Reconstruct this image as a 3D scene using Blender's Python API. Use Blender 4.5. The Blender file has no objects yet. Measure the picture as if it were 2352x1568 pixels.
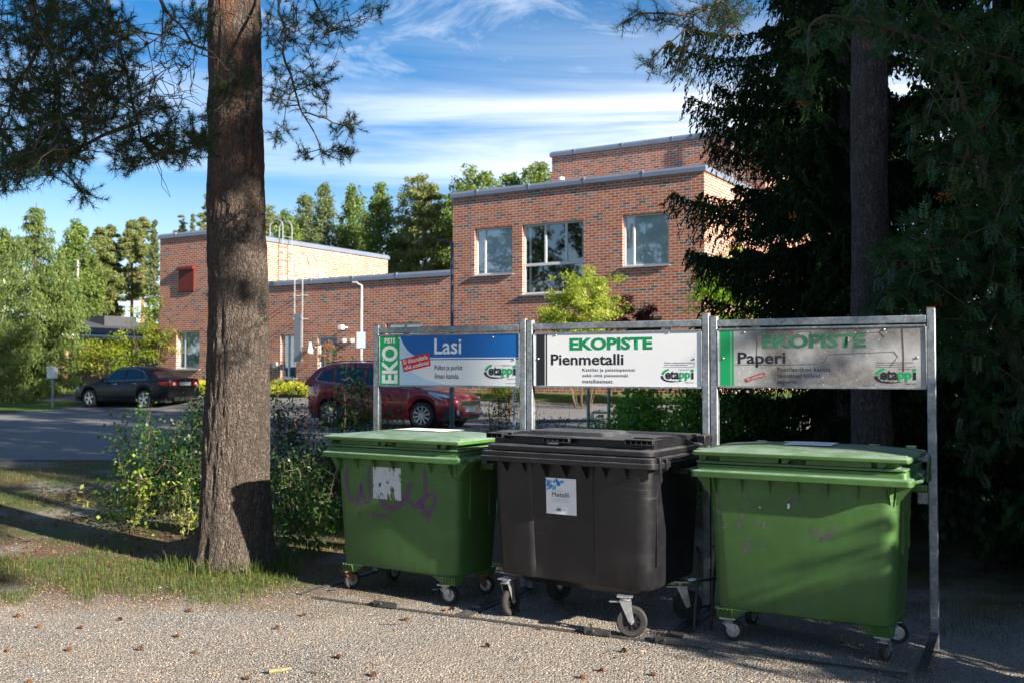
import bpy, bmesh, math, random
import numpy as np
from mathutils import Vector, Matrix, noise as mnoise
R = math.radians
rng = np.random.default_rng(7)
random.seed(7)
SC = bpy.context.scene
COL = SC.collection

# ------------------------------------------------------------------ camera, sky, sun, exposure
H = 1.7                                   # eye height
F = 2287.0                                # focal length in pixels of a 2352 px wide frame (35 mm lens)
HZ = 850.0                                # row of the horizon in that frame
cam_d = bpy.data.cameras.new('camera'); cam = bpy.data.objects.new('camera', cam_d); COL.objects.link(cam)
cam_d.lens = 35.0; cam_d.sensor_width = 36.0; cam_d.clip_end = 3000.0; cam_d.clip_start = 0.05
cam.location = (0, 0, H); cam.rotation_euler = (R(90 + 1.655), 0, 0)
cam_d.dof.use_dof = True; cam_d.dof.focus_distance = 6.9; cam_d.dof.aperture_fstop = 3.4
SC.camera = cam
SUN_H = Vector((0.79, -0.613, 0)).normalized()   # horizontal direction towards the sun
SUN_EL = R(23.0)
sun_d = bpy.data.lights.new('sun', 'SUN'); sun_d.energy = 5.0; sun_d.angle = R(0.5); sun_d.color = (1.0, 0.90, 0.76)
sun = bpy.data.objects.new('sun', sun_d); COL.objects.link(sun)
sdir = Vector((SUN_H.x * math.cos(SUN_EL), SUN_H.y * math.cos(SUN_EL), math.sin(SUN_EL)))
sun.rotation_euler = sdir.to_track_quat('Z', 'Y').to_euler(); sun.location = (20, -18, 25)
SC.view_settings.view_transform = 'Standard'; SC.view_settings.look = 'None'
SC.view_settings.exposure = 1.66; SC.view_settings.gamma = 1.0
SC.cycles.max_bounces = 6; SC.cycles.transparent_max_bounces = 6
SC.cycles.use_denoising = True

class NT:
    """small helper round a node tree"""
    def __init__(s, nt): s.nt = nt; s.n = nt.nodes; s.l = nt.links
    def add(s, t, **kw):
        nd = s.n.new(t)
        for k, v in kw.items():
            if k == 'ins':
                for kk, vv in v.items():
                    if isinstance(vv, bpy.types.NodeSocket): s.l.new(vv, nd.inputs[kk])
                    else: nd.inputs[kk].default_value = vv
            else: setattr(nd, k, v)
        return nd
    def link(s, a, b): s.l.new(a, b)
    def math(s, op, a, b=None, c=None, clamp=False):
        nd = s.n.new('ShaderNodeMath'); nd.operation = op; nd.use_clamp = clamp
        for i, v in enumerate((a, b, c)):
            if v is None: continue
            if isinstance(v, bpy.types.NodeSocket): s.l.new(v, nd.inputs[i])
            else: nd.inputs[i].default_value = v
        return nd.outputs[0]
    def noise(s, vec, scale, detail=4, rough=0.55, dist=0.0):
        nd = s.n.new('ShaderNodeTexNoise'); nd.inputs['Scale'].default_value = scale
        nd.inputs['Detail'].default_value = detail; nd.inputs['Roughness'].default_value = rough
        nd.inputs['Distortion'].default_value = dist
        if vec is not None: s.l.new(vec, nd.inputs['Vector'])
        return nd.outputs['Fac']
    def vor(s, vec, scale, feature='F1', out='Distance', rand=1.0):
        nd = s.n.new('ShaderNodeTexVoronoi'); nd.feature = feature; nd.inputs['Scale'].default_value = scale
        nd.inputs['Randomness'].default_value = rand
        if vec is not None: s.l.new(vec, nd.inputs['Vector'])
        return nd.outputs[out]
    def ramp(s, fac, stops, interp='LINEAR'):
        nd = s.n.new('ShaderNodeValToRGB'); cr = nd.color_ramp; cr.interpolation = interp
        while len(cr.elements) > 1: cr.elements.remove(cr.elements[-1])
        for i, (p, c) in enumerate(stops):
            e = cr.elements[0] if i == 0 else cr.elements.new(p)
            e.position = p
            if not isinstance(c, (tuple, list)): c = (c, c, c)
            e.color = (c[0], c[1], c[2], 1)
        s.l.new(fac, nd.inputs[0]); return nd.outputs['Color']
    def mix(s, fac, a, b, blend='MIX'):
        nd = s.n.new('ShaderNodeMix'); nd.data_type = 'RGBA'; nd.blend_type = blend
        for sock, v in ((nd.inputs[0], fac), (nd.inputs[6], a), (nd.inputs[7], b)):
            if isinstance(v, bpy.types.NodeSocket): s.l.new(v, sock)
            elif isinstance(v, (tuple, list)): sock.default_value = (v[0], v[1], v[2], 1)
            else: sock.default_value = v
        return nd.outputs[2]
    def mapping(s, vec, scale=(1, 1, 1), rot=(0, 0, 0), loc=(0, 0, 0)):
        nd = s.n.new('ShaderNodeMapping'); nd.inputs['Scale'].default_value = scale
        nd.inputs['Rotation'].default_value = rot; nd.inputs['Location'].default_value = loc
        s.l.new(vec, nd.inputs['Vector']); return nd.outputs[0]

W = bpy.data.worlds.new('World'); SC.world = W; W.use_nodes = True
w = NT(W.node_tree); w.n.clear()
wo = w.add('ShaderNodeOutputWorld'); bg = w.add('ShaderNodeBackground')
sky = w.add('ShaderNodeTexSky', sky_type='NISHITA'); sky.sun_disc = False
sky.sun_elevation = SUN_EL; sky.sun_rotation = math.atan2(SUN_H.x, SUN_H.y)
sky.air_density = 1.0; sky.dust_density = 0.15; sky.ozone_density = 3.5; sky.altitude = 400
tc = w.add('ShaderNodeTexCoord'); D = tc.outputs['Generated']
sep = w.add('ShaderNodeSeparateXYZ', ins={0: D})
el = sep.outputs['Z']
az = w.math('ARCTAN2', sep.outputs['X'], sep.outputs['Y'])
cv = w.add('ShaderNodeCombineXYZ', ins={0: az, 1: el, 2: 0.0}).outputs[0]
# long level bands low in the sky
bands = w.noise(w.mapping(cv, (1.9, 22, 1), (0, 0, R(-2)), (3.1, 0.35, 0)), 1.0, 9, 0.62, 0.7)
env = w.ramp(el, [(0.0, 0.35), (0.12, 0.22), (0.172, 0.30), (0.195, 0.95), (0.258, 1.0), (0.285, 0.35), (0.34, 0.12), (0.6, 0.1)])
azr = w.ramp(w.math('ADD', w.math('MULTIPLY', az, 0.8), 0.5), [(0.0, 0.35), (0.36, 0.45), (0.55, 0.9), (0.74, 1.2), (1.0, 1.0)])
cl1 = w.math('MULTIPLY', w.math('MULTIPLY', w.ramp(bands, [(0.26, 0.0), (0.60, 1.0)]), env), azr, clamp=True)
# slanting wisps of cirrus high up
v2 = w.mapping(cv, (3.2, 11, 1), (0, 0, R(24)), (0.4, 1.7, 0))
wis = w.noise(v2, 1.6, 12, 0.68, 0.9)
wenv = w.ramp(el, [(0.20, 0.0), (0.27, 0.55), (0.36, 0.62), (0.6, 0.5)])
cl2 = w.math('MULTIPLY', w.ramp(wis, [(0.45, 0.0), (0.74, 1.0)]), wenv)
# a soft bright streak near the horizon at the left
hz = w.ramp(el, [(0.0, 0.85), (0.08, 0.62), (0.15, 0.34), (0.2, 0.10), (0.3, 0.0)])
cl = w.math('MAXIMUM', w.math('MAXIMUM', cl1, cl2), w.math('MULTIPLY', hz, 0.8))
hs = w.add('ShaderNodeHueSaturation', ins={'Saturation': 1.45, 'Value': 1.15, 'Color': sky.outputs[0]})
skc = w.mix(w.math('MULTIPLY', cl, 0.93), hs.outputs[0], (10.6, 11.2, 12.0))
w.link(skc, bg.inputs['Color']); bg.inputs['Strength'].default_value = 0.042
w.link(bg.outputs[0], wo.inputs[0])

# ------------------------------------------------------------------ helpers
def tag(o, label=None, cat=None, group=None, kind=None):
    if label: o['label'] = label
    if cat: o['category'] = cat
    if group: o['group'] = group
    if kind: o['kind'] = kind
    return o
def thing(name, label, cat, loc=(0, 0, 0), rz=0.0, group=None):
    o = bpy.data.objects.new(name, None); COL.objects.link(o); o.empty_display_size = 0.1
    o.location = loc; o.rotation_euler = (0, 0, rz)
    return tag(o, label, cat, group)
def mesh_np(name, V, nf, npv, idx, mats, parent=None, smooth=False, uv=None, var=None, mi=None):
    """V (n,3); nf faces, npv loops per face (int or array), idx flat loop vertex indices"""
    me = bpy.data.meshes.new(name)
    V = np.asarray(V, dtype=np.float32)
    me.vertices.add(len(V)); me.vertices.foreach_set('co', V.ravel())
    idx = np.asarray(idx, dtype=np.int32)
    me.loops.add(len(idx)); me.loops.foreach_set('vertex_index', idx)
    tot = np.full(nf, npv, dtype=np.int32) if np.isscalar(npv) else np.asarray(npv, dtype=np.int32)
    st = np.concatenate(([0], np.cumsum(tot)[:-1])).astype(np.int32) if nf else np.zeros(0, np.int32)
    me.polygons.add(nf); me.polygons.foreach_set('loop_start', st)
    try: me.polygons.foreach_set('loop_total', tot)
    except Exception: pass
    if smooth: me.polygons.foreach_set('use_smooth', np.ones(nf, dtype=bool))
    if mi is not None: me.polygons.foreach_set('material_index', np.asarray(mi, dtype=np.int32))
    if uv is not None:
        l = me.uv_layers.new(name='UVMap'); l.data.foreach_set('uv', np.asarray(uv, dtype=np.float32).ravel())
    if var is not None:
        a = me.attributes.new('var', 'FLOAT', 'FACE'); a.data.foreach_set('value', np.asarray(var, dtype=np.float32))
    me.update(calc_edges=True); me.validate()
    for m in (mats if isinstance(mats, (list, tuple)) else [mats]): me.materials.append(m)
    o = bpy.data.objects.new(name, me); COL.objects.link(o)
    if parent is not None: o.parent = parent
    return o
class MB:
    """collects shapes, then links them as ONE mesh object"""
    def __init__(s): s.v = []; s.f = []; s.m = []; s.sm = []; s.cur = 0; s.M = None
    def _add(s, vs, fs, smooth=False):
        b = len(s.v)
        if s.M is not None: vs = [tuple(s.M @ Vector(v)) for v in vs]
        s.v += [tuple(v) for v in vs]; s.f += [tuple(i + b for i in f) for f in fs]
        s.m += [s.cur] * len(fs); s.sm += [smooth] * len(fs)
    def box(s, x0, x1, y0, y1, z0, z1):
        s._add([(x0, y0, z0), (x1, y0, z0), (x1, y1, z0), (x0, y1, z0), (x0, y0, z1), (x1, y0, z1), (x1, y1, z1), (x0, y1, z1)],
               [(0, 3, 2, 1), (4, 5, 6, 7), (0, 1, 5, 4), (1, 2, 6, 5), (2, 3, 7, 6), (3, 0, 4, 7)]); return s
    def bar(s, a, b, wd, ht, up=(0, 0, 1)):
        a = Vector(a); b = Vector(b); d = (b - a).normalized(); u = Vector(up)
        if abs(d.dot(u)) > 0.98: u = Vector((0, 1, 0))
        x = d.cross(u).normalized(); z = x.cross(d).normalized(); vs = []
        for p in (a, b):
            for sx, sz in ((-1, -1), (1, -1), (1, 1), (-1, 1)): vs.append(p + x * (wd / 2 * sx) + z * (ht / 2 * sz))
        s._add(vs, [(0, 1, 2, 3), (7, 6, 5, 4), (0, 4, 5, 1), (1, 5, 6, 2), (2, 6, 7, 3), (3, 7, 4, 0)]); return s
    def tube(s, pts, r, n=8, cap=True):
        pts = [Vector(p) for p in pts]; k = len(pts)
        rs = [r] * k if not hasattr(r, '__len__') else list(r)
        vs = []; fs = []; prev = None
        for i, p in enumerate(pts):
            d = (pts[min(i + 1, k - 1)] - pts[max(i - 1, 0)]).normalized()
            if prev is None:
                u = Vector((0, 0, 1)) if abs(d.z) < 0.9 else Vector((1, 0, 0))
                x = d.cross(u).normalized()
            else: x = (prev - d * prev.dot(d)).normalized()
            prev = x; y = d.cross(x)
            for j in range(n):
                a = 2 * math.pi * j / n; vs.append(p + (x * math.cos(a) + y * math.sin(a)) * rs[i])
        for i in range(k - 1):
            for j in range(n):
                a = i * n + j; b = i * n + (j + 1) % n; fs.append((a, b, b + n, a + n))
        if cap: fs.append(tuple(range(n))[::-1]); fs.append(tuple((k - 1) * n + j for j in range(n)))
        s._add(vs, fs, True); return s
    def loft(s, loops, cap0=True, cap1=True, smooth=True, closed=True):
        n = len(loops[0]); vs = [p for L in loops for p in L]; fs = []
        for i in range(len(loops) - 1):
            for j in range(n if closed else n - 1):
                a = i * n + j; b = i * n + (j + 1) % n; fs.append((a, b, b + n, a + n))
        if cap0: fs.append(tuple(range(n))[::-1])
        if cap1: fs.append(tuple((len(loops) - 1) * n + j for j in range(n)))
        s._add(vs, fs, smooth); return s
    def prism(s, poly, axis, a, b):
        """polygon (2-D) pushed along an axis from a to b"""
        def P(q, t):
            return {'x': (t, q[0], q[1]), 'y': (q[0], t, q[1]), 'z': (q[0], q[1], t)}[axis]
        n = len(poly); vs = [P(q, a) for q in poly] + [P(q, b) for q in poly]
        s._add(vs, [tuple(range(n))[::-1], tuple(range(n, 2 * n))] + [(j, (j + 1) % n, n + (j + 1) % n, n + j) for j in range(n)]); return s
    def lathe(s, prof, c=(0, 0, 0), axis='z', n=24):
        """profile of (radius, height)"""
        vs = []; fs = []; k = len(prof); c = Vector(c)
        for (r, h) in prof:
            for j in range(n):
                a = 2 * math.pi * j / n; u, v = r * math.cos(a), r * math.sin(a)
                vs.append(c + Vector({'z': (u, v, h), 'y': (u, h, v), 'x': (h, u, v)}[axis]))
        for i in range(k - 1):
            for j in range(n):
                a = i * n + j; b = i * n + (j + 1) % n; fs.append((a, b, b + n, a + n))
        s._add(vs, fs, True); return s
    def quad(s, *p): s._add(p, [tuple(range(len(p)))]); return s
    def grid(s, fn, us, vs_, smooth=True):
        pts = [fn(u, v) for v in vs_ for u in us]; nu = len(us); fs = []
        for j in range(len(vs_) - 1):
            for i in range(nu - 1):
                a = j * nu + i; fs.append((a, a + 1, a + 1 + nu, a + nu))
        s._add(pts, fs, smooth); return s
    def build(s, name, mats, parent=None, bevel=0, seg=2, fix=True, uvbox=False, solid=0):
        me = bpy.data.meshes.new(name); me.from_pydata(s.v, [], s.f)
        for m in (mats if isinstance(mats, (list, tuple)) else [mats]): me.materials.append(m)
        me.polygons.foreach_set('material_index', s.m); me.polygons.foreach_set('use_smooth', s.sm)
        if fix:
            bm = bmesh.new(); bm.from_mesh(me); bmesh.ops.recalc_face_normals(bm, faces=bm.faces); bm.to_mesh(me); bm.free()
        if uvbox: box_uv(me)
        o = bpy.data.objects.new(name, me); COL.objects.link(o)
        if parent is not None: o.parent = parent
        if bevel:
            b = o.modifiers.new('bevel', 'BEVEL'); b.width = bevel; b.segments = seg; b.limit_method = 'ANGLE'; b.angle_limit = R(38)
            b.harden_normals = False
        if any(s.sm) or bevel:
            me.set_sharp_from_angle(angle=R(42))
        return o
def box_uv(me):
    """UVs in metres, from the local axes the face lies along"""
    l = me.uv_layers.new(name='UVMap')
    for p in me.polygons:
        n = p.normal
        for li in p.loop_indices:
            c = me.vertices[me.loops[li].vertex_index].co
            if abs(n.z) > 0.7: uv = (c.x, c.y)
            elif abs(n.x) > abs(n.y): uv = (c.y, c.z)
            else: uv = (c.x, c.z)
            l.data[li].uv = uv
def sm(t): t = min(max(t, 0.0), 1.0); return t * t * (3 - 2 * t)
def gz(x, y):
    """height of the ground"""
    d = 0.52 * x + 0.854 * y
    z = 0.27 * sm((y - 9.2) / 6.3) + 0.68 * sm((d - 21.6) / 6.4)
    z -= 0.13 * sm((x - 2.15) / 0.7) * (1 - sm((y - 9) / 4)) * sm((y + 3) / 6)
    return z
def at(px, py, Y):
    """point at depth Y seen at a pixel of the 2352 px frame"""
    return Vector(((px - 1176) / F * Y, Y, H + (HZ - py) / F * Y))
def onground(px, Y): x = (px - 1176) / F * Y; return Vector((x, Y, gz(x, Y)))

# ------------------------------------------------------------------ materials
def mat(name):
    m = bpy.data.materials.new(name); m.use_nodes = True; t = NT(m.node_tree); t.n.clear()
    t.out = t.add('ShaderNodeOutputMaterial'); t.m = m
    return t
def prin(t, col, rough=0.6, metal=0.0, spec=0.5, bump=None, bs=0.3, bd=0.01, **kw):
    p = t.add('ShaderNodeBsdfPrincipled')
    for k, v in (('Base Color', col), ('Roughness', rough), ('Metallic', metal), ('Specular IOR Level', spec)):
        if isinstance(v, bpy.types.NodeSocket): t.link(v, p.inputs[k])
        elif isinstance(v, (tuple, list)): p.inputs[k].default_value = (v[0], v[1], v[2], 1)
        else: p.inputs[k].default_value = v
    for k, v in kw.items():
        k = k.replace('_', ' ')
        if isinstance(v, bpy.types.NodeSocket): t.link(v, p.inputs[k])
        else: p.inputs[k].default_value = v
    if bump is not None:
        b = t.add('ShaderNodeBump', ins={'Height': bump, 'Strength': bs, 'Distance': bd}); t.link(b.outputs[0], p.inputs['Normal'])
    t.link(p.outputs[0], t.out.inputs[0]); return p
def objc(t): return t.add('ShaderNodeTexCoord').outputs['Object']
def simple(name, col, rough=0.6, metal=0.0, spec=0.5, vary=0.15, sc=6.0):
    t = mat(name); n = t.noise(objc(t), sc, 5)
    c = t.mix(t.ramp(n, [(0.3, 0.0), (0.7, 1.0)]), tuple(x * (1 - vary) for x in col), tuple(min(1, x * (1 + vary)) for x in col))
    prin(t, c, rough, metal, spec); return t.m
def leafmat(name, c1, c2, c3=None, trans=0.35, rough=0.55, spec=0.35):
    t = mat(name); a = t.add('ShaderNodeAttribute', attribute_name='var').outputs['Fac']
    st = [(0.0, c1), (0.75, c2)] + ([(1.0, c3)] if c3 else [])
    c = t.ramp(a, st)
    g = t.add('ShaderNodeNewGeometry').outputs['Position']
    n = t.noise(g, 2.2, 3)
    c = t.mix(t.ramp(n, [(0.35, 0.0), (0.7, 0.35)]), c, tuple(x * 0.72 for x in c1))
    p = t.add('ShaderNodeBsdfPrincipled', ins={'Base Color': c, 'Roughness': rough, 'Specular IOR Level': spec})
    tr = t.add('ShaderNodeBsdfTranslucent', ins={'Color': t.mix(0.5, c, (c2[0] * 1.5, c2[1] * 1.6, c2[2] * 0.5))})
    mx = t.add('ShaderNodeMixShader', ins={0: trans, 1: p.outputs[0], 2: tr.outputs[0]})
    t.link(mx.outputs[0], t.out.inputs[0]); return t.m

def brick_mat(name, tint=1.0):
    t = mat(name); uv = t.add('ShaderNodeTexCoord').outputs['UV']
    b = t.add('ShaderNodeTexBrick', offset=0.5, ins={'Vector': uv, 'Scale': 1.0, 'Mortar Size': 0.0095, 'Mortar Smooth': 0.35,
              'Bias': 0.0, 'Brick Width': 0.262, 'Row Height': 0.0833, 'Color1': (0, 0, 0, 1), 'Color2': (1, 1, 1, 1), 'Mortar': (0.5, 0.5, 0.5, 1)})
    c = t.ramp(b.outputs['Color'], [(0.0, (0.13, 0.095, 0.08)), (0.12, (0.11, 0.085, 0.075)), (0.15, (0.29, 0.085, 0.042)), (0.35, (0.36, 0.105, 0.048)),
                                   (0.6, (0.42, 0.120, 0.050)), (0.8, (0.38, 0.145, 0.080)), (1.0, (0.46, 0.145, 0.060))])
    # burnt ends: a finer cell pattern darkens parts of bricks
    n1 = t.noise(t.mapping(uv, (7, 11, 1)), 1.0, 3)
    c = t.mix(t.ramp(n1, [(0.62, 0.0), (0.74, 0.75)]), c, (0.11, 0.095, 0.082))
    n2 = t.noise(uv, 0.9, 5, 0.6)
    # lime bloom left on the face
    lime = t.ramp(t.noise(t.mapping(uv, (1.6, 4.5, 1)), 1.6, 6, 0.65), [(0.48, 0.0), (0.76, 0.5)])
    c = t.mix(lime, c, (0.46, 0.40, 0.35))
    mort = t.mix(t.ramp(n2, [(0.35, 0.0), (0.65, 1.0)]), (0.54, 0.50, 0.46), (0.74, 0.69, 0.63))
    c = t.mix(b.outputs['Fac'], c, mort)
    h = t.math('SUBTRACT', t.math('MULTIPLY', t.noise(uv, 60, 3), 0.35), b.outputs['Fac'])
    prin(t, c, 0.85, bump=h, bs=0.55, bd=0.008, spec=0.25); return t.m

def bark_mat(name, dark=(0.045, 0.034, 0.028), lite=(0.19, 0.155, 0.13), orange=True, z0=3.2, z1=5.2, sc=1.0):
    t = mat(name); o = objc(t)
    m = t.mapping(o, (9 * sc, 9 * sc, 1.9 * sc)); ns = t.math('MULTIPLY', t.noise(o, 9.0, 5, 0.65), 1.9)
    wv = t.add('ShaderNodeVectorMath', operation='ADD', ins={0: m, 1: t.add('ShaderNodeCombineXYZ', ins={0: ns, 1: ns, 2: t.math('MULTIPLY', ns, 2.0)}).outputs[0]}).outputs[0]
    v1 = t.vor(wv, 1.7, 'DISTANCE_TO_EDGE'); v2 = t.vor(t.mapping(o, (34 * sc, 34 * sc, 13 * sc)), 1.3, 'DISTANCE_TO_EDGE')
    hh = t.math('ADD', t.ramp(v1, [(0.0, 0.15), (0.12, 0.6), (0.4, 1.0)]), t.math('MULTIPLY', t.ramp(v2, [(0.0, 0.0), (0.3, 1.0)]), 0.45))
    hh = t.math('ADD', hh, t.math('MULTIPLY', t.noise(o, 60, 4), 0.3))
    plate = t.mix(t.noise(o, 7, 4), tuple(x * 0.62 for x in lite), lite)
    plate = t.mix(t.ramp(t.vor(t.mapping(o, (30, 30, 12)), 1.3, 'F1', 'Color'), [(0.2, 0.0), (0.9, 0.5)]), plate, tuple(x * 0.55 for x in lite))
    c = t.mix(t.ramp(hh, [(0.25, 0.0), (0.85, 1.0)]), dark, plate)
    if orange:
        z = t.add('ShaderNodeSeparateXYZ', ins={0: o}).outputs['Z']
        zf = t.math('ADD', z, t.math('MULTIPLY', t.noise(o, 2.5, 4), 2.4))
        of = t.math('MULTIPLY', t.ramp(t.math('DIVIDE', t.math('SUBTRACT', zf, z0 - 0.2), z1 - z0), [(0.45, 0.0), (1.0, 1.0)]), t.ramp(t.noise(t.mapping(o, (5, 5, 1.6)), 2.0, 4), [(0.42, 0.0), (0.62, 1.0)]))
        c = t.mix(t.math('MULTIPLY', of, 0.42), c, (0.24, 0.085, 0.032))
        lich = t.ramp(t.noise(o, 28, 3, 0.6), [(0.63, 0.0), (0.70, 0.8)])
        lf = t.math('MULTIPLY', lich, t.ramp(t.noise(t.mapping(o, (1, 1, 0.4)), 1.3, 2), [(0.45, 0.0), (0.62, 1.0)]))
        c = t.mix(lf, c, (0.24, 0.30, 0.20))
    prin(t, c, 0.92, bump=hh, bs=1.0, bd=0.04 / sc, spec=0.2); return t.m

M = {}
M['brick'] = brick_mat('brick')
M['bark'] = bark_mat('pine_bark', (0.04, 0.031, 0.026), (0.175, 0.142, 0.120), sc=1.45)
M['bark2'] = bark_mat('dark_bark', (0.03, 0.025, 0.023), (0.20, 0.18, 0.175), False, sc=1.3)
M['twig'] = simple('twig', (0.085, 0.060, 0.042), 0.9, vary=0.3, sc=30)
M['stem'] = simple('stem', (0.10, 0.075, 0.045), 0.85, vary=0.3, sc=30)
M['coping'] = simple('roof_metal', (0.21, 0.245, 0.31), 0.38, 0.35, vary=0.08, sc=2)
M['white'] = simple('white_paint', (0.78, 0.78, 0.76), 0.5, vary=0.04)
M['wframe'] = simple('window_frame_paint', (0.66, 0.69, 0.71), 0.45, vary=0.05)
M['alu'] = simple('aluminium', (0.62, 0.63, 0.64), 0.35, 0.7, vary=0.06)
M['greymetal'] = simple('grey_metal', (0.24, 0.27, 0.31), 0.5, 0.2, vary=0.08)
M['lampgrey'] = simple('lamp_grey', (0.045, 0.065, 0.09), 0.45, 0.2, vary=0.1)
M['redpaint'] = simple('red_shutter', (0.13, 0.014, 0.009), 0.5, vary=0.1)
M['roofdark'] = simple('roof_felt', (0.045, 0.048, 0.055), 0.8, vary=0.2, sc=3)
M['concrete'] = simple('concrete', (0.36, 0.35, 0.33), 0.85, vary=0.15, sc=3)
M['blind'] = simple('roller_blind', (0.80, 0.88, 0.88), 0.8, vary=0.03)
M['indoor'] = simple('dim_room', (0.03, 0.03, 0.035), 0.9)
M['door'] = simple('door_grey', (0.20, 0.24, 0.28), 0.5, vary=0.05)
M['black'] = simple('black_plastic', (0.015, 0.015, 0.016), 0.5, vary=0.2)
M['rubber'] = simple('rubber', (0.022, 0.022, 0.023), 0.8, vary=0.3, sc=20)
M['chrome'] = simple('chrome', (0.62, 0.64, 0.68), 0.22, 1.0, vary=0.05)
M['rim'] = simple('wheel_metal', (0.55, 0.56, 0.58), 0.35, 0.8, vary=0.05)
M['zinc'] = simple('zinc_bracket', (0.42, 0.44, 0.46), 0.42, 0.8, vary=0.25, sc=18)
M['rust'] = simple('rusty_steel', (0.20, 0.10, 0.055), 0.8, 0.3, vary=0.4, sc=25)
M['footsteel'] = simple('weathered_flat_steel', (0.075, 0.07, 0.066), 0.7, 0.3, vary=0.4, sc=20)
M['paper'] = simple('paper', (0.82, 0.83, 0.84), 0.6, vary=0.03)
def flat(name, c, rough=0.5): M[name] = simple(name, c, rough, vary=0.03, sc=4)
flat('ink', (0.012, 0.013, 0.018)); flat('sgreen', (0.0, 0.36, 0.11)); flat('dgreen', (0.0, 0.24, 0.09)); flat('sblue', (0.0, 0.115, 0.42))
flat('lblue', (0.52, 0.68, 0.86)); flat('swhite', (0.80, 0.82, 0.84)); flat('sred', (0.68, 0.01, 0.012)); flat('faint', (0.45, 0.46, 0.47))
flat('leafblue', (0.02, 0.22, 0.62)); flat('bluesign', (0.05, 0.13, 0.38)); flat('yellow', (0.7, 0.45, 0.02)); flat('cyanp', (0.15, 0.45, 0.75))
flat('palesign', (0.30, 0.42, 0.68)); flat('redlamp', (0.35, 0.004, 0.008), 0.15); flat('plate', (0.6, 0.62, 0.62)); flat('lens', (0.55, 0.6, 0.66), 0.12)

def galv():
    t = mat('galvanised_steel'); o = objc(t)
    v = t.vor(t.mapping(o, (1, 1, 1)), 55, 'F1', 'Color')
    sp = t.add('ShaderNodeSeparateColor', ins={0: v}).outputs[0]
    c = t.ramp(sp, [(0.0, (0.22, 0.25, 0.275)), (1.0, (0.38, 0.42, 0.45))])
    st = t.ramp(t.noise(o, 7, 5, 0.6), [(0.42, 0.0), (0.75, 0.75)])
    c = t.mix(st, c, (0.12, 0.125, 0.13))
    c = t.mix(t.ramp(t.noise(o, 30, 4), [(0.60, 0.0), (0.75, 0.55)]), c, (0.50, 0.53, 0.55))
    r = t.ramp(t.noise(o, 16, 4), [(0.3, 0.34), (0.7, 0.62)])
    prin(t, c, r, 0.55, 0.5); return t.m
M['galv'] = galv()
def plastic(name, c, dust, rough=0.42):
    t = mat(name); o = objc(t)
    n = t.noise(o, 2.2, 6, 0.6); col = t.mix(t.ramp(n, [(0.3, 0.0), (0.7, 1.0)]), tuple(x * 0.78 for x in c), tuple(x * 1.2 for x in c))
    col = t.mix(t.ramp(t.noise(t.mapping(o, (13, 13, 0.9)), 1.0, 5, 0.6), [(0.52, 0.0), (0.75, 0.32)]), col, tuple(x * 0.45 + 0.012 for x in c))
    col = t.mix(t.ramp(t.noise(t.mapping(o, (1.5, 1.5, 3)), 1.7, 6, 0.65), [(0.5, 0.0), (0.78, 0.3)]), col, tuple(x * 1.3 + 0.03 for x in c))
    ge = t.add('ShaderNodeNewGeometry'); up = t.add('ShaderNodeSeparateXYZ', ins={0: ge.outputs['Normal']}).outputs['Z']
    du = t.math('MULTIPLY', t.ramp(up, [(0.35, 0.0), (0.9, 1.0)]), t.ramp(t.noise(o, 6, 6, 0.65), [(0.25, 0.1), (0.6, 0.9)]))
    col = t.mix(du, col, dust)
    # scuffs: thin level scratches, and pale splashes low down
    sc = t.ramp(t.noise(t.mapping(o, (2.2, 2.2, 70)), 1.2, 3, 0.5), [(0.60, 0.0), (0.72, 0.4)])
    col = t.mix(t.math('MULTIPLY', sc, t.ramp(t.noise(o, 2.7, 2), [(0.5, 0.0), (0.62, 1.0)])), col, tuple(min(1, x * 2.2 + 0.06) for x in c))
    spk = t.ramp(t.vor(o, 38, 'F1'), [(0.04, 0.5), (0.075, 0.0)])
    z = t.add('ShaderNodeSeparateXYZ', ins={0: o}).outputs['Z']
    col = t.mix(t.math('MULTIPLY', spk, t.ramp(z, [(0.3, 1.0), (0.75, 0.15)])), col, (0.32, 0.29, 0.25))
    low = t.math('MULTIPLY', t.ramp(z, [(0.2, 0.45), (0.55, 0.0)]), t.ramp(t.noise(t.mapping(o, (9, 9, 2)), 1.0, 5), [(0.4, 0.0), (0.7, 1.0)]))
    col = t.mix(low, col, tuple(x * 0.6 + 0.05 for x in c))
    rg = t.ramp(t.noise(o, 14, 5), [(0.3, rough - 0.06), (0.7, rough + 0.14)])
    h = t.math('ADD', t.noise(o, 220, 2), t.math('MULTIPLY', t.noise(o, 5, 2), 6.0))
    prin(t, col, rg, 0, 0.45, bump=h, bs=0.12, bd=0.004); return t.m
M['green'] = plastic('green_plastic', (0.050, 0.130, 0.030), (0.22, 0.30, 0.24))
M['dark'] = plastic('black_grey_plastic', (0.009, 0.009, 0.012), (0.085, 0.09, 0.095), 0.34)

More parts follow.
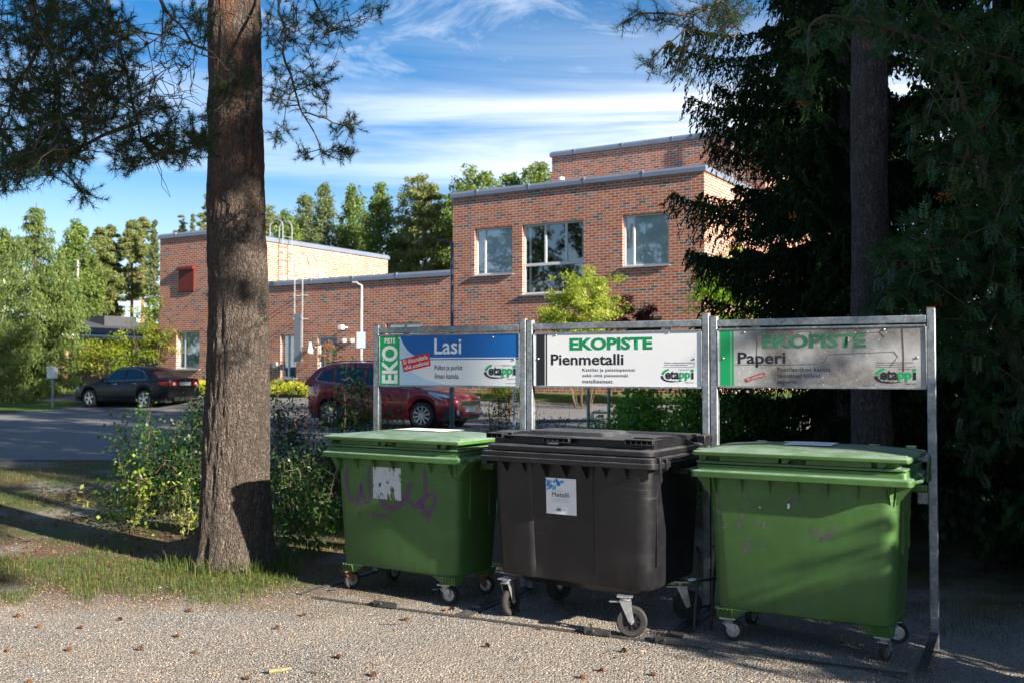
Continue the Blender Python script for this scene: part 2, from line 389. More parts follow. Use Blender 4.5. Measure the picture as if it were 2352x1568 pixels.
def glassmat():
    t = mat('window_glass')
    g = t.add('ShaderNodeBsdfGlossy', ins={'Color': (0.85, 0.9, 0.95, 1), 'Roughness': 0.02})
    tr = t.add('ShaderNodeBsdfTransparent', ins={'Color': (0.93, 0.97, 0.97, 1)})
    lw = t.add('ShaderNodeLayerWeight', ins={'Blend': 0.32}).outputs['Fresnel']
    f = t.math('ADD', t.math('MULTIPLY', lw, 0.7), 0.10, clamp=True)
    mx = t.add('ShaderNodeMixShader', ins={0: f, 1: tr.outputs[0], 2: g.outputs[0]}); t.link(mx.outputs[0], t.out.inputs[0]); return t.m
M['glass'] = glassmat()
def ramp_len(): pass
def carglass():
    t = mat('car_glass'); prin(t, (0.012, 0.03, 0.042), 0.04, 0, 0.9); return t.m
M['carglass'] = carglass()
def carpaint(name, c, coat=1.0):
    t = mat(name); o = objc(t)
    du = t.ramp(t.noise(o, 4, 5), [(0.4, 0.0), (0.8, 0.2 * coat)])
    prin(t, t.mix(du, c, tuple(x * 0.5 + 0.03 for x in c)), 0.28 if coat == 1 else 0.4, 0.25 if coat == 1 else 0.0, 0.5 if coat == 1 else 0.3, Coat_Weight=coat, Coat_Roughness=0.04); return t.m
M['paint_red'] = carpaint('dark_red_paint', (0.25, 0.010, 0.016)); M['paint_black'] = carpaint('blue_black_paint', (0.003, 0.004, 0.008), 0.12)

def ground_mat():
    t = mat('gravel_ground'); o = objc(t)
    xy = t.add('ShaderNodeSeparateXYZ', ins={0: o}); x, y = xy.outputs[0], xy.outputs[1]
    cell = t.vor(o, 105, 'F1', 'Color'); cs = t.add('ShaderNodeSeparateColor', ins={0: cell}).outputs[0]
    grav = t.ramp(cs, [(0.0, (0.16, 0.152, 0.145)), (0.4, (0.27, 0.255, 0.235)), (0.75, (0.37, 0.34, 0.30)), (1.0, (0.50, 0.45, 0.39))])
    edge = t.ramp(t.vor(o, 105, 'DISTANCE_TO_EDGE'), [(0.0, 0.3), (0.12, 1.0)])
    grav = t.mix(1.0, grav, edge, 'MULTIPLY')
    grav = t.mix(t.ramp(t.noise(o, 1.2, 5), [(0.42, 0.0), (0.72, 0.5)]), grav, (0.37, 0.30, 0.235))
    soil = t.ramp(t.noise(o, 24, 5, 0.7), [(0.25, (0.035, 0.026, 0.019)), (0.5, (0.12, 0.078, 0.048)), (0.75, (0.24, 0.15, 0.085))])
    n = t.noise(o, 0.8, 4, 0.6)
    far = t.ramp(t.math('DIVIDE', t.math('ADD', y, t.math('MULTIPLY', n, 2.4)), 12.0), [(0.68, 0.0), (0.76, 1.0)])
    patch = t.ramp(t.noise(o, 0.55, 3), [(0.52, 1.0), (0.60, 0.25)])
    c = t.mix(t.math('MULTIPLY', far, patch), grav, soil)
    moss = t.ramp(t.noise(o, 1.4, 5, 0.65), [(0.47, 0.0), (0.62, 0.85)])
    c = t.mix(t.math('MULTIPLY', far, moss), c, t.mix(t.noise(o, 50, 3), (0.035, 0.055, 0.015), (0.10, 0.14, 0.035)))
    h = t.math('ADD', t.math('MULTIPLY', t.vor(o, 75, 'F1'), -1.0), t.math('MULTIPLY', t.noise(o, 35, 4), 1.2))
    prin(t, c, 0.95, bump=h, bs=1.0, bd=0.012, spec=0.2); return t.m
M['ground'] = ground_mat()
def asphalt_mat():
    t = mat('asphalt'); o = objc(t)
    c = t.ramp(t.noise(o, 90, 4, 0.7), [(0.3, (0.085, 0.085, 0.09)), (0.7, (0.19, 0.185, 0.185))])
    c = t.mix(t.ramp(t.noise(t.mapping(o, (0.35, 1.2, 1)), 1.0, 5), [(0.35, 0.0), (0.7, 0.45)]), c, (0.20, 0.19, 0.175))
    prin(t, c, 0.9, bump=t.noise(o, 160, 3), bs=0.5, bd=0.004, spec=0.3); return t.m
M['asphalt'] = asphalt_mat()
def lawn_mat():
    t = mat('lawn'); o = objc(t)
    c = t.ramp(t.noise(o, 40, 4, 0.7), [(0.25, (0.035, 0.075, 0.012)), (0.6, (0.10, 0.17, 0.03)), (0.85, (0.17, 0.22, 0.05))])
    c = t.mix(t.ramp(t.noise(o, 1.1, 4), [(0.4, 0.0), (0.75, 0.5)]), c, (0.12, 0.12, 0.04))
    prin(t, c, 0.9, bump=t.noise(o, 70, 4), bs=1.0, bd=0.04, spec=0.2); return t.m
M['lawn'] = lawn_mat()

# ------------------------------------------------------------------ ground, car park, lawns
def axis_vals(lo, hi, fine0, fine1, step):
    v = list(np.arange(fine0, fine1 + 1e-6, step)); s = step; x = fine1
    while x < hi: s *= 1.45; x += s; v.append(min(x, hi))
    s = step; x = fine0
    while x > lo: s *= 1.45; x -= s; v.insert(0, max(x, lo))
    return v
gxs = axis_vals(-900, 900, -30, 20, 0.5); gys = axis_vals(-300, 1500, -2, 50, 0.5)
mb = MB(); mb.grid(lambda x, y: (x, y, gz(x, y) + 0.006 * mnoise.noise(Vector((x * 1.3, y * 1.3, 0)))), gxs, gys)
tag(mb.build('ground', M['ground'], fix=False), kind='structure')
def region(name, poly, off, m):
    xs = [p[0] for p in poly]; ys = [p[1] for p in poly]
    if sum(poly[i][0] * poly[(i + 1) % len(poly)][1] - poly[(i + 1) % len(poly)][0] * poly[i][1] for i in range(len(poly))) < 0: poly = poly[::-1]
    b = MB(); b.grid(lambda x, y: (x, y, 0), list(np.arange(min(xs) - 0.5, max(xs) + 1, 0.5)), list(np.arange(min(ys) - 0.5, max(ys) + 1, 0.5)))
    me = bpy.data.meshes.new(name); me.from_pydata(b.v, [], b.f); bm = bmesh.new(); bm.from_mesh(me)
    n = len(poly)
    for i in range(n):
        a = Vector((*poly[i], 0)); c = Vector((*poly[(i + 1) % n], 0)); d = c - a; nn = Vector((d.y, -d.x, 0))
        bmesh.ops.bisect_plane(bm, geom=bm.verts[:] + bm.edges[:] + bm.faces[:], plane_co=a, plane_no=nn, clear_outer=True)
    for v in bm.verts: v.co.z = gz(v.co.x, v.co.y) + off
    # a skirt down to the ground, so the sheet has an edge
    be = [e for e in bm.edges if e.is_boundary]
    r = bmesh.ops.extrude_edge_only(bm, edges=be)
    for v in [g for g in r['geom'] if isinstance(g, bmesh.types.BMVert)]: v.co.z -= off + 0.03
    bmesh.ops.recalc_face_normals(bm, faces=bm.faces)
    for f in bm.faces:
        if f.normal.z < -0.5: f.normal_flip()
    bm.to_mesh(me); bm.free(); me.materials.append(m)
    for p in me.polygons: p.use_smooth = p.normal.z > 0.9
    me.set_sharp_from_angle(angle=R(40))
    o = bpy.data.objects.new(name, me); COL.objects.link(o); return tag(o, kind='structure')
Rv = np.array((0.854, -0.520)); Vv = np.array((0.520, 0.854))     # along the facade to the right / away from us
def rd(r, d): p = Rv * r + Vv * d; return (float(p[0]), float(p[1]))
region('car_park', [rd(-48, 25.6), (-34, 15.9), (-6, 15.7), (16, 16.4), rd(3, 25.6)], 0.03, M['asphalt'])
region('lawn', [rd(-31.5, 19.2), rd(-33.3, 23.9), rd(-60, 23.9), rd(-60, 19.2)], 0.06, M['lawn'])
region('lawn_strip', [rd(-70, 25.7), rd(-19, 25.7), rd(-10, 25.6), rd(14, 25.6), rd(14, 30), rd(-70, 48)], 0.05, M['lawn'])

# ------------------------------------------------------------------ the brick school building
C0 = Vector((5.63, 29.0, 0.0))
bld = thing('brick_building', 'long red brick building with flat roofs behind the parked cars', 'building', C0, math.atan2(-0.52, 0.854))
def fac(px, py, w=0.0):
    """pixel -> (x, z) on the facade plane, w metres behind it"""
    k = (px - 1176) / F; s = (5.63 + 0.52 * w - k * (29 + 0.854 * w)) / (0.854 + 0.52 * k); Y = 29 + 0.52 * s + 0.854 * w
    return -s, H + (HZ - py) / F * Y
def frect(l, t, r, b, w=0.0):
    x0, zt = fac(l, t, w); _, zb = fac(l, b, w); x1, _ = fac(r, t, w); return x0, x1, zb, zt
win = {'a': frect(1090, 525, 1177, 632), 'b': frect(1200, 515.5, 1341, 676), 'c': frect(1431, 493.5, 1537, 612), 'd': frect(644, 769, 680, 867),
       'e': frect(886, 743, 966, 845), 'f': frect(1459, 728, 1520, 850), 't': frect(405, 760, 458, 846)}
door = list(frect(730, 772, 774, 884)); door[2] = 0.92
open_ = list(win.values()) + [tuple(door)]
wall = MB()
def wall_open(x0, x1, z0, z1, y=0.0, depth=0.15, ops=open_):
    ops = [o for o in ops if o[0] > x0 and o[1] < x1 and o[2] >= z0 and o[3] <= z1]
    xs = sorted(set([x0, x1] + [o[0] for o in ops] + [o[1] for o in ops])); zs = sorted(set([z0, z1] + [o[2] for o in ops] + [o[3] for o in ops]))
    for i in range(len(xs) - 1):
        for j in range(len(zs) - 1):
            cx, cz = (xs[i] + xs[i + 1]) / 2, (zs[j] + zs[j + 1]) / 2
            if any(o[0] < cx < o[1] and o[2] < cz < o[3] for o in ops): continue
            wall.quad((xs[i], y, zs[j]), (xs[i + 1], y, zs[j]), (xs[i + 1], y, zs[j + 1]), (xs[i], y, zs[j + 1]))
    for o in ops:
        a, b, c, d = o; q = y + depth
        wall.quad((a, y, c), (a, y, d), (a, q, d), (a, q, c)); wall.quad((b, y, c), (b, q, c), (b, q, d), (b, y, d))
        wall.quad((a, y, d), (b, y, d), (b, q, d), (a, q, d)); wall.quad((a, y, c), (a, q, c), (b, q, c), (b, y, c))
def sides(x0, x1, y0, y1, z0, z1, front=False):
    if front: wall.quad((x0, y0, z0), (x1, y0, z0), (x1, y0, z1), (x0, y0, z1))
    wall.quad((x1, y0, z0), (x1, y1, z0), (x1, y1, z1), (x1, y0, z1)); wall.quad((x0, y0, z0), (x0, y0, z1), (x0, y1, z1), (x0, y1, z0))
    wall.quad((x0, y1, z0), (x0, y1, z1), (x1, y1, z1), (x1, y1, z0)); wall.quad((x0, y0, z1), (x1, y0, z1), (x1, y1, z1), (x0, y1, z1))
zB, zL, zT, zW = 7.55, 4.93, 7.17, 10.0
wall_open(-8.94, 0, 0.75, zB); sides(-8.94, 0, 0, 16, 0.75, zB)
wall_open(-20.4, -8.94, 0.75, zL); sides(-20.4, -8.94, 0, 14, 0.75, zL)
wall_open(-23.76, -20.4, 0.75, zT); sides(-23.76, -20.4, 0, 10.9, 0.75, zT)
sides(-8.43, -0.01, 6, 15.9, zB + 0.01, zW, True)
for xj in (-0.48, -8.2, -19.6):
    jt = MB(); jt.box(xj - 0.008, xj + 0.008, -0.003, 0.002, 0.78, (zB if xj > -9 else zL) - 0.03); jt.build('movement_joint', M['greymetal'], bld)
wo_ = wall.build('wall', M['brick'], bld, fix=False, uvbox=True)
pl = MB(); pl.box(-24, 0.02, -0.035, 15.9, 0.2, 0.76); pl.build('plinth', M['concrete'], bld)
def coping(x0, x1, y0, y1, z, openx1=True):
    c = MB(); o = 0.07; h = 0.17; t = 0.35
    c.loft([[(x0 - o, y0 - o, z - 0.03), (x1 + o, y0 - o, z - 0.03), (x1 + o, y1 + o, z - 0.03), (x0 - o, y1 + o, z - 0.03)],
            [(x0 - o, y0 - o, z + h * 0.55), (x1 + o, y0 - o, z + h * 0.55), (x1 + o, y1 + o, z + h * 0.55), (x0 - o, y1 + o, z + h * 0.55)],
            [(x0 - o + 0.05, y0 - o + 0.05, z + h), (x1 + o - 0.05, y0 - o + 0.05, z + h), (x1 + o - 0.05, y1 + o - 0.05, z + h), (x0 - o + 0.05, y1 + o - 0.05, z + h)],
            [(x0 + t, y0 + t, z + h * 0.9), (x1 - t, y0 + t, z + h * 0.9), (x1 - t, y1 - t, z + h * 0.9), (x0 + t, y1 - t, z + h * 0.9)]], smooth=False)
    # standing seams along the front edge
    for k in range(int((x1 - x0) / 2)):
        xx = x0 + 1 + k * 2; c.box(xx, xx + 0.025, y0 - o - 0.008, y0 + t, z + 0.0, z + h + 0.012)
    return c
for a in ((-8.94, 0, 0, 16, zB), (-20.32, -9.05, 0, 14, zL), (-23.76, -20.4, 0, 10.9, zT), (-8.43, -0.01, 6, 15.9, zW)):
    coping(*a).build('roof_coping', M['coping'], bld)
def window(key, mull, transom=None, blind=True, tilt=False):
    x0, x1, z0, z1 = win[key]; y = 0.10; fw = 0.055
    f = MB(); e = 0.004
    f.box(x0 + e, x0 + fw, y, y + 0.07, z0 + e, z1 - e); f.box(x1 - fw, x1 - e, y, y + 0.07, z0 + e, z1 - e)
    f.box(x0 + fw, x1 - fw, y, y + 0.07, z1 - fw, z1 - e); f.box(x0 + fw, x1 - fw, y, y + 0.07, z0 + e, z0 + fw)
    zt = z1 - fw; zb = z0 + fw
    if transom: zt_ = z0 + (z1 - z0) * transom; f.box(x0 + fw, x1 - fw, y + 0.002, y + 0.068, zt_ - 0.045, zt_ + 0.045)
    for m_ in mull:
        xm = x0 + (x1 - x0) * m_; f.box(xm - 0.035, xm + 0.035, y + 0.001, y + 0.069, (zt_ + 0.045) if transom else zb, zt)
    fr = f.build('window', M['wframe'], bld, bevel=0.006)
    g = MB(); g.box(x0 + fw, x1 - fw, y + 0.03, y + 0.042, zb, zt); g.build('pane', M['glass'], fr)
    if blind:
        b = MB(); b.box(x0 + fw, x1 - fw, y + 0.10, y + 0.104, zb, zt); b.build('blind', M['blind'], fr)
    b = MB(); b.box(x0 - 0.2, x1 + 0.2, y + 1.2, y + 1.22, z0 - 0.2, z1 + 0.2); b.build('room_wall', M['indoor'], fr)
    s = MB(); s.prism([(-0.07, z0 - 0.055), (-0.07, z0 - 0.02), (0.12, z0 + 0.012), (0.12, z0 - 0.0)], 'x', x0 - 0.05, x1 + 0.05)
    s.v = [(a, b_ if True else 0, c) for a, b_, c in s.v]
    s.build('sill', M['alu'], fr)
window('a', [0.24]); window('c', [0.22]); window('b', [0.36, 0.70], 0.42, False); window('d', [0.4], None, False); window('e', [0.5], None, True)
window('f', [], None, False); window('t', [0.3], None, True)
# flower pots on the big window's inner sill, curtains in the lower one
x0, x1, z0, z1 = win['b']; p = MB(); p.box(x0 + 0.1, x0 + 0.18, 0.28, 0.29, z0 + 0.06, z1 - 0.06); p.box(x1 - 0.2, x1 - 0.1, 0.28, 0.29, z0 + 0.06, z1 - 0.06)
p.build('curtain', M['blind'], bld)
p = MB()
for xx in (0.3, 0.62): p.lathe([(0.05, 0), (0.075, 0.14), (0.0, 0.14)], (x0 + xx, 0.22, z0 + 0.06), n=12)
pt = tag(p.build('flower_pot', M['white']), 'pale flower pots standing inside the big three part window', 'flower pot'); pt.matrix_world = bld.matrix_basis.copy(); pt.location = C0; pt.rotation_euler = bld.rotation_euler
lf = MB()
for xx in (0.3, 0.62):
    for k in range(26):
        a = random.uniform(0, 6.28); r = random.uniform(0.02, 0.10); q = Vector((x0 + xx + math.cos(a) * r, 0.22 + math.sin(a) * r * 0.5, z0 + 0.2 + random.uniform(0, 0.16)))
        lf.quad(q, q + Vector((0.03, 0, 0.02)), q + Vector((0.01, 0, 0.07)), q + Vector((-0.02, 0, 0.03)))
o = lf.build('plant_leaves', simple('potplant', (0.12, 0.22, 0.03), 0.6), pt)
x0, x1, z0, z1 = win['d']; p = MB()
for k in range(7): p.box(x0 + 0.12 + k * 0.07, x0 + 0.16 + k * 0.07, 0.25 + 0.01 * (k % 2), 0.26 + 0.01 * (k % 2), z0 + 0.06, z1 - 0.1)
p.build('curtain', M['cyanp'], bld)
# door
x0, x1, z0, z1 = door; d_ = MB(); d_.box(x0 + 0.06, x1 - 0.02, 0.10, 0.15, z0, z1 - 0.06); dr = d_.build('door', M['door'], bld, bevel=0.005)
f = MB(); f.box(x0 + 0.004, x0 + 0.06, 0.07, 0.16, z0, z1 - 0.004); f.box(x0 + 0.06, x1 - 0.004, 0.07, 0.16, z1 - 0.06, z1 - 0.004); f.build('door_frame', M['wframe'], dr)
f = MB(); f.tube([(x0 + 0.16, 0.095, z0 + 1.05), (x0 + 0.16, 0.04, z0 + 1.05), (x0 + 0.28, 0.04, z0 + 1.05)], 0.012); f.build('handle', M['chrome'], dr)
f = MB(); f.box(x1 - 0.42, x1 - 0.06, 0.094, 0.098, z1 - 0.38, z1 - 0.24); f.build('notice', M['bluesign'], dr)
f = MB(); f.box(x1 - 0.26, x1 - 0.1, 0.094, 0.098, z1 - 0.68, z1 - 0.42); f.build('notice', M['yellow'], dr)
f = MB(); f.box(x1 - 0.24, x1 - 0.12, 0.090, 0.0935, z1 - 0.62, z1 - 0.5); f.build('notice', M['sgreen'], dr)
# red shutter
x0, x1, z0, z1 = frect(411, 621, 446, 670); s = MB(); n = 12; wd = (x1 - x0) / n
for k in range(n): s.box(x0 + k * wd + 0.008, x0 + (k + 1) * wd - 0.008, -0.065, -0.03, z0, z1)
s.box(x0 - 0.01, x1 + 0.01, -0.045, -0.002, z0 - 0.02, z1); sh = s.build('shutter', M['redpaint'], bld)
s = MB(); s.prism([(-0.02, z1 + 0.16), (-0.16, z1 + 0.10), (-0.16, z1 + 0.0), (-0.002, z1 + 0.0), (-0.002, z1 + 0.16)], 'x', x0 - 0.03, x1 + 0.03); s.build('hood', M['redpaint'], sh)
# ladders with their hoops over the parapet
def ladder(xa, xb, ya, z0, z1, top, axis='y', back=0.75, par=bld, panel=None):
    l = MB()
    def P(a, o, z): return (a, ya - o, z) if axis == 'y' else (ya + o, a, z)
    for a in (xa, xb):
        pts = [P(a, 0.28, z0), P(a, 0.28, top - 0.35)]
        for k in range(0, 9): th = math.pi * k / 8; pts.append(P(a, 0.28 - back / 2 + back / 2 * math.cos(th), top - 0.35 + 0.35 * math.sin(th)))
        pts.append(P(a, 0.28 - back, z1 + 0.1)); l.tube(pts, 0.024, 6)
        for zz in (z0 + 0.55, (z0 + z1) / 2 + 0.1, z1 - 0.65): l.tube([P(a, 0.28, zz), P(a, 0.0, zz)], 0.016, 6); l.tube([P(a, 0.27, zz), P(a, 0.33, zz)], 0.035, 8)
    z = z0 + 0.15
    while z < z1 + 0.25: l.tube([P(xa, 0.28, z), P(xb, 0.28, z)], 0.010, 5); z += 0.29
    ob = l.build('ladder', M['alu'], par)
    if panel:
        q = MB(); e = 0.03; a0, a1 = P(min(xa, xb) + e, 0.32, panel[0]), P(max(xa, xb) - e, 0.30, panel[1]); q.box(min(a0[0], a1[0]), max(a0[0], a1[0]), min(a0[1], a1[1]), max(a0[1], a1[1]), panel[0], panel[1]); q.build('ladder_guard', M['greymetal'], ob)
    return ob
xa, zq = fac(688, 839); xb, _ = fac(706, 839)
ladder(xa, xb, 0.0, zq, zL + 0.2, zL + 1.15, panel=(zq + 0.15, zq + 1.9))
yl0 = (-20.4 and 3.3); ladder(3.4, 3.95, -20.4, zL + 0.3, zT + 0.2, zT + 1.0, axis='x')
xa, _ = fac(1690, 400, 6); xb, _ = fac(1712, 400, 6); ladder(xa, xb, 6.0, zB + 0.3, zW + 0.2, zW + 1.0)
xa, _ = fac(1125, 420, 4); xb, _ = fac(1147, 420, 4)
l = MB()
for yy in (3.6, 4.15):
    l.tube([(xa, yy, zB + 0.15), (xa, yy, zB + 0.55)] + [(xa + 0.42 - 0.42 * math.cos(math.pi * k / 8), yy, zB + 0.55 + 0.42 * math.sin(math.pi * k / 8)) for k in range(1, 9)] + [(xa + 0.84, yy, zB + 0.15)], 0.028, 6)
l.build('roof_hoop', M['alu'], bld)
# wall lamps and vents
for px, py, r in ((794, 752, 0.10),):
    x, z = fac(px, py); q = MB(); q.box(x - 0.02, x + 0.16, -0.42, -0.25, z - 0.09, z + 0.07); q.box(x + 0.04, x + 0.09, -0.25, -0.002, z - 0.03, z + 0.02); q.build('wall_lamp', M['white'], bld, bevel=0.015)
for px, py in ((792, 782), (810, 782)):
    x, z = fac(px, py); q = MB(); q.lathe([(0.0, -0.13), (0.05, -0.13), (0.075, -0.09), (0.07, -0.002), (0.0, -0.002)], (x, 0, z), 'y', 12); q.build('wall_vent', M['white'], bld)
x, z = fac(725, 803); q = MB(); q.lathe([(0.0, 0.28), (0.05, 0.26), (0.06, 0.12), (0.11, 0.0), (0.11, -0.14), (0.0, -0.16)], (x, -0.30, z), 'z', 12); q.box(x - 0.015, x + 0.015, -0.30, -0.002, z + 0.1, z + 0.14); q.build('wall_lamp', M['white'], bld)
x, z = fac(634, 838); q = MB(); q.box(x - 0.1, x + 0.1, -0.1, -0.002, z - 0.1, z + 0.1); q.build('meter_box', M['white'], bld)
for px, py, w_ in ((735, 640, 3), (1290, 418, 4)):
    x, z = fac(px, py, w_); q = MB(); q.lathe([(0.07, -0.5), (0.07, 0.1), (0.12, 0.1), (0.12, 0.18), (0, 0.22)], (x, w_, z), 'z', 10); q.build('roof_vent', M['white'], bld)

# ------------------------------------------------------------------ the small low house at the far left
a0 = Vector(((165 - 1176) / F * 46, 46, 0)); hs_ = thing('low_brick_house', 'low sunlit brick house with a dark roof at the far left', 'house', a0, math.atan2(0.854, 0.52))
q = MB(); q.box(-4, 14, 0, 7, 0.6, 3.2); q.build('wall', M['brick'], hs_, uvbox=True)
q = MB(); q.box(-4.3, 14.3, -0.38, -0.2, 3.14, 3.36); q.tube([(-4.3, -0.45, 3.3), (14.3, -0.45, 3.3)], 0.07, 8); q.build('gutter', M['white'], hs_)
q = MB(); q.prism([(-0.5, 3.36), (-0.5, 3.44), (3.5, 4.25), (7.5, 3.44), (7.5, 3.36)], 'x', -4.4, 14.4); rf = q.build('roof', M['roofdark'], hs_)
q = MB(); q.box(3.1, 5.0, 1.9, 3.0, 3.9, 4.42); q.build('chimney', M['roofdark'], rf)
q = MB(); q.lathe([(0.12, 0), (0.12, 0.35), (0.2, 0.36), (0.2, 0.42), (0, 0.5)], (9.5, 1.6, 3.85), n=10); q.build('roof_vent', M['greymetal'], rf)

# ------------------------------------------------------------------ lamp posts, boxes and posts by the car park
def g0(px, Y): return onground(px, Y)
b = g0(1038, 23.35)
lp = thing('street_lamp', 'tall dark grey lamp post in front of the red car', 'street lamp', b)
q = MB(); q.tube([(0, 0, 0), (0, 0, 2.2), (0, 0, 2.22), (0, 0, 4.42)], [0.057, 0.052, 0.042, 0.038], 12); q.build('pole', M['lampgrey'], lp)
q = MB(); q.lathe([(0.16, 0.0), (0.16, 0.06), (0.075, 0.09), (0.07, 0.16)], n=16); q.build('base', M['lampgrey'], lp)
q = MB(); q.bar((0.02, 0, 4.40), (-0.24, 0, 4.47), 0.05, 0.05); q.box(-0.36, -0.1, -0.07, 0.07, 4.455, 4.50); q.build('lamp_head', M['lampgrey'], lp, bevel=0.01)
b = g0(830, 31.0)
lp = thing('street_lamp', 'slim white lamp post with a blue notice before the brick wall', 'street lamp', b)
zt = H + (HZ - 655) / F * 31 - b.z
q = MB(); q.tube([(0, 0, 0), (0, 0, zt)], 0.036, 10); q.build('pole', M['white'], lp)
q = MB(); q.bar((0, 0, zt), (-0.22, 0, zt + 0.10), 0.045, 0.04); q.box(-0.30, -0.12, -0.05, 0.05, zt + 0.07, zt + 0.11); q.build('lamp_head', M['white'], lp, bevel=0.01)
z0 = H + (HZ - 799) / F * 31 - b.z; z1 = H + (HZ - 763) / F * 31 - b.z
q = MB(); q.box(-0.14, 0.13, -0.075, -0.055, z0, z1); sg = q.build('notice_plate', M['palesign'], lp)
q = MB(); q.box(-0.11, -0.05, -0.082, -0.076, z0 + 0.30, z0 + 0.38); q.build('notice_mark', M['yellow'], sg)
q = MB()
for k in range(7): q.box(-0.09 if k != 3 else -0.02, 0.09, -0.0815, -0.076, z0 + 0.04 + k * 0.034, z0 + 0.05 + k * 0.034)
q.build('notice_lines', M['lblue'], sg)
# engine heater posts and bollards at the left
b = g0(122, 36.4); t_ = thing('electricity_box', 'small grey box on a thin post beside the black car', 'electricity box', b)
k = 36.4 / F; q = MB(); q.tube([(0, 0, 0), (0, 0, 70 * k)], 0.045, 8); q.build('post', M['greymetal'], t_)
q = MB(); q.box(-0.17, 0.13, -0.12, 0.12, 70 * k, 93 * k); q.prism([(-0.19, 93 * k), (0.15, 93 * k), (0.15, 95 * k), (-0.19, 97 * k)], 'y', -0.14, 0.14); q.build('box', M['wframe'], t_, bevel=0.015)
b = g0(92, 41.0); k = 41.0 / F; t_ = thing('bollard', 'plain grey bollard between the box post and the white bollard', 'bollard', b)
q = MB(); q.box(-0.11, 0.11, -0.09, 0.09, 0, 43 * k); q.build('body', M['greymetal'], t_, bevel=0.02); q = MB(); q.box(-0.12, 0.12, -0.10, 0.10, 43 * k, 45 * k); q.build('cap', M['wframe'], t_)
b = g0(58, 44.0); k = 44.0 / F; t_ = thing('bollard', 'white lamp bollard at the foot of the larch', 'bollard', b)
q = MB(); q.lathe([(0.12, 0.1), (0.12, 38 * k), (0.09, 41 * k), (0, 42 * k)], n=12); q.build('body', M['white'], t_); q = MB(); q.lathe([(0.2, 0), (0.2, 0.1), (0.12, 0.1)], n=12); q.build('base', M['concrete'], t_)
# thin posts in the hedge behind the bins
for i, (px, lab) in enumerate(((1351, 'thin grey metal post behind the middle board, the left of two'), (1398, 'thin grey metal post behind the middle board, the right of two'))):
    b = g0(px, 12.6); t_ = thing('metal_post', lab, 'post', b, group='thin posts in the hedge')
    q = MB(); q.tube([(0, 0, -0.1), (0, 0, 1.66)], 0.021, 10); q.build('pole', M['galv'], t_); q = MB(); q.lathe([(0.025, 1.66), (0.025, 1.69), (0, 1.70)], n=10); q.build('cap', M['black'], t_)
b = g0(1181, 22.0); t_ = thing('metal_post', 'thin white post on the asphalt right of the red car', 'post', b); q = MB(); q.tube([(0, 0, 0), (0, 0, 1.1)], 0.03, 10); q.build('pole', M['white'], t_); q = MB(); q.lathe([(0.034, 1.1), (0.03, 1.14), (0, 1.15)], n=10); q.build('cap', M['white'], t_)
# bicycle racks on the asphalt
def rack(px, Y, L, rz, lab):
    b = g0(px, Y); t_ = thing('bicycle_rack', lab, 'bicycle rack', b, rz, 'bicycle racks on the asphalt')
    q = MB()
    for yy, zz in ((0, 0.46), (0.28, 0.42), (0, 0.30)): q.tube([(-L / 2, yy, zz), (L / 2, yy, zz)], 0.022, 8)
    for s_ in (-1, 1): q.tube([(s_ * L / 2, 0, 0.0), (s_ * L / 2, 0, 0.46)], 0.022, 8); q.tube([(s_ * L / 2, 0.28, 0.0), (s_ * L / 2, 0.28, 0.42)], 0.022, 8)
    q.build('frame', M['galv'], t_); q = MB(); n = int(L / 0.16)
    for k in range(n + 1): x = -L / 2 + k * L / n; q.tube([(x, 0, 0.46), (x + 0.10, 0.14, 0.50), (x + 0.05, 0.28, 0.42)], 0.008, 5)
    q.build('rungs', M['galv'], t_)
rack(1300, 19.5, 1.35, R(10), 'low galvanised bicycle rack nearest the hedge'); rack(1420, 23.5, 1.2, R(4), 'low galvanised bicycle rack farther off, by the sunlit asphalt')

# ------------------------------------------------------------------ cars
def lerp(a, b, t): return a + (b - a) * t
def interp(x, pts):
    xs = [p[0] for p in pts]; ys = [p[1] for p in pts]
    # smooth (monotone-ish) interpolation
    i = max(0, min(len(xs) - 2, int(np.searchsorted(xs, x) - 1)))
    t = min(max((x - xs[i]) / (xs[i + 1] - xs[i]), 0), 1)
    def m(j):
        if j <= 0: return (ys[1] - ys[0]) / (xs[1] - xs[0])
        if j >= len(xs) - 1: return (ys[-1] - ys[-2]) / (xs[-1] - xs[-2])
        a = (ys[j] - ys[j - 1]) / (xs[j] - xs[j - 1]); b = (ys[j + 1] - ys[j]) / (xs[j + 1] - xs[j])
        return 0 if a * b <= 0 else 2 * a * b / (a + b)
    h = xs[i + 1] - xs[i]; t2, t3 = t * t, t * t * t
    return (2 * t3 - 3 * t2 + 1) * ys[i] + (t3 - 2 * t2 + t) * h * m(i) + (-2 * t3 + 3 * t2) * ys[i + 1] + (t3 - t2) * h * m(i + 1)
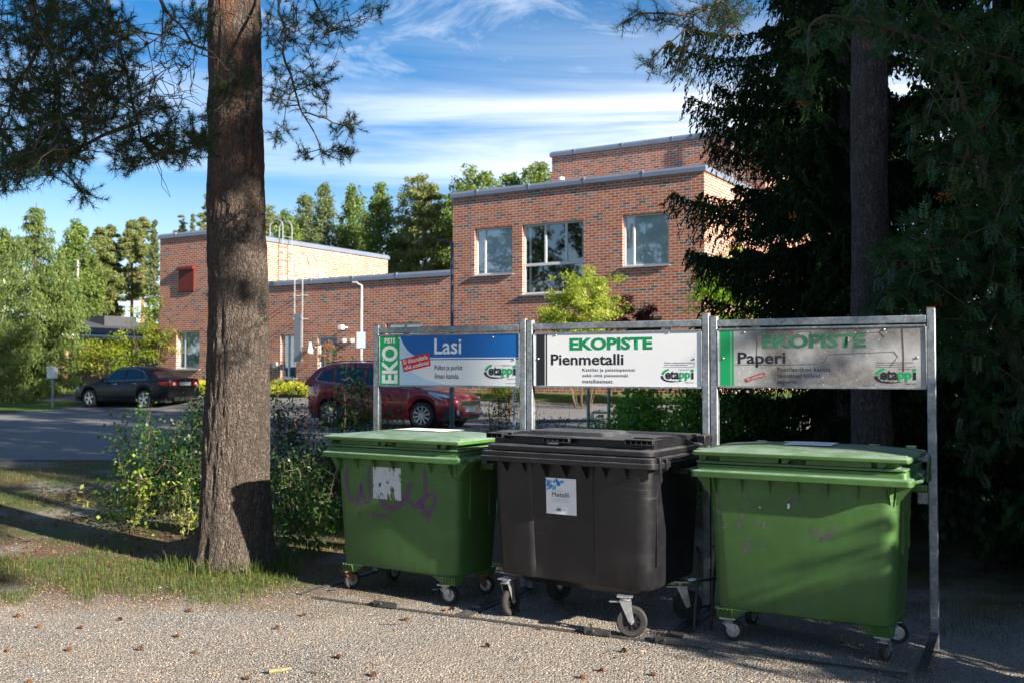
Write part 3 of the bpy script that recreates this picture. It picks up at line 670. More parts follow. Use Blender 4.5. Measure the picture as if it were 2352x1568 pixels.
def make_car(name, label, cat, loc, rz, paint, P):
    """x forward, wheels on z = 0; P holds the outline of this kind of car"""
    car = thing(name, label, cat, loc, rz)
    L0, L1 = P['rear'], P['nose']; Wd = P['w'] / 2; R0 = P['arch']; ax = P['axles']; wr = P['wr']
    sh = lambda x: interp(x, P['shoulder']); roof = lambda x: interp(x, P['roof'])
    def hw(x):
        v = Wd
        if x > L1 - 0.9: t = (x - (L1 - 0.9)) / 0.9; v -= P['tn'] * t ** 2.6
        if x < L0 + 0.7: t = (L0 + 0.7 - x) / 0.7; v -= P['tt'] * t ** 2.6
        return v
    def zb(x):
        z = 0.19 + 0.10 * sm((x - (L1 - 0.5)) / 0.5) + 0.12 * sm((L0 + 0.6 - x) / 0.6)
        for a in ax:
            q = R0 * R0 - (x - a) ** 2
            if q > 0: z = max(z, wr + math.sqrt(q) - 0.0)
        return z
    xs = sorted(set(list(np.linspace(L0, L1, 120)) + [a + s_ * R0 for a in ax for s_ in (-1, 1)]))
    def section(x):
        b, t, w_ = zb(x), sh(x), hw(x); pts = []
        for (fy, fz) in ((0.90, 0.0), (0.975, 0.10), (1.0, 0.38), (1.0, 0.62), (0.985, 0.85), (0.955, 0.95)): pts.append((fy * w_, b + (t - b) * fz))
        bump_ = P['crown']
        for fy, fz in ((0.90, 0.0), (0.80, 0.35), (0.6, 0.62), (0.3, 0.9), (0.0, 1.0)): pts.append((fy * w_, t + bump_ * fz))
        return [(x, y, z) for y, z in pts] + [(x, -y, z) for y, z in pts[-2::-1]]
    loops = [section(x) for x in xs]
    # round the two ends in
    def shrink(loop, dx, f, zc):
        return [(p[0] + dx, p[1] * f, zc + (p[2] - zc) * f) for p in loop]
    z1_ = (zb(L1) + sh(L1)) / 2; z0_ = (zb(L0) + sh(L0)) / 2
    loops = [shrink(loops[0], -0.05, 0.90, z0_), shrink(loops[0], -0.025, 0.96, z0_)] + loops + [shrink(loops[-1], 0.03, 0.95, z1_), shrink(loops[-1], 0.055, 0.86, z1_)]
    b = MB(); b.loft(loops)
    # greenhouse
    g0_, g1_ = P['cabin']; tum = P['tumble']
    yb = lambda x: 0.905 * hw(min(max(x, L0 + 0.5), L1 - 0.9))
    def gsec(x):
        s0 = sh(x) - 0.01; r = max(roof(x), s0 + 0.012); y0 = yb(x); zr = s0 + (r - s0) * 0.90; yr = y0 - tum * (zr - s0)
        pts = [(y0, s0 - 0.05), (y0, s0), (lerp(y0, yr, 0.5), lerp(s0, zr, 0.5)), (yr, zr), (yr - 0.05, lerp(zr, r, 0.65)), (yr * 0.75, r), (yr * 0.4, r + 0.012), (0, r + 0.016)]
        return [(x, y, z) for y, z in pts] + [(x, -y, z) for y, z in pts[-2::-1]]
    b.loft([gsec(x) for x in np.linspace(g0_, g1_, 60)])
    body = b.build('body', paint, car)
    # under-body and dark wheel wells
    u = MB(); u.box(L0 + 0.1, L1 - 0.1, -Wd * 0.86, Wd * 0.86, 0.2, 0.55)
    for a in ax:
        for s_ in (-1, 1): u.lathe([(R0 + 0.01, s_ * (Wd * 0.5)), (R0 + 0.01, s_ * (Wd * 0.93))], (a, 0, wr), 'y', 28)
    u.build('underbody', M['black'], car)
    # side glass, doors, trim on both sides
    def side(poly, off, s_):
        return [(x, s_ * (yb(x) - tum * max(0, z - (sh(x) - 0.01)) + off), z) for x, z in poly]
    for s_ in (-1, 1):
        for poly in P['glass']:
            q = MB(); pts = side(poly, 0.007, s_); q.quad(*pts); q.v = [tuple(v) for v in q.v]
            pts2 = side(poly, -0.004, s_); n = len(pts); b0 = len(q.v); q.v += pts2
            for j in range(n): q.f.append((j, (j + 1) % n, b0 + (j + 1) % n, b0 + j)); q.m.append(0); q.sm.append(False)
            q.build('window', M['carglass'], car)
        q = MB(); tr = side(P['trim'], 0.010, s_); q.tube(tr, 0.011, 6); q.build('window_trim', M['chrome'], car)
        def flank(x, z, off=0.004):
            t = (z - zb(x)) / (sh(x) - zb(x)); w_ = hw(x); fy = np.interp(t, [0, 0.10, 0.38, 0.62, 0.85, 0.95, 1.0], [0.90, 0.975, 1.0, 1.0, 0.985, 0.955, 0.90]); return (x, s_ * (fy * w_ + off), z)
        q = MB()
        for xd in P['seams']:
            zt = sh(xd); pts = [flank(xd + (0.0 if True else 0), z, 0.001) for z in np.linspace(0.27, zt - 0.02, 9)]; q.tube(pts, 0.004, 4)
        q.tube([flank(x, 0.29, 0.0) for x in np.linspace(ax[0] + R0 + 0.05, ax[1] - R0 - 0.05, 20)], 0.008, 5)
        q.build('door_seams', M['black'], car)
        for xh, zh in P['handles']:
            q = MB(); q.tube([flank(xh - 0.09, zh, 0.0), flank(xh - 0.075, zh, 0.035), flank(xh + 0.075, zh, 0.035), flank(xh + 0.09, zh, 0.0)], 0.012, 6); q.build('door_handle', M['chrome'] if P['kind'] == 'sedan' else paint, car)
        # mirror
        xm, zm = P['mirror']; y0 = yb(xm); q = MB()
        q.loft([[(xm + 0.07 * f + 0.02 * a, s_ * (y0 + 0.03 + 0.17 * t), zm + 0.06 * f * b_) for a, b_ in ((1, 0), (0.5, 1), (-0.5, 1), (-1, 0), (-0.5, -1), (0.5, -1))] for t, f in ((0, 0.6), (0.25, 1.1), (0.8, 1.1), (1.0, 0.6))])
        q.build('mirror', M['black'] if P['kind'] == 'sedan' else paint, car)
        # wheels
        for a in ax:
            q = MB(); yo = s_ * (Wd - 0.015)
            q.lathe([(wr * 0.66, -s_ * 0.02), (wr * 0.70, 0), (wr * 0.93, 0.0), (wr, -s_ * 0.03), (wr, -s_ * 0.19), (wr * 0.9, -s_ * 0.22), (wr * 0.6, -s_ * 0.22)], (a, yo, wr), 'y', 36)
            ty = q.build('tyre', M['rubber'], car)
            q = MB(); q.lathe([(wr * 0.70, -s_ * 0.004), (wr * 0.665, -s_ * 0.002), (wr * 0.64, -s_ * 0.05), (wr * 0.60, -s_ * 0.12)], (a, yo, wr), 'y', 36)
            q.lathe([(0, s_ * 0.0), (0.045, -s_ * 0.0), (0.06, -s_ * 0.015), (0.06, -s_ * 0.05)], (a, yo, wr), 'y', 20)
            ns = P['spokes']
            for k in range(ns):
                th = 2 * math.pi * k / ns + 0.2
                for dth in ((-0.13, 0.13) if ns == 5 else (0,)):
                    A = (a + 0.03 * math.cos(th), yo - s_ * 0.02, wr + 0.03 * math.sin(th)); B = (a + wr * 0.655 * math.cos(th + dth), yo - s_ * 0.012, wr + wr * 0.655 * math.sin(th + dth))
                    q.bar(A, B, 0.034, 0.02, up=(0, 1, 0))
            q.build('wheel_rim', M['rim'], ty); q = MB(); q.lathe([(0, -s_ * 0.10), (wr * 0.6, -s_ * 0.10)], (a, yo, wr), 'y', 28); q.build('brake_disc', M['black'], ty)
    # windscreen and rear window
    def screen(nm, xa, xb, frac, m_=M['carglass']):
        q = MB()
        def fn(u, v):
            x = lerp(xa, xb, v); s0 = sh(x) - 0.01; r = roof(x); zr = s0 + (r - s0) * 0.90; yr = yb(x) - tum * (zr - s0)
            y = u * (yr - 0.05) * frac; z = r + 0.016 * (1 - (abs(u)) ** 1.5) + 0.010
            return (x, y, z)
        q.grid(fn, list(np.linspace(-1, 1, 13)), list(np.linspace(0, 1, 8))); q.build(nm, m_, car)
    screen('windscreen', *P['ws'], 0.96); screen('rear_window', *P['rw'], 0.93)
    P['extra'](car, dict(sh=sh, roof=roof, hw=hw, zb=zb, L0=L0, L1=L1, paint=paint, Wd=Wd))
    return car
def ends_patch(car, nm, m_, fn, ys, zs, parent=None):
    q = MB(); q.grid(fn, list(ys), list(zs)); return q.build(nm, m_, parent or car)
def sedan_extra(car, c):
    L0, L1, sh, hw = c['L0'], c['L1'], c['sh'], c['hw']
    for s_ in (-1, 1):   # tail lamps wrap round the corner
        q = MB(); 
        pts = []
        for x, f in ((L0 + 0.34, 1.0), (L0 + 0.16, 1.0), (L0 + 0.03, 0.97)): pts.append((x, s_ * (hw(x) * 0.995 + 0.006)))
        pts += [(L0 - 0.058, s_ * hw(L0) * 0.86), (L0 - 0.064, s_ * hw(L0) * 0.52)]
        zt = [0.90, 0.925, 0.93, 0.93, 0.93]; zb_ = [0.86, 0.80, 0.78, 0.775, 0.79]
        q.loft([[(p[0], p[1], a) for p, a in zip(pts, zb_)], [(p[0], p[1], a) for p, a in zip(pts, zt)]], False, False, closed=False); q.build('tail_lamp', M['redlamp'], car, solid=0)
        q = MB(); q.lathe([(0, -0.012), (0.045, -0.008), (0.045, 0)], (L0 - 0.062, s_ * 0.52, 0.85), 'x', 14); q.build('reflector', M['lens'], car)
        q = MB(); xs = (L1 - 0.35, L1 - 0.12, L1 + 0.0, L1 + 0.05); q.loft([[(x, s_ * (hw(x) * (0.99 if i < 3 else 0.82) + 0.006), 0.60 + 0.02 * i) for i, x in enumerate(xs)], [(x, s_ * (hw(x) * (0.97 if i < 3 else 0.78) + 0.006), 0.72 - 0.01 * i) for i, x in enumerate(xs)]], False, False, closed=False); q.build('headlight', M['lens'], car)
    q = MB(); q.box(L0 - 0.075, L0 - 0.060, -0.26, 0.26, 0.80, 0.91); p = q.build('number_plate', M['plate'], car)
    q = MB(); q.box(L0 - 0.0765, L0 - 0.0755, 0.215, 0.255, 0.805, 0.905); q.build('plate_band', M['bluesign'], p)
    q = MB()
    for k in range(6): q.box(L0 - 0.0775, L0 - 0.0755, 0.17 - k * 0.068 - 0.022, 0.17 - k * 0.068 + 0.022, 0.825, 0.885)
    q.build('plate_marks', M['greymetal'], p)
    q = MB(); q.box(L0 - 0.078, L0 + 0.02, -hw(L0) * 0.9, hw(L0) * 0.9, 0.63, 0.66); q.build('bumper_line', M['paint_black'], car, bevel=0.01)
    q = MB(); q.lathe([(0, -0.01), (0.035, -0.01), (0.035, 0)], (L0 - 0.066, 0, 0.96), 'x', 14); q.build('badge', M['chrome'], car)
    q = MB(); q.box(L0 - 0.068, L0 - 0.05, -0.5, 0.5, 0.27, 0.40); q.build('rear_skirt', M['black'], car)
P_sedan = dict(kind='sedan', rear=-1.02, nose=3.60, w=1.76, axles=(0.0, 2.67), wr=0.318, arch=0.36, tn=0.22, tt=0.13, crown=0.035, tumble=0.42, spokes=5,
    shoulder=[(-1.1, 1.0), (-0.9, 1.03), (-0.3, 1.0), (0.6, 0.955), (1.6, 0.92), (2.2, 0.90), (2.9, 0.82), (3.35, 0.72), (3.6, 0.62)],
    roof=[(-0.62, 1.0), (-0.30, 1.16), (0.05, 1.335), (0.35, 1.42), (0.8, 1.455), (1.3, 1.44), (1.6, 1.36), (1.95, 1.16), (2.38, 0.91)], cabin=(-0.62, 2.38),
    glass=[[(-0.02, 1.0), (0.22, 0.99), (0.22, 1.30), (0.15, 1.27)], [(0.27, 0.99), (0.95, 0.965), (0.95, 1.355), (0.62, 1.36), (0.27, 1.31)], [(1.02, 0.965), (2.02, 0.925), (1.90, 1.03), (1.60, 1.23), (1.40, 1.32), (1.02, 1.355)]],
    trim=[(2.05, 0.925), (1.0, 0.955), (-0.1, 0.995), (0.0, 1.13), (0.2, 1.29), (0.6, 1.375), (1.05, 1.375), (1.42, 1.335), (1.65, 1.235), (1.95, 1.03), (2.05, 0.925)],
    seams=(0.98, 2.05, 0.36), handles=((0.45, 0.86), (1.40, 0.83)), mirror=(1.88, 0.98), ws=(2.30, 1.55), rw=(-0.52, 0.16), extra=sedan_extra)
def mpv_extra(car, c):
    L0, L1, sh, hw = c['L0'], c['L1'], c['sh'], c['hw']
    for s_ in (-1, 1):
        q = MB(); xs = (L1 - 0.62, L1 - 0.40, L1 - 0.18, L1 - 0.03)
        q.loft([[(x, s_ * (hw(x) * (0.995, 1.0, 0.985, 0.93)[i] + 0.006), (0.86, 0.74, 0.69, 0.68)[i]) for i, x in enumerate(xs)], [(x, s_ * (hw(x) * (0.985, 0.975, 0.95, 0.86)[i] + 0.008), (0.90, 0.87, 0.815, 0.755)[i]) for i, x in enumerate(xs)]], False, False, closed=False)
        h = q.build('headlight', M['lens'], car); q = MB(); q.tube([(x, s_ * (hw(x) * (0.99, 1.0, 0.98)[i] + 0.014), (0.81, 0.765, 0.73)[i]) for i, x in enumerate(xs[1:])], 0.018, 6); q.build('lamp_strip', M['white'], h)
        q = MB(); q.lathe([(0, 0.02), (0.06, 0.016), (0.07, 0)], (L1 + 0.03, s_ * 0.60, 0.40), 'x', 14); q.build('fog_lamp', M['lens'], car)
        q = MB(); q.loft([[(L0 + 0.25, s_ * (hw(L0 + 0.25) + 0.006), 0.92), (L0 + 0.02, s_ * hw(L0 + 0.02) * 0.99, 0.90), (L0 - 0.06, s_ * hw(L0) * 0.75, 0.90)], [(L0 + 0.18, s_ * (hw(L0 + 0.2)) * 0.985, 1.08), (L0 + 0.02, s_ * hw(L0 + 0.02) * 0.96, 1.08), (L0 - 0.05, s_ * hw(L0) * 0.75, 1.08)]], False, False, closed=False); q.build('tail_lamp', M['redlamp'], car)
    q = MB(); q.prism([(-0.46, 0.665), (-0.52, 0.60), (-0.40, 0.535), (0.40, 0.535), (0.52, 0.60), (0.46, 0.665)], 'x', L1 + 0.02, L1 + 0.062); gr = q.build('grille', M['black'], car)
    q = MB()
    for k in range(5): z = 0.55 + k * 0.025; q.tube([(L1 + 0.068, y, z) for y in np.linspace(-0.44, 0.44, 7)], 0.006, 5)
    q.tube([(L1 + 0.066, y, z) for y, z in ((-0.46, 0.665), (-0.52, 0.60), (-0.40, 0.535), (0.40, 0.535), (0.52, 0.60), (0.46, 0.665), (-0.46, 0.665))], 0.010, 5); q.build('grille_bars', M['chrome'], gr)
    q = MB(); q.prism([(-0.62, 0.46), (-0.72, 0.33), (-0.5, 0.30), (0.5, 0.30), (0.72, 0.33), (0.62, 0.46)], 'x', L1 - 0.02, L1 + 0.045); q.build('lower_intake', M['black'], car)
    q = MB(); q.box(L1 + 0.05, L1 + 0.075, -0.26, 0.26, 0.40, 0.51); p = q.build('number_plate', M['plate'], car)
    q = MB(); q.box(L1 + 0.0752, L1 + 0.0762, -0.255, -0.215, 0.405, 0.505); q.build('plate_band', M['bluesign'], p)
    q = MB(); q.box(L1 + 0.02, L1 + 0.07, -hw(L1) * 0.85, hw(L1) * 0.85, 0.255, 0.29); q.build('front_splitter', M['black'], car)
    q = MB()
    for s_ in (-1, 1): q.tube([(x, s_ * 0.60, c['roof'](x) + 0.03) for x in np.linspace(-0.3, 1.4, 12)], 0.014, 6)
    q.build('roof_rails', M['black'], car)
P_mpv = dict(kind='mpv', rear=-0.74, nose=3.45, w=1.83, axles=(0.0, 2.65), wr=0.325, arch=0.37, tn=0.27, tt=0.16, crown=0.05, tumble=0.34, spokes=10,
    shoulder=[(-0.9, 1.06), (-0.5, 1.12), (0.3, 1.07), (1.2, 1.02), (2.0, 0.97), (2.55, 0.96), (3.0, 0.90), (3.3, 0.80), (3.52, 0.68)],
    roof=[(-0.82, 1.08), (-0.66, 1.28), (-0.45, 1.49), (-0.1, 1.575), (0.5, 1.61), (1.1, 1.60), (1.5, 1.52), (2.0, 1.28), (2.62, 0.97)], cabin=(-0.82, 2.62),
    glass=[[(-0.42, 1.16), (0.02, 1.10), (0.02, 1.43), (-0.22, 1.40)], [(0.10, 1.09), (0.92, 1.045), (0.92, 1.49), (0.10, 1.46)], [(1.0, 1.04), (1.88, 0.995), (1.84, 1.15), (1.46, 1.40), (1.0, 1.485)], [(1.95, 0.99), (2.30, 0.975), (1.94, 1.13)]],
    trim=[(-0.30, 1.42), (-0.46, 1.20), (-0.44, 1.145), (0.05, 1.085), (0.9, 1.03), (1.9, 0.98), (2.38, 0.965)],
    seams=(0.96, 2.12, 0.22), handles=((0.30, 0.97), (1.16, 0.93)), mirror=(1.93, 1.06), ws=(2.55, 1.52), rw=(-0.74, -0.42), extra=mpv_extra)
zr_ = gz(-3.3, 24.4) + 0.03
cr = make_car('parked_car', 'dark red people carrier parked behind the glass recycling board', 'car', (-4.56 + 0.35, 24.98 + 0.83, zr_), math.atan2(-0.42, 0.92), M['paint_red'], P_mpv)
rear = ((331 - 1176) / F * 34.75, 34.75); 
cb = make_car('parked_car', 'black sedan parked at the far side of the asphalt, seen from its rear corner', 'car', (rear[0] + 0.37, rear[1] + 0.77, gz(rear[0], rear[1]) + 0.035), math.atan2(0.44, -0.9), M['paint_black'], P_sedan)

# ------------------------------------------------------------------ writing
def lettering(s, x0, z0, x1, z1, m_, parent, y=-0.002, bold=0.02, rot90=False, ang=0.0, name='lettering', pl_='xz', piv=None, sp=1.0):
    """the string s fitted to a box of its panel"""
    c = bpy.data.curves.new('t', 'FONT'); c.body = s; c.size = 1; c.offset = bold; c.space_character = sp; c.fill_mode = 'FRONT'; c.resolution_u = 3; c.extrude = 0.0
    o = bpy.data.objects.new('t', c); COL.objects.link(o)
    dg = bpy.context.evaluated_depsgraph_get(); me = bpy.data.meshes.new_from_object(o.evaluated_get(dg))
    bpy.data.objects.remove(o); bpy.data.curves.remove(c)
    n = len(me.vertices); V = np.zeros(n * 3, dtype=np.float32); me.vertices.foreach_get('co', V); V = V.reshape(-1, 3)[:, :2]
    if rot90: V = np.stack([-V[:, 1], V[:, 0]], 1)
    lo, hi = V.min(0), V.max(0); V = (V - lo) / np.maximum(hi - lo, 1e-6)
    X = x0 + V[:, 0] * (x1 - x0); Z = z0 + V[:, 1] * (z1 - z0)
    if ang:
        cx, cz = piv or ((x0 + x1) / 2, (z0 + z1) / 2); ca, sa = math.cos(ang), math.sin(ang); X, Z = cx + (X - cx) * ca - (Z - cz) * sa, cz + (X - cx) * sa + (Z - cz) * ca
    out = np.stack([X, np.full(n, y), Z], 1) if pl_ == 'xz' else np.stack([X, Z, np.full(n, y)], 1)
    me.vertices.foreach_set('co', out.astype(np.float32).ravel()); me.name = name
    me.materials.clear(); me.materials.append(m_); me.update()
    ob = bpy.data.objects.new(name, me); COL.objects.link(ob); ob.parent = parent; return ob
def patch(poly, m_, parent, y, name, pl_='xz'):
    q = MB(); pts = [(a, y, b) if pl_ == 'xz' else (a, b, y) for a, b in poly]; q.quad(*pts); return q.build(name, m_, parent, fix=False)
def logo(cx, cz, w_, parent, y, col2='sgreen', small=True, fs=M['ink'], pl_='xz'):
    """the recycling company's mark: arrows curling round the word; (cx, cz) its lower left corner"""
    k = w_
    def T(u, v): return (cx + u * k, cz + v * k)
    top = [T(0.27 - 0.26 * math.cos(t), 0.20 + 0.22 * math.sin(t)) for t in np.linspace(R(15), R(75), 8)]
    inner = [T(0.29 - 0.20 * math.cos(t), 0.20 + 0.165 * math.sin(t)) for t in np.linspace(R(75), R(15), 8)]
    patch(top + [T(0.26, 0.42), T(0.25, 0.385)] + inner, M[col2], parent, y, 'logo_arrow', pl_)
    a = [T(0.33 - 0.33 * math.cos(t), 0.19 - 0.165 * math.sin(t)) for t in np.linspace(R(-8), R(92), 16)]
    b = [T(0.30 - 0.22 * math.cos(t), 0.19 - 0.120 * math.sin(t)) for t in np.linspace(R(90), R(-12), 14)]
    patch(a + [T(0.60, 0.045), T(0.72, 0.075), T(0.5, 0.058)] + b, M['ink'] if fs is M['ink'] else fs, parent, y, 'logo_swoosh', pl_)
    lettering('eta', *T(0.145, 0.115), *T(0.565, 0.36), M['ink'], parent, y - 0.0005, 0.03, pl_=pl_, name='logo_word')
    lettering('pp', *T(0.57, 0.06), *T(0.90, 0.31), M[col2], parent, y - 0.0005, 0.03, pl_=pl_, name='logo_word')
    patch([T(0.925, 0.115), T(0.995, 0.115), T(0.995, 0.31), T(0.925, 0.31)], M['ink'], parent, y - 0.0005, 'logo_word', pl_)
    patch([T(0.96 + 0.045 * math.cos(t), 0.365 + 0.045 * math.sin(t)) for t in np.linspace(0, 6.1, 12)], M[col2], parent, y - 0.0005, 'logo_dot', pl_)
    if small:
        lettering('lakeuden', *T(0.57, 0.375), *T(0.88, 0.41), M['ink'], parent, y - 0.0005, 0.01, pl_=pl_, sp=1.3)
        lettering('etappi.com', *T(0.74, 0.0), *T(1.0, 0.04), M['ink'], parent, y - 0.0005, 0.012, pl_=pl_)

# ------------------------------------------------------------------ the three sign stands
ROW0 = Vector((-1.145, 8.5, 0.0)); RE = Vector((0.890, -0.4555, 0)); RANG = math.atan2(-0.4555, 0.890)
def worn_panel_mat(name, base, worn=0.0):
    t = mat(name); o = objc(t)
    c = t.mix(t.ramp(t.noise(o, 3, 5), [(0.3, 0.0), (0.8, 0.12)]), base, (0.5, 0.5, 0.5))
    if worn:
        sx = t.add('ShaderNodeSeparateXYZ', ins={0: o}); xx = sx.outputs[0]
        g = t.ramp(t.math('ADD', t.math('MULTIPLY', t.noise(o, 2.6, 3), 0.9), t.math('MULTIPLY', t.noise(o, 9, 6, 0.7), 0.35)), [(0.42, 0.0), (0.72, 1.0)])
        c = t.mix(t.math('MULTIPLY', t.ramp(xx, [(0.12, 0.15), (0.35, 1.0)]), g), (0.50, 0.50, 0.50), (0.11, 0.095, 0.085))
        sp = t.ramp(t.vor(t.mapping(o, (1, 1, 0.7)), 42, 'F1'), [(0.10, 1.0), (0.16, 0.0)]); sel = t.ramp(t.noise(o, 22, 2), [(0.53, 0.0), (0.56, 1.0)])
        c = t.mix(t.math('MULTIPLY', sp, sel), c, (0.82, 0.82, 0.80))
        fine = t.ramp(t.noise(o, 150, 2), [(0.60, 0.0), (0.68, 0.5)]); c = t.mix(fine, c, (0.55, 0.55, 0.53))
        prin(t, c, 0.6); return t.m
    prin(t, c, 0.33, spec=0.5); return t.m
M['panel'] = worn_panel_mat('sign_panel_white', (0.78, 0.80, 0.83)); M['panel_worn'] = worn_panel_mat('sign_panel_worn', (0.5, 0.5, 0.5), 1)
def faded(name, c, bg_=(0.16, 0.14, 0.13)):
    t = mat(name); o = objc(t); f = t.ramp(t.noise(o, 38, 5, 0.75), [(0.47, 0.0), (0.60, 0.8)])
    prin(t, t.mix(f, c, bg_), 0.6); return t.m
M['fgreen'] = faded('faded_green', (0.01, 0.19, 0.085)); M['fink'] = faded('faded_ink', (0.018, 0.018, 0.024)); M['fred'] = faded('faded_red', (0.38, 0.02, 0.03), (0.3, 0.2, 0.2))
def sign_stand(a0, a1, ztop, label, left_gap=0.0):
    base = ROW0 + RE * a0; L = a1 - a0
    st = thing('sign_stand', label, 'sign stand', base, RANG, 'recycling sign stands above the bins')
    pw = 0.056
    for x in (pw / 2, L - pw / 2):
        q = MB(); zz = ztop + (0.02 if x > 1 else 0.0); q.box(x - pw / 2 + 0.001, x + pw / 2 - 0.001, -pw / 2, pw / 2, -0.16, zz); p = q.build('post', M['galv'], st, bevel=0.006)
        q = MB(); q.box(x - pw / 2 + 0.003, x + pw / 2 - 0.003, -pw / 2 + 0.002, pw / 2 - 0.002, zz, zz + 0.006); q.build('post_cap', M['rust'], p)
    q = MB(); q.box(pw, L - pw, -pw / 2 + 0.001, pw / 2 - 0.001, ztop - 0.075, ztop - 0.025); q.build('top_rail', M['galv'], st, bevel=0.005)
    for x in (0.22 * L, 0.78 * L):
        q = MB(); q.box(x - 0.025, x + 0.025, -0.008, 0.008, ztop - 0.11, ztop - 0.075); q.build('bracket', M['galv'], st)
    q = MB(); q.box(pw, L - pw, -pw / 2 + 0.001, pw / 2 - 0.001, 1.105, 1.165); q.build('middle_rail', M['galv'], st, bevel=0.005)
    for x in (pw / 2, L - pw / 2): q = MB(); q.box(x - 0.025, x + 0.025, -1.02, 0.06, 0.001, 0.010); q.build('foot_plate', M['footsteel'], st)
    return st, L, pw
def frame(st, x0, x1, z0, z1, m_):
    q = MB(); t = 0.014; y0, y1 = -0.030, 0.0
    q.box(x0, x1, y0, y1, z1, z1 + t); q.box(x0, x1, y0, y1, z0 - t, z0); q.box(x0 - 0.006, x0, y0, y1, z0, z1); q.box(x1, x1 + 0.006, y0, y1, z0, z1)
    fr = q.build('sign_frame', M['galv'], st, bevel=0.002)
    q = MB(); q.box(x0, x1, -0.024, -0.014, z0, z1); return q.build('sign_board', m_, st)
def screws(pts, P_, bd):
    q = MB()
    for x, z in pts: a, b = P_(x, z); q.lathe([(0, -0.004), (0.006, -0.0035), (0.009, 0.0)], (a, -0.0255, b), 'y', 10)
    q.build('screws', M['zinc'], bd)
# 1: glass
st, L, pw = sign_stand(-0.03, 1.421, 2.085, 'sign stand with the blue and white glass recycling board')
bx0, bx1, bz0, bz1 = pw + 0.01, L - pw - 0.006, 1.578, 1.988
bd = frame(st, bx0, bx1, bz0, bz1, M['panel']); Y0 = -0.0246
def P1(x, y):
    u = (x - 303) / 1830; u = u * (1 + 0.04 * (u - 1)); top = 382 - 40 * (x - 303) / 1830; bot = 1018 + 12 * (x - 303) / 1830
    return bx0 + u * (bx1 - bx0), bz0 + (bot - y) / (bot - top) * (bz1 - bz0)
def box1(x0, y0, x1, y1): a, b = P1(x0, y1); c, d = P1(x1, y0); return a, b, c, d
lb = [P1(*p) for p in ((592, 379), (640, 470), (700, 560), (760, 612), (830, 650), (900, 672), (592, 684))]
patch([P1(592, 376)] + [P1(*p) for p in ((2133, 343), (2133, 652), (1500, 656), (900, 660), (830, 648), (760, 612), (700, 560), (640, 475))], M['sblue'], bd, Y0, 'blue_field')
patch([P1(592, 385), P1(638, 478), P1(698, 563), P1(758, 615), P1(828, 651), P1(890, 663), P1(592, 682)], M['lblue'], bd, Y0, 'pale_field')
patch([P1(592, 683), P1(2133, 665), P1(2133, 680), P1(592, 694)], M['sblue'], bd, Y0, 'blue_line')
patch([P1(592, 700), P1(700, 800), P1(800, 868), P1(900, 920), P1(1000, 958), P1(1120, 990), P1(1240, 1020), P1(592, 1017)], M['lblue'], bd, Y0, 'pale_field')
patch([P1(303, 1017), P1(592, 1018), P1(592, 377), P1(303, 383)], M['sgreen'], bd, Y0 - 0.0004, 'green_band')
lettering('PISTE', *box1(373, 403, 528, 473), M['swhite'], bd, Y0 - 0.001, 0.03)
a, b, c, d = box1(334, 500, 566, 998); lettering('EKO', a, b, c, d, M['swhite'], bd, Y0 - 0.001, 0.035, rot90=True)
lettering('Lasi', *box1(1072, 400, 1426, 616), M['swhite'], bd, Y0 - 0.001, 0.016)
rp = [P1(*p) for p in ((618, 683), (648, 851), (1027, 763), (998, 592))]; patch(rp, M['sred'], bd, Y0 - 0.001, 'red_label')
an = math.atan2(rp[2][1] - rp[1][1], rp[2][0] - rp[1][0]); cx = sum(p[0] for p in rp) / 4; cz = sum(p[1] for p in rp) / 4; w2 = (rp[2] [0]- rp[1][0]) / 2 * 1.0; h2 = 0.052
lettering('Ei ikkunalasia', cx - w2 * 0.90, cz + 0.006, cx + w2 * 0.88, cz + 0.044, M['swhite'], bd, Y0 - 0.0016, 0.016, ang=an, piv=(cx, cz))
lettering('eikä posliinia!', cx - w2 * 0.92, cz - 0.050, cx + w2 * 0.90, cz - 0.006, M['swhite'], bd, Y0 - 0.0016, 0.016, ang=an, piv=(cx, cz))
lettering('Pullot ja purkit', *box1(1076, 757, 1441, 841), M['ink'], bd, Y0 - 0.001, 0.010); lettering('ilman kansia.', *box1(1077, 865, 1399, 936), M['ink'], bd, Y0 - 0.001, 0.010)
a, b = P1(1715, 945); c, _ = P1(2097, 945); logo(a, b, c - a, bd, Y0 - 0.001)
lettering('-ympäristösi hyväksi!', *box1(1836, 748, 2022, 770), M['faint'], bd, Y0 - 0.001, 0.0); lettering('puh. (06) 421 4900', *box1(1983, 988, 2101, 1005), M['ink'], bd, Y0 - 0.001, 0.012)
screws([(578, 407), (1821, 387), (353, 690), (2077, 682)], P1, bd)
# 2: small metal
st, L, pw = sign_stand(1.424, 2.893, 2.09, 'sign stand with the clean white small metal board between the other two')
bx0, bx1, bz0, bz1 = pw + 0.014, L - pw - 0.006, 1.582, 1.980
bd = frame(st, bx0, bx1, bz0, bz1, M['panel'])
def P2(x, y):
    u = (x - 262) / 1891; u = u * (1 + 0.06 * (u - 1)); t_ = (x - 262) / 1891; top = 322 - 30 * t_; bot = 887 + 18 * t_
    return bx0 + u * (bx1 - bx0), bz0 + (bot - y) / (bot - top) * (bz1 - bz0)
def box2(x0, y0, x1, y1): a, b = P2(x0, y1); c, d = P2(x1, y0); return a, b, c, d
patch([P2(290, 886), P2(400, 886), P2(400, 324), P2(290, 324)], M['ink'], bd, Y0, 'black_band'); patch([P2(413, 887), P2(430, 887), P2(430, 323), P2(413, 323)], M['ink'], bd, Y0, 'black_line')
lettering('EKOPISTE', *box2(710, 348, 1657, 501), M['dgreen'], bd, Y0, 0.045, name='lettering'); lettering('Pienmetalli', *box2(478, 535, 1342, 663), M['ink'], bd, Y0, 0.022)
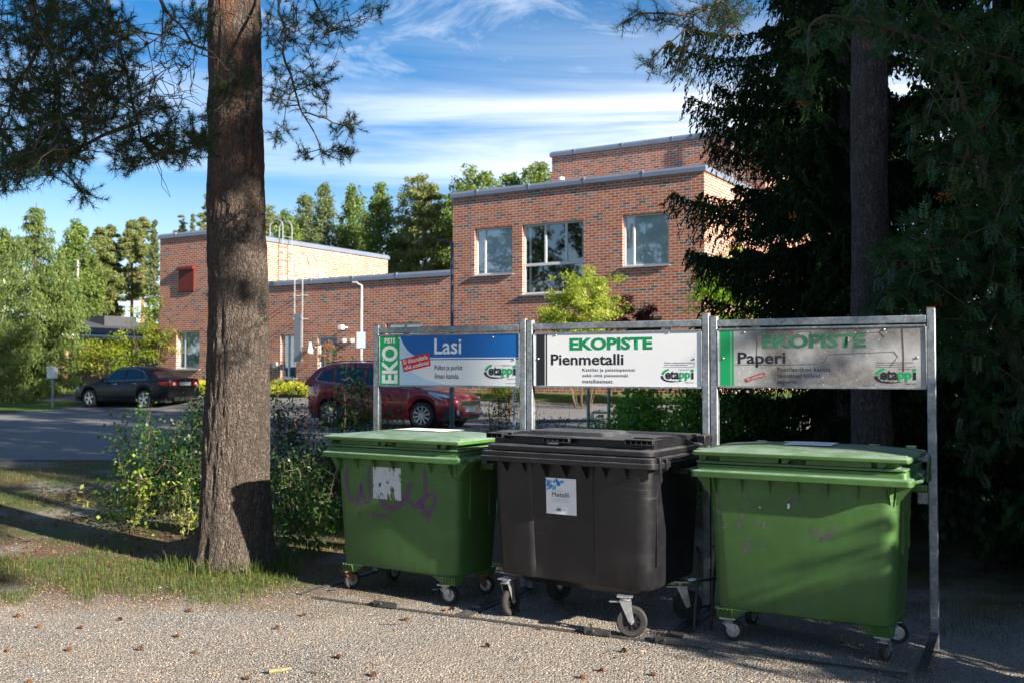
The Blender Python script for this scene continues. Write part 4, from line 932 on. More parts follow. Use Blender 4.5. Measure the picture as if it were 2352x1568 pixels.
lettering('Kattilat ja paistinpannut', *box2(866, 697, 1469, 742), M['ink'], bd, Y0, 0.012, sp=1.08); lettering('sekä niitä pienemmät', *box2(866, 761, 1393, 803), M['ink'], bd, Y0, 0.012, sp=1.08); lettering('metalliesineet.', *box2(866, 823, 1227, 862), M['ink'], bd, Y0, 0.012, sp=1.08)
lettering('Pisteen roskaamisesta voidaan', *box2(1782, 630, 2076, 646), M['ink'], bd, Y0, 0.015, sp=1.1); lettering('periä väärinkäyttömaksu.', *box2(1782, 655, 2025, 672), M['ink'], bd, Y0, 0.015, sp=1.1)
patch([P2(1768, 687), P2(2088, 687), P2(2088, 684), P2(1768, 684)], M['ink'], bd, Y0, 'box_line'); patch([P2(2085, 687), P2(2088, 687), P2(2088, 626), P2(2085, 626)], M['ink'], bd, Y0 - 0.0003, 'box_line')
a, b = P2(1743, 862); c, _ = P2(2082, 862); logo(a, b, c - a, bd, Y0)
screws([(539, 328), (1827, 303), (315, 592), (2090, 593)], P2, bd)
# 3: paper, worn
st, L, pw = sign_stand(2.897, 4.396, 2.085, 'sign stand with the flaking paper recycling board at the right end')
bx0, bx1, bz0, bz1 = pw + 0.006, L - pw - 0.006, 1.590, 1.985
bd = frame(st, bx0, bx1, bz0, bz1, M['panel_worn'])
def P3(x, y):
    u = (x - 262) / 1883; t_ = u; u = u * (1 + 0.07 * (u - 1)); top = 262 - 37 * t_; bot = 770 + 12 * t_
    return bx0 + u * (bx1 - bx0), bz0 + (bot - y) / (bot - top) * (bz1 - bz0)
def box3(x0, y0, x1, y1): a, b = P3(x0, y1); c, d = P3(x1, y0); return a, b, c, d
patch([P3(285, 768), P3(393, 768), P3(393, 266), P3(285, 266)], M['sgreen'], bd, Y0, 'green_band'); patch([P3(405, 768), P3(426, 768), P3(426, 264), P3(405, 264)], M['sgreen'], bd, Y0, 'green_line')
lettering('EKOPISTE', *box3(716, 286, 1665, 431), M['fgreen'], bd, Y0, 0.045); lettering('Paperi', *box3(467, 457, 942, 602), M['ink'], bd, Y0, 0.022)
rp = [P3(*p) for p in ((533, 703), (546, 742), (748, 680), (737, 641))]; patch(rp, M['fred'], bd, Y0 - 0.0004, 'red_label'); an = math.atan2(rp[2][1] - rp[1][1], rp[2][0] - rp[1][0]); cx = sum(p[0] for p in rp) / 4; cz = sum(p[1] for p in rp) / 4
lettering('Ei pahvia!', cx - 0.055, cz - 0.013, cx + 0.055, cz + 0.011, M['faint'], bd, Y0 - 0.0009, 0.03, ang=an, piv=(cx, cz))
lettering('Postilaatikon kautta', *box3(862, 598, 1356, 637), M['fink'], bd, Y0, 0.014, sp=1.08); lettering('talouteen tulleet', *box3(862, 658, 1268, 692), M['fink'], bd, Y0, 0.014, sp=1.08); lettering('paperit.', *box3(862, 718, 1052, 757), M['fink'], bd, Y0, 0.014, sp=1.08)
lettering('Pisteen roskaamisesta voidaan', *box3(1754, 547, 2050, 562), M['fink'], bd, Y0, 0.012, sp=1.1); lettering('periä väärinkäyttömaksu.', *box3(1754, 569, 2000, 585), M['fink'], bd, Y0, 0.012, sp=1.1)
patch([P3(1742, 598), P3(2063, 598), P3(2063, 595), P3(1742, 595)], M['fink'], bd, Y0, 'box_line')
a, b = P3(1733, 755); c, _ = P3(2072, 755); logo(a, b, c - a, bd, Y0)
q = MB()
for pts in (((1968, 232), (2120, 232)), ((1968, 232), (1978, 500), (1975, 640))): q.tube([(P3(*p)[0], Y0 - 0.0006, P3(*p)[1]) for p in pts], 0.0014, 4)
q.build('rust_stain', M['rust'], bd)
q = MB()
for pts in (((662, 330), (672, 400), (664, 470), (672, 560)), ((430, 575), (940, 575), (1240, 570), (1310, 540), (1340, 480), (1900, 455), (1930, 500), (1860, 600)), ((1050, 300), (1075, 270), (1180, 268), (1190, 330)), ((1540, 360), (1600, 285), (1780, 275), (1820, 320))): q.tube([(P3(*p)[0], Y0 - 0.0006, P3(*p)[1]) for p in pts], 0.0008, 4)
q.build('peeling_edges', M['fink'], bd)
screws([(533, 280), (1815, 253), (312, 518), (2080, 508)], P3, bd)
q = MB(); q.box(L - 0.12, L - 0.052, -0.01, 0.006, 0.83, 0.905); q.build('lug', M['galv'], st)
# steel strip on the ground along the row, with short stops
stp = thing('ground_rail', 'flat steel rail lying in the gravel in front of the bins', 'rail', ROW0 + Vector((-0.4555, -0.890, 0)) * 1.05, RANG)
q = MB(); q.box(0.15, 4.3, -0.02, 0.02, -0.004, 0.009); q.build('strip', M['footsteel'], stp)
for i, (x0, x1) in enumerate(((0.72, 0.92), (2.36, 2.54), (2.84, 3.02))):
    q = MB(); q.box(x0, x1, -0.03, -0.022, 0.010, 0.05); q.box(x0, x0 + 0.008, -0.02, 0.08, 0.01, 0.045); s_ = q.build('wheel_stop', M['footsteel'], stp); q = MB(); q.lathe([(0, -0.008), (0.009, -0.007), (0.011, 0)], (x0 + 0.06, -0.03, 0.032), 'y', 8); q.build('bolt', M['footsteel'], s_)

# ------------------------------------------------------------------ the three waste bins
def rr(hx, y0, y1, r, z, n=6, fx=None):
    """rounded rectangle loop"""
    pts = []
    for cx, cy, a0_ in ((hx - r, y1 - r, 0), (-hx + r, y1 - r, 90), (-hx + r, y0 + r, 180), (hx - r, y0 + r, 270)):
        for k in range(n + 1): t = R(a0_ + 90 * k / n); pts.append((cx + r * math.cos(t), cy + r * math.sin(t), z))
    return pts
def caster(bin_, x, y, zt, r, yaw, m_fork=None, braked=False):
    """a swivel castor; yaw 0 = wheel rolling along the bin's width"""
    m_fork = m_fork or M['zinc']; q = MB(); q.M = Matrix.Translation((x, y, 0)) @ Matrix.Rotation(yaw, 4, 'Z')
    tr = r * 0.42                                    # trail
    q.box(-0.05, 0.05, -0.045, 0.045, zt - 0.008, zt); q.lathe([(0.034, zt - 0.03), (0.038, zt - 0.008)], n=16)
    hw_ = 0.028
    q.box(-0.035, 0.035, -hw_ - 0.004, hw_ + 0.004, zt - 0.036, zt - 0.03)
    for s_ in (-1, 1): q.prism([(-0.036, zt - 0.03), (0.036, zt - 0.03), (tr + 0.018, r), (tr, r - 0.018), (tr - 0.018, r)], 'y', s_ * hw_, s_ * (hw_ + 0.004))
    q.tube([(tr, -hw_ - 0.014, r), (tr, hw_ + 0.014, r)], 0.008, 8)
    if braked: q.box(-0.10, -0.03, -0.02, 0.02, zt - 0.045, zt - 0.037)
    f = q.build('castor', m_fork, bin_)
    q = MB(); q.M = Matrix.Translation((x, y, 0)) @ Matrix.Rotation(yaw, 4, 'Z')
    q.lathe([(r * 0.62, -0.019), (r * 0.9, -0.022), (r * 0.985, -0.014), (r, 0), (r * 0.985, 0.014), (r * 0.9, 0.022), (r * 0.62, 0.019)], (tr, 0, r), 'y', 32); q.build('tyre', M['rubber'], f)
    q = MB(); q.M = Matrix.Translation((x, y, 0)) @ Matrix.Rotation(yaw, 4, 'Z')
    q.lathe([(r * 0.64, -0.017), (r * 0.56, -0.018), (r * 0.54, -0.004), (0.018, -0.004), (0.016, -0.02), (0, -0.02)], (tr, 0, r), 'y', 28); q.lathe([(r * 0.64, 0.017), (r * 0.56, 0.018), (r * 0.54, 0.004), (0.018, 0.004), (0.016, 0.02), (0, 0.02)], (tr, 0, r), 'y', 28)
    for k in range(8):
        a = k * math.pi / 4; q.bar((tr + 0.012 * math.cos(a), 0, r + 0.012 * math.sin(a)), (tr + r * 0.56 * math.cos(a), 0, r + r * 0.56 * math.sin(a)), 0.006, 0.03, up=(0, 1, 0))
    q.build('wheel_hub', M['rim'] if r < 0.09 else M['black'], f)
def rib(q, x, y_out, y_in, z1, z0, t=0.006):
    q.prism([(y_out, z1), (y_in, z1), (y_in, z0)], 'x', x - t / 2, x + t / 2)
def green_bin(label, loc, rz, W_, casters, D_=0.76):
    b = thing('waste_bin', label, 'waste bin', loc, rz, 'wheeled bins under the recycling signs')
    hx = W_ / 2; q = MB(); g = M['green']
    zt = 1.035; zb_ = 0.198
    loops = [rr(hx - 0.15, 0.15, D_ - 0.14, 0.06, zb_), rr(hx - 0.125, 0.115, D_ - 0.11, 0.09, zb_ + 0.012), rr(hx - 0.118, 0.108, D_ - 0.105, 0.10, zb_ + 0.04)]
    for t in np.linspace(0.1, 1.0, 7):
        bulge = 0.008 * math.sin(math.pi * t)
        loops.append(rr(lerp(hx - 0.118, hx - 0.080, t) , lerp(0.108, 0.072, t) - bulge, lerp(D_ - 0.105, D_ - 0.06, t), 0.10, lerp(zb_ + 0.04, zt - 0.004, t)))
    loops += [rr(hx - 0.012, 0.012, D_ - 0.01, 0.03, zt - 0.001), rr(hx, 0.0, D_, 0.03, zt), rr(hx, 0.0, D_, 0.03, zt + 0.034), rr(hx - 0.006, 0.006, D_ - 0.006, 0.03, zt + 0.040),
              rr(hx - 0.028, 0.026, D_ - 0.02, 0.03, zt + 0.044), rr(hx - 0.032, 0.03, D_ - 0.02, 0.03, zt + 0.078), rr(hx - 0.042, 0.04, D_ - 0.03, 0.03, zt + 0.080)]
    q.loft(loops); body = q.build('body', g, b, bevel=0.003, seg=1)
    for k in range(7): q = MB(); rib(q, lerp(-hx + 0.14, hx - 0.13, k / 6), 0.012, 0.09, zt + 0.002, zt - 0.115); q.build('rib', g, body)
    for s_ in (-1, 1):
        q = MB()
        for yy in (0.2, 0.38, 0.56): q.prism([(s_ * (hx - 0.01), zt), (s_ * (hx - 0.1), zt), (s_ * (hx - 0.1), zt - 0.10)], 'y', yy - 0.003, yy + 0.003)
        q.prism([(s_ * (hx - 0.004), zt + 0.002), (s_ * (hx - 0.10), zt + 0.002), (s_ * (hx - 0.10), zt - 0.12)], 'y', 0.098, 0.106)
        q.box(min(s_ * (hx - 0.105), s_ * (hx - 0.078)), max(s_ * (hx - 0.105), s_ * (hx - 0.078)), D_ * 0.32, D_ * 0.36, 0.62, zt); q.box(min(s_ * (hx - 0.105), s_ * (hx - 0.085)), max(s_ * (hx - 0.105), s_ * (hx - 0.085)), D_ * 0.66, D_ * 0.70, 0.62, zt)
        q.build('side_ribs', g, b)
    for s_ in (-1, 1):     # side handles and lifting trunnions
        q = MB(); X = lambda a: s_ * (hx + a)
        q.tube([(X(-0.005), 0.10, zt + 0.02), (X(0.035), 0.12, zt + 0.03), (X(0.035), 0.26, zt + 0.03), (X(-0.005), 0.28, zt + 0.02)], 0.012, 8)
        q.lathe([(0.024, s_ * (hx - 0.06)), (0.024, s_ * (hx + 0.035)), (0.0, s_ * (hx + 0.035))], (0, D_ * 0.5, zt - 0.04), 'x', 12)
        q.prism([(D_ - 0.2, zt - 0.02), (D_ - 0.03, zt - 0.02), (D_ - 0.03, zt + 0.12), (D_ - 0.08, zt + 0.145), (D_ - 0.14, zt + 0.10)], 'x', min(X(0.004), X(0.018)), max(X(0.004), X(0.018)))
        q.build('side_handle', g, b, bevel=0.003)
    for sx in (-1, 1):
        for yy in (0.165, D_ - 0.165):
            q = MB(); x0, x1 = sx * (hx - 0.125), sx * (hx - 0.305)
            q.loft([[(x0, yy - 0.055, zb_ + 0.01), (x1 - sx * 0.03, yy - 0.055, zb_ + 0.01), (x1 - sx * 0.03, yy + 0.06, zb_ + 0.01), (x0, yy + 0.06, zb_ + 0.01)],
                    [(x0 - sx * 0.01, yy - 0.04, 0.148), (sx * (hx - 0.245), yy - 0.04, 0.148), (sx * (hx - 0.245), yy + 0.05, 0.148), (x0 - sx * 0.01, yy + 0.05, 0.148)]], smooth=False)
            for k in range(4): xx = x0 - sx * (0.02 + k * 0.028); q.prism([(yy - 0.066, zb_ + 0.01), (yy - 0.04, zb_ + 0.01), (yy - 0.035, 0.15), (yy - 0.044, 0.15)], 'x', xx - 0.003, xx + 0.003)
            q.build('castor_housing', g, b)
    for (x, yaw, fm) in casters[:2]: caster(b, x, 0.165, 0.148, 0.068, yaw, fm)
    for (x, yaw, fm) in casters[2:]: caster(b, x, D_ - 0.165, 0.148, 0.068, yaw, fm)
    # lid
    q = MB(); z0 = zt + 0.084
    loops = [rr(hx - 0.05, 0.045, D_ - 0.03, 0.03, z0), rr(hx - 0.028, 0.022, D_ - 0.02, 0.03, z0 + 0.002), rr(hx - 0.028, 0.022, D_ - 0.02, 0.03, z0 + 0.016), rr(hx - 0.075, 0.075, D_ - 0.05, 0.03, z0 + 0.018),
             rr(hx - 0.075, 0.075, D_ - 0.05, 0.03, z0 + 0.052), rr(hx - 0.016, 0.006, D_ + 0.004, 0.02, z0 + 0.050), rr(hx - 0.012, 0.0, D_ + 0.006, 0.02, z0 + 0.054), rr(hx - 0.012, 0.0, D_ + 0.006, 0.02, z0 + 0.074), rr(hx - 0.020, 0.010, D_, 0.02, z0 + 0.080)]
    for f in (0.85, 0.65, 0.4, 0.2, 0.05):
        yc = D_ * 0.58; loops.append(rr((hx - 0.02) * f, yc - (yc - 0.01) * f, yc + (D_ - yc) * f, 0.02 + 0.1 * (1 - f) * f, z0 + 0.080 + 0.040 * math.cos(f * math.pi / 2) ** 0.8))
    q.loft(loops); lid = q.build('lid', g, b, bevel=0.0025, seg=1)
    q = MB()
    for a0_, a1_ in ((0.14, 0.42), (0.545, 0.83)):
        x0, x1 = lerp(-hx, hx, a0_), lerp(-hx, hx, a1_); q.box(x0, x1, 0.030, 0.078, z0 + 0.0175, z0 + 0.052)
    for a in (0.03, 0.425, 0.845):
        x0 = lerp(-hx, hx, a) + 0.012; q.prism([(x0, z0 + 0.051), (x0 + 0.055, z0 + 0.051), (x0 + 0.035, z0 + 0.02), (x0, z0 + 0.018)], 'y', 0.028, 0.076)
    q.build('lid_grips', g, lid, bevel=0.003)
    q = MB()
    for a in (0.19, 0.33, 0.75, 0.92): x = lerp(-hx, hx, a); q.tube([(x - 0.03, D_ + 0.005, z0 + 0.088), (x + 0.03, D_ + 0.005, z0 + 0.088)], 0.016, 8)
    q.build('hinge_lugs', g, lid)
    for a0_, a1_ in ((0.02, 0.12), (0.42, 0.56), (0.86, 0.975)):
        q = MB(); x0, x1 = lerp(-hx, hx, a0_), lerp(-hx, hx, a1_); q.box(x0, x1, 0.045, 0.12, z0 + 0.078, z0 + 0.090); q.build('lid_grip_top', g, lid, bevel=0.006)
    return b, lid, z0 + 0.080, hx, D_
def binpos(wl, wr_, off=0.19):
    """rim front centre and rotation from the two front wheel contact points"""
    a = Vector(wl); c = Vector(wr_); d = (c - a).normalized(); n = Vector((d.y, -d.x)); m_ = (a + c) / 2 + n * off; return m_, math.atan2(d.y, d.x)
B1 = (Vector((-0.926, 7.397, 0)), math.atan2(-0.537, 0.843)); B2 = (Vector((0.318, 6.530, 0)), math.atan2(-0.548, 0.836)); B3 = (Vector((1.688, 5.965, 0)), math.atan2(-0.492, 0.870))
b1, lid1, lz1, hx1, D1 = green_bin('green bin with a peeling white sticker and purple graffiti', B1[0], B1[1], 1.33, [(-0.52, 1.25, M['rust']), (0.42, 0.25, None), (-0.45, 1.4, None), (0.45, 0.3, M['rust'])])
b3, lid3, lz3, hx3, D3 = green_bin('green bin with scrubbed off graffiti under the paper sign, at the right end', B3[0], B3[1], 1.31, [(-0.46, 0.1, None), (0.47, 1.45, None), (-0.45, 1.4, None), (0.45, 0.3, None)])
def black_bin(label, loc, rz, W_=1.33, D_=0.99):
    b = thing('waste_bin', label, 'waste bin', loc, rz, 'wheeled bins under the recycling signs'); hx = W_ / 2; g = M['dark']; zt = 1.082; zb_ = 0.30
    # front outline with the two steps that divide it into three panels
    def loop(hx_, y0, y1, z, st=1.0):
        r = 0.085; pts = []
        for cx, cy, a0_ in ((hx_ - r, y1 - r, 0), (-hx_ + r, y1 - r, 90), (-hx_ + r, y0 + r, 180)):
            for k in range(7): t = R(a0_ + 90 * k / 6); pts.append((cx + r * math.cos(t), cy + r * math.sin(t), z))
        xs = (-0.33 * hx_ * 2 + 0.10, ); s1 = -hx_ * 0.50; s2 = hx_ * 0.33; d = 0.022 * st
        pts += [(s1 - 0.02, y0, z), (s1, y0 + 0.004 * st, z), (s1 + 0.015, y0 + d, z), (s1 + 0.10, y0 + d, z), (s2 - 0.01, y0 + d * 0.8, z), (s2 + 0.005, y0 + d * 0.1, z), (s2 + 0.03, y0, z)]
        for k in range(7): t = R(270 + 90 * k / 6); pts.append((hx_ - r + r * math.cos(t), y0 + r + r * math.sin(t), z))
        return pts
    q = MB(); loops = [loop(hx - 0.14, 0.16, D_ - 0.14, zb_ - 0.012, 0), loop(hx - 0.100, 0.125, D_ - 0.105, zb_ + 0.002, 0.5), loop(hx - 0.092, 0.115, D_ - 0.10, zb_ + 0.03, 0.9)]
    for t in np.linspace(0.1, 1.0, 7): loops.append(loop(lerp(hx - 0.092, hx - 0.065, t), lerp(0.115, 0.075, t) - 0.006 * math.sin(math.pi * t), lerp(D_ - 0.10, D_ - 0.05, t), lerp(zb_ + 0.03, zt - 0.004, t)))
    q.loft(loops); body = q.build('body', g, b)
    q = MB(); q.loft([rr(hx - 0.012, 0.014, D_ - 0.01, 0.05, zt), rr(hx, 0, D_, 0.05, zt + 0.003), rr(hx, 0, D_, 0.05, zt + 0.034), rr(hx - 0.012, 0.014, D_ - 0.01, 0.05, zt + 0.037), rr(hx - 0.012, 0.014, D_ - 0.01, 0.05, zt + 0.066), rr(hx - 0.03, 0.03, D_ - 0.02, 0.05, zt + 0.070)]); q.build('rim', g, b, bevel=0.0025)
    q = MB()
    for k in range(34): x = lerp(-hx + 0.07, hx - 0.07, k / 33); q.box(x - 0.0025, x + 0.0025, 0.0115, 0.018, zt + 0.037, zt + 0.062)
    for k in range(7): r_ = MB(); rib(r_, lerp(-hx + 0.19, hx - 0.22, k / 6), 0.01, 0.10, zt + 0.001, zt - 0.10, 0.010); r_.build('rib', g, body)
    for yy in (0.25, 0.45, 0.65, 0.85):
        for s_ in (-1, 1): q.prism([(s_ * (hx - 0.01), zt), (s_ * (hx - 0.1), zt), (s_ * (hx - 0.1), zt - 0.08)], 'y', yy - 0.004, yy + 0.004)
    q.build('ribs', g, b)
    for s_ in (-1, 1):
        q = MB(); X = lambda a: s_ * (hx + a); q.box(min(X(-0.03), X(0.012)), max(X(-0.03), X(0.012)), 0.07, 0.10, zt - 0.03, zt + 0.075); q.box(min(X(-0.03), X(0.012)), max(X(-0.03), X(0.012)), 0.17, 0.20, zt - 0.01, zt + 0.06)
        q.lathe([(0.026, s_ * (hx - 0.06)), (0.026, s_ * (hx + 0.04)), (0, s_ * (hx + 0.04))], (0, D_ * 0.48, zt - 0.045), 'x', 12)
        q.box(min(X(-0.09), X(-0.07)), max(X(-0.09), X(-0.07)), 0.2, 0.23, 0.45, zt - 0.02)
        q.build('side_handle', g, b, bevel=0.003)
    q = MB(); q.loft([rr(hx - 0.22, 0.25, D_ - 0.2, 0.05, zb_ - 0.06), rr(hx - 0.17, 0.2, D_ - 0.17, 0.05, zb_ - 0.01)]); q.build('base', g, b)
    for x, y, yaw in ((-0.52, 0.15, 1.55), (0.40, 0.13, 0.42), (-0.50, D_ - 0.25, 0.9), (0.52, D_ - 0.25, 0.5)): caster(b, x, y, zb_ - 0.035, 0.1, yaw, braked=x > 0)
    # lid
    z0 = zt + 0.074; q = MB()
    loops = [rr(hx - 0.05, 0.06, D_ - 0.02, 0.07, z0), rr(hx - 0.03, 0.035, D_ - 0.01, 0.075, z0 + 0.003), rr(hx - 0.03, 0.035, D_ - 0.01, 0.075, z0 + 0.032), rr(hx - 0.045, 0.05, D_ - 0.02, 0.075, z0 + 0.043), rr(hx - 0.13, 0.125, D_ - 0.03, 0.04, z0 + 0.046),
             rr(hx - 0.14, 0.130, D_ - 0.04, 0.035, z0 + 0.098), rr(hx - 0.15, 0.140, D_ - 0.05, 0.03, z0 + 0.102)]
    for f in (0.8, 0.5, 0.2): loops.append(rr((hx - 0.15) * f, 0.55 - 0.41 * f, 0.55 + (D_ - 0.60) * f, 0.03, z0 + 0.102 + 0.012 * (1 - f)))
    q.loft(loops); lid = q.build('lid', g, b, bevel=0.003, seg=1)
    q = MB()
    def arch(x0, x1, h0, y0, y1):
        ys = np.linspace(0, 1, 11); q.loft([[(x0, lerp(y0, y1, t), z0 + 0.04 + h0 * (math.sin(math.pi * min(1, 0.42 + 0.58 * t)) ** 0.8 if t > 0 else 0.93)) for t in ys] + [(x0, y1, z0 + 0.03), (x0, y0, z0 + 0.03)],
                                     [(x1, lerp(y0, y1, t), z0 + 0.04 + h0 * (math.sin(math.pi * min(1, 0.42 + 0.58 * t)) ** 0.8 if t > 0 else 0.93)) for t in ys] + [(x1, y1, z0 + 0.03), (x1, y0, z0 + 0.03)]], smooth=False)
    arch(hx - 0.20, hx - 0.055, 0.085, 0.13, 0.80); q.build('lid_end', g, lid, bevel=0.012, seg=3)
    q = MB(); arch(-hx + 0.055, -hx + 0.20, 0.085, 0.13, 0.80); q.build('lid_end', g, lid, bevel=0.012, seg=3)
    q = MB()
    for a0_, a1_, zz in ((0.025, 0.125, 0.106), (0.37, 0.52, 0.092), (0.83, 0.975, 0.100)):   # grips with comb ribs below
        x0, x1 = lerp(-hx, hx, a0_), lerp(-hx, hx, a1_); q.box(x0, x1, 0.055, 0.20, z0 + zz, z0 + zz + 0.009); q.box(x0, x1, 0.055, 0.062, z0 + zz - 0.026, z0 + zz - 0.020)
        n = max(3, int((x1 - x0) / 0.036))
        for k in range(n + 1): x = lerp(x0 + 0.003, x1 - 0.003, k / n); q.box(x - 0.003, x + 0.003, 0.056, 0.13, z0 + zz - 0.026, z0 + zz)
    q.box(-hx + 0.14, hx - 0.15, 0.085, 0.14, z0 + 0.094, z0 + 0.101)
    q.build('lid_grips', g, lid, bevel=0.002, seg=1)
    q = MB(); q.loft([rr(0.33, 0.22, 0.60, 0.04, z0 + 0.100), rr(0.30, 0.24, 0.56, 0.04, z0 + 0.130), rr(0.27, 0.27, 0.53, 0.04, z0 + 0.134)]); q.M = None
    q.v = [(v[0] - 0.10, v[1], v[2]) for v in q.v]; q.build('lid_ridge', g, lid, bevel=0.004)
    q = MB(); q.box(-hx + 0.1, hx - 0.1, D_ - 0.06, D_ + 0.01, z0 + 0.04, z0 + 0.10); q.tube([(-hx + 0.02, D_ + 0.0, z0 + 0.06), (hx - 0.02, D_ + 0.0, z0 + 0.06)], 0.022, 10)
    for s_ in (-1, 1): q.box(min(s_ * (hx - 0.08), s_ * (hx - 0.02)), max(s_ * (hx - 0.08), s_ * (hx - 0.02)), D_ - 0.12, D_ + 0.02, z0 + 0.02, z0 + 0.095)
    q.build('hinge', g, lid, bevel=0.006)
    q = MB(); q.prism([(-0.17, z0 + 0.085), (-0.05, z0 + 0.085), (-0.07, z0 + 0.05), (-0.15, z0 + 0.05)], 'y', 0.085, 0.13); q.build('latch', M['zinc'], lid, bevel=0.004)
    return b, lid
b2, lid2 = black_bin('black bin for metal with a white label, between the two green bins', B2[0], B2[1])
# stickers, writing and paint on the bins (children: they move with their bin)
def on_front(hx, x, z, blk=False):
    """y of the bin's front face at height z"""
    if blk: t = (z - 0.33) / (1.078 - 0.33); y = lerp(0.115, 0.075, t) - 0.006 * math.sin(math.pi * min(max(t, 0), 1)); s1, s2 = -(hx - 0.1) * 0.5, (hx - 0.1) * 0.33; return y + (0.019 if s1 + 0.02 < x < s2 - 0.02 else 0)
    t = (z - 0.238) / (1.031 - 0.238); return lerp(0.108, 0.072, t) - 0.008 * math.sin(math.pi * min(max(t, 0), 1))
def sticker_mat():
    t = mat('peeled_sticker'); o = objc(t); f = t.ramp(t.noise(t.mapping(o, (1, 1, 0.55), (0, 0.5, 0)), 13, 6, 0.75, 1.2), [(0.425, 0.0), (0.445, 1.0)])
    sx = t.add('ShaderNodeSeparateXYZ', ins={0: o})
    c = t.mix(t.noise(o, 25, 4), (0.62, 0.65, 0.68), (0.46, 0.49, 0.52)); p = t.add('ShaderNodeBsdfPrincipled', ins={'Base Color': c, 'Roughness': 0.6}); tr = t.add('ShaderNodeBsdfTransparent')
    mx = t.add('ShaderNodeMixShader', ins={0: f, 1: tr.outputs[0], 2: p.outputs[0]}); t.link(mx.outputs[0], t.out.inputs[0]); return t.m
def graf_mat(name, c, lo, hi):
    t = mat(name); o = objc(t); f = t.ramp(t.noise(t.mapping(o, (1, 1, 2.2)), 17, 5, 0.7), [(lo, 0.0), (hi, 0.5)])
    p = t.add('ShaderNodeBsdfPrincipled', ins={'Base Color': (*c, 1), 'Roughness': 0.5}); tr = t.add('ShaderNodeBsdfTransparent')
    mx = t.add('ShaderNodeMixShader', ins={0: f, 1: tr.outputs[0], 2: p.outputs[0]}); t.link(mx.outputs[0], t.out.inputs[0]); return t.m
def front_sheet(bin_, hx, poly_x, poly_z, m_, name, off, blk=False, n=8):
    q = MB(); q.grid(lambda u, v: (u, on_front(hx, u, v, blk) - off, v), list(np.linspace(poly_x[0], poly_x[1], n)), list(np.linspace(poly_z[0], poly_z[1], n))); return q.build(name, m_, bin_, fix=False)
def ribbon(bin_, hx, strokes, m_, name, off=0.0018):
    for pts, wd in strokes:
        q = MB()
        P_ = []
        for i in range(len(pts) - 1):
            for t in np.linspace(0, 1, 7)[:-1]:
                p0 = pts[max(i - 1, 0)]; p1 = pts[i]; p2 = pts[i + 1]; p3 = pts[min(i + 2, len(pts) - 1)]
                P_.append(tuple(0.5 * ((2 * p1[k]) + (-p0[k] + p2[k]) * t + (2 * p0[k] - 5 * p1[k] + 4 * p2[k] - p3[k]) * t * t + (-p0[k] + 3 * p1[k] - 3 * p2[k] + p3[k]) * t ** 3) for k in (0, 1)))
        P_.append(pts[-1]); L_, R_ = [], []
        for i, p in enumerate(P_):
            a = P_[max(i - 1, 0)]; b_ = P_[min(i + 1, len(P_) - 1)]; d = Vector((b_[0] - a[0], b_[1] - a[1])).normalized(); nn = Vector((-d.y, d.x)) * wd * (0.5 if 0 < i < len(P_) - 1 else 0.25)
            for S, s_ in ((L_, 1), (R_, -1)): x, z = p[0] + nn.x * s_, p[1] + nn.y * s_; S.append((x, on_front(hx, x, z) - off, z))
        for i in range(len(P_) - 1): q.quad(L_[i], L_[i + 1], R_[i + 1], R_[i])
        q.build(name, m_, bin_, fix=False)
front_sheet(b1, hx1, (-0.195, 0.075), (0.735, 0.975), sticker_mat(), 'peeling_sticker', 0.003)
def G1(x, y): return (-0.60 + (x - 190) / 720 * 1.17, 1.03 - (y - 310 - (x - 190) * 0.06) / 335 * 0.42)
W1 = [[G1(*p) for p in s_] for s_ in (((275, 375), (275, 470), (295, 560), (330, 590), (355, 560), (362, 480), (380, 560), (400, 590), (425, 540)), ((350, 580), (352, 640), (350, 690)), ((418, 370), (410, 450), (418, 530)),
     ((470, 540), (500, 600), (560, 615), (620, 570), (650, 500), (660, 460)), ((640, 560), (690, 600), (735, 560), (745, 480), (738, 380)), ((690, 600), (720, 560), (780, 530), (795, 580), (760, 630), (720, 590), (735, 640), (765, 650), (750, 690)), ((430, 690), (440, 660), (530, 668)))]
ribbon(b1, hx1, list(zip(W1, (0.036, 0.016, 0.026, 0.044, 0.036, 0.034, 0.024))), graf_mat('purple_spray_paint', (0.19, 0.045, 0.21), 0.12, 0.5), 'graffiti_stroke', 0.0016)
def G3(x, y): return (-0.60 + (x - 285) / 1220 * 1.18, 1.03 - (y - 345 - (x - 285) * 0.07) / 850 * 0.79)
S3 = [[G3(*p) for p in s_] for s_ in (((405, 440), (395, 520), (400, 620), (440, 690)), ((580, 440), (585, 500), (610, 520)), ((505, 520), (540, 560), (545, 640), (510, 690)), ((845, 560), (870, 510), (920, 500), (935, 550)), ((700, 550), (710, 520), (770, 535)), ((1040, 440), (1042, 510)),
      ((690, 640), (685, 700)), ((580, 760), (570, 850), (590, 805), (720, 795)), ((980, 690), (1060, 740), (1150, 690)), ((1040, 780), (1060, 750), (1130, 740)), ((620, 640), (670, 660)))]
ribbon(b3, hx3, [(s_, w_) for s_, w_ in zip(S3, (0.035, 0.035, 0.03, 0.035, 0.02, 0.025, 0.02, 0.03, 0.06, 0.03, 0.04))], graf_mat('scrubbed_spray_paint', (0.20, 0.08, 0.22), 0.44, 0.68), 'graffiti_trace', 0.0016)
ribbon(b3, hx3, [([G3(846, 530), G3(848, 545), G3(843, 562)], 0.012), ([G3(660, 552), G3(672, 556)], 0.006)], M['paper'], 'paint_spot', 0.0017)
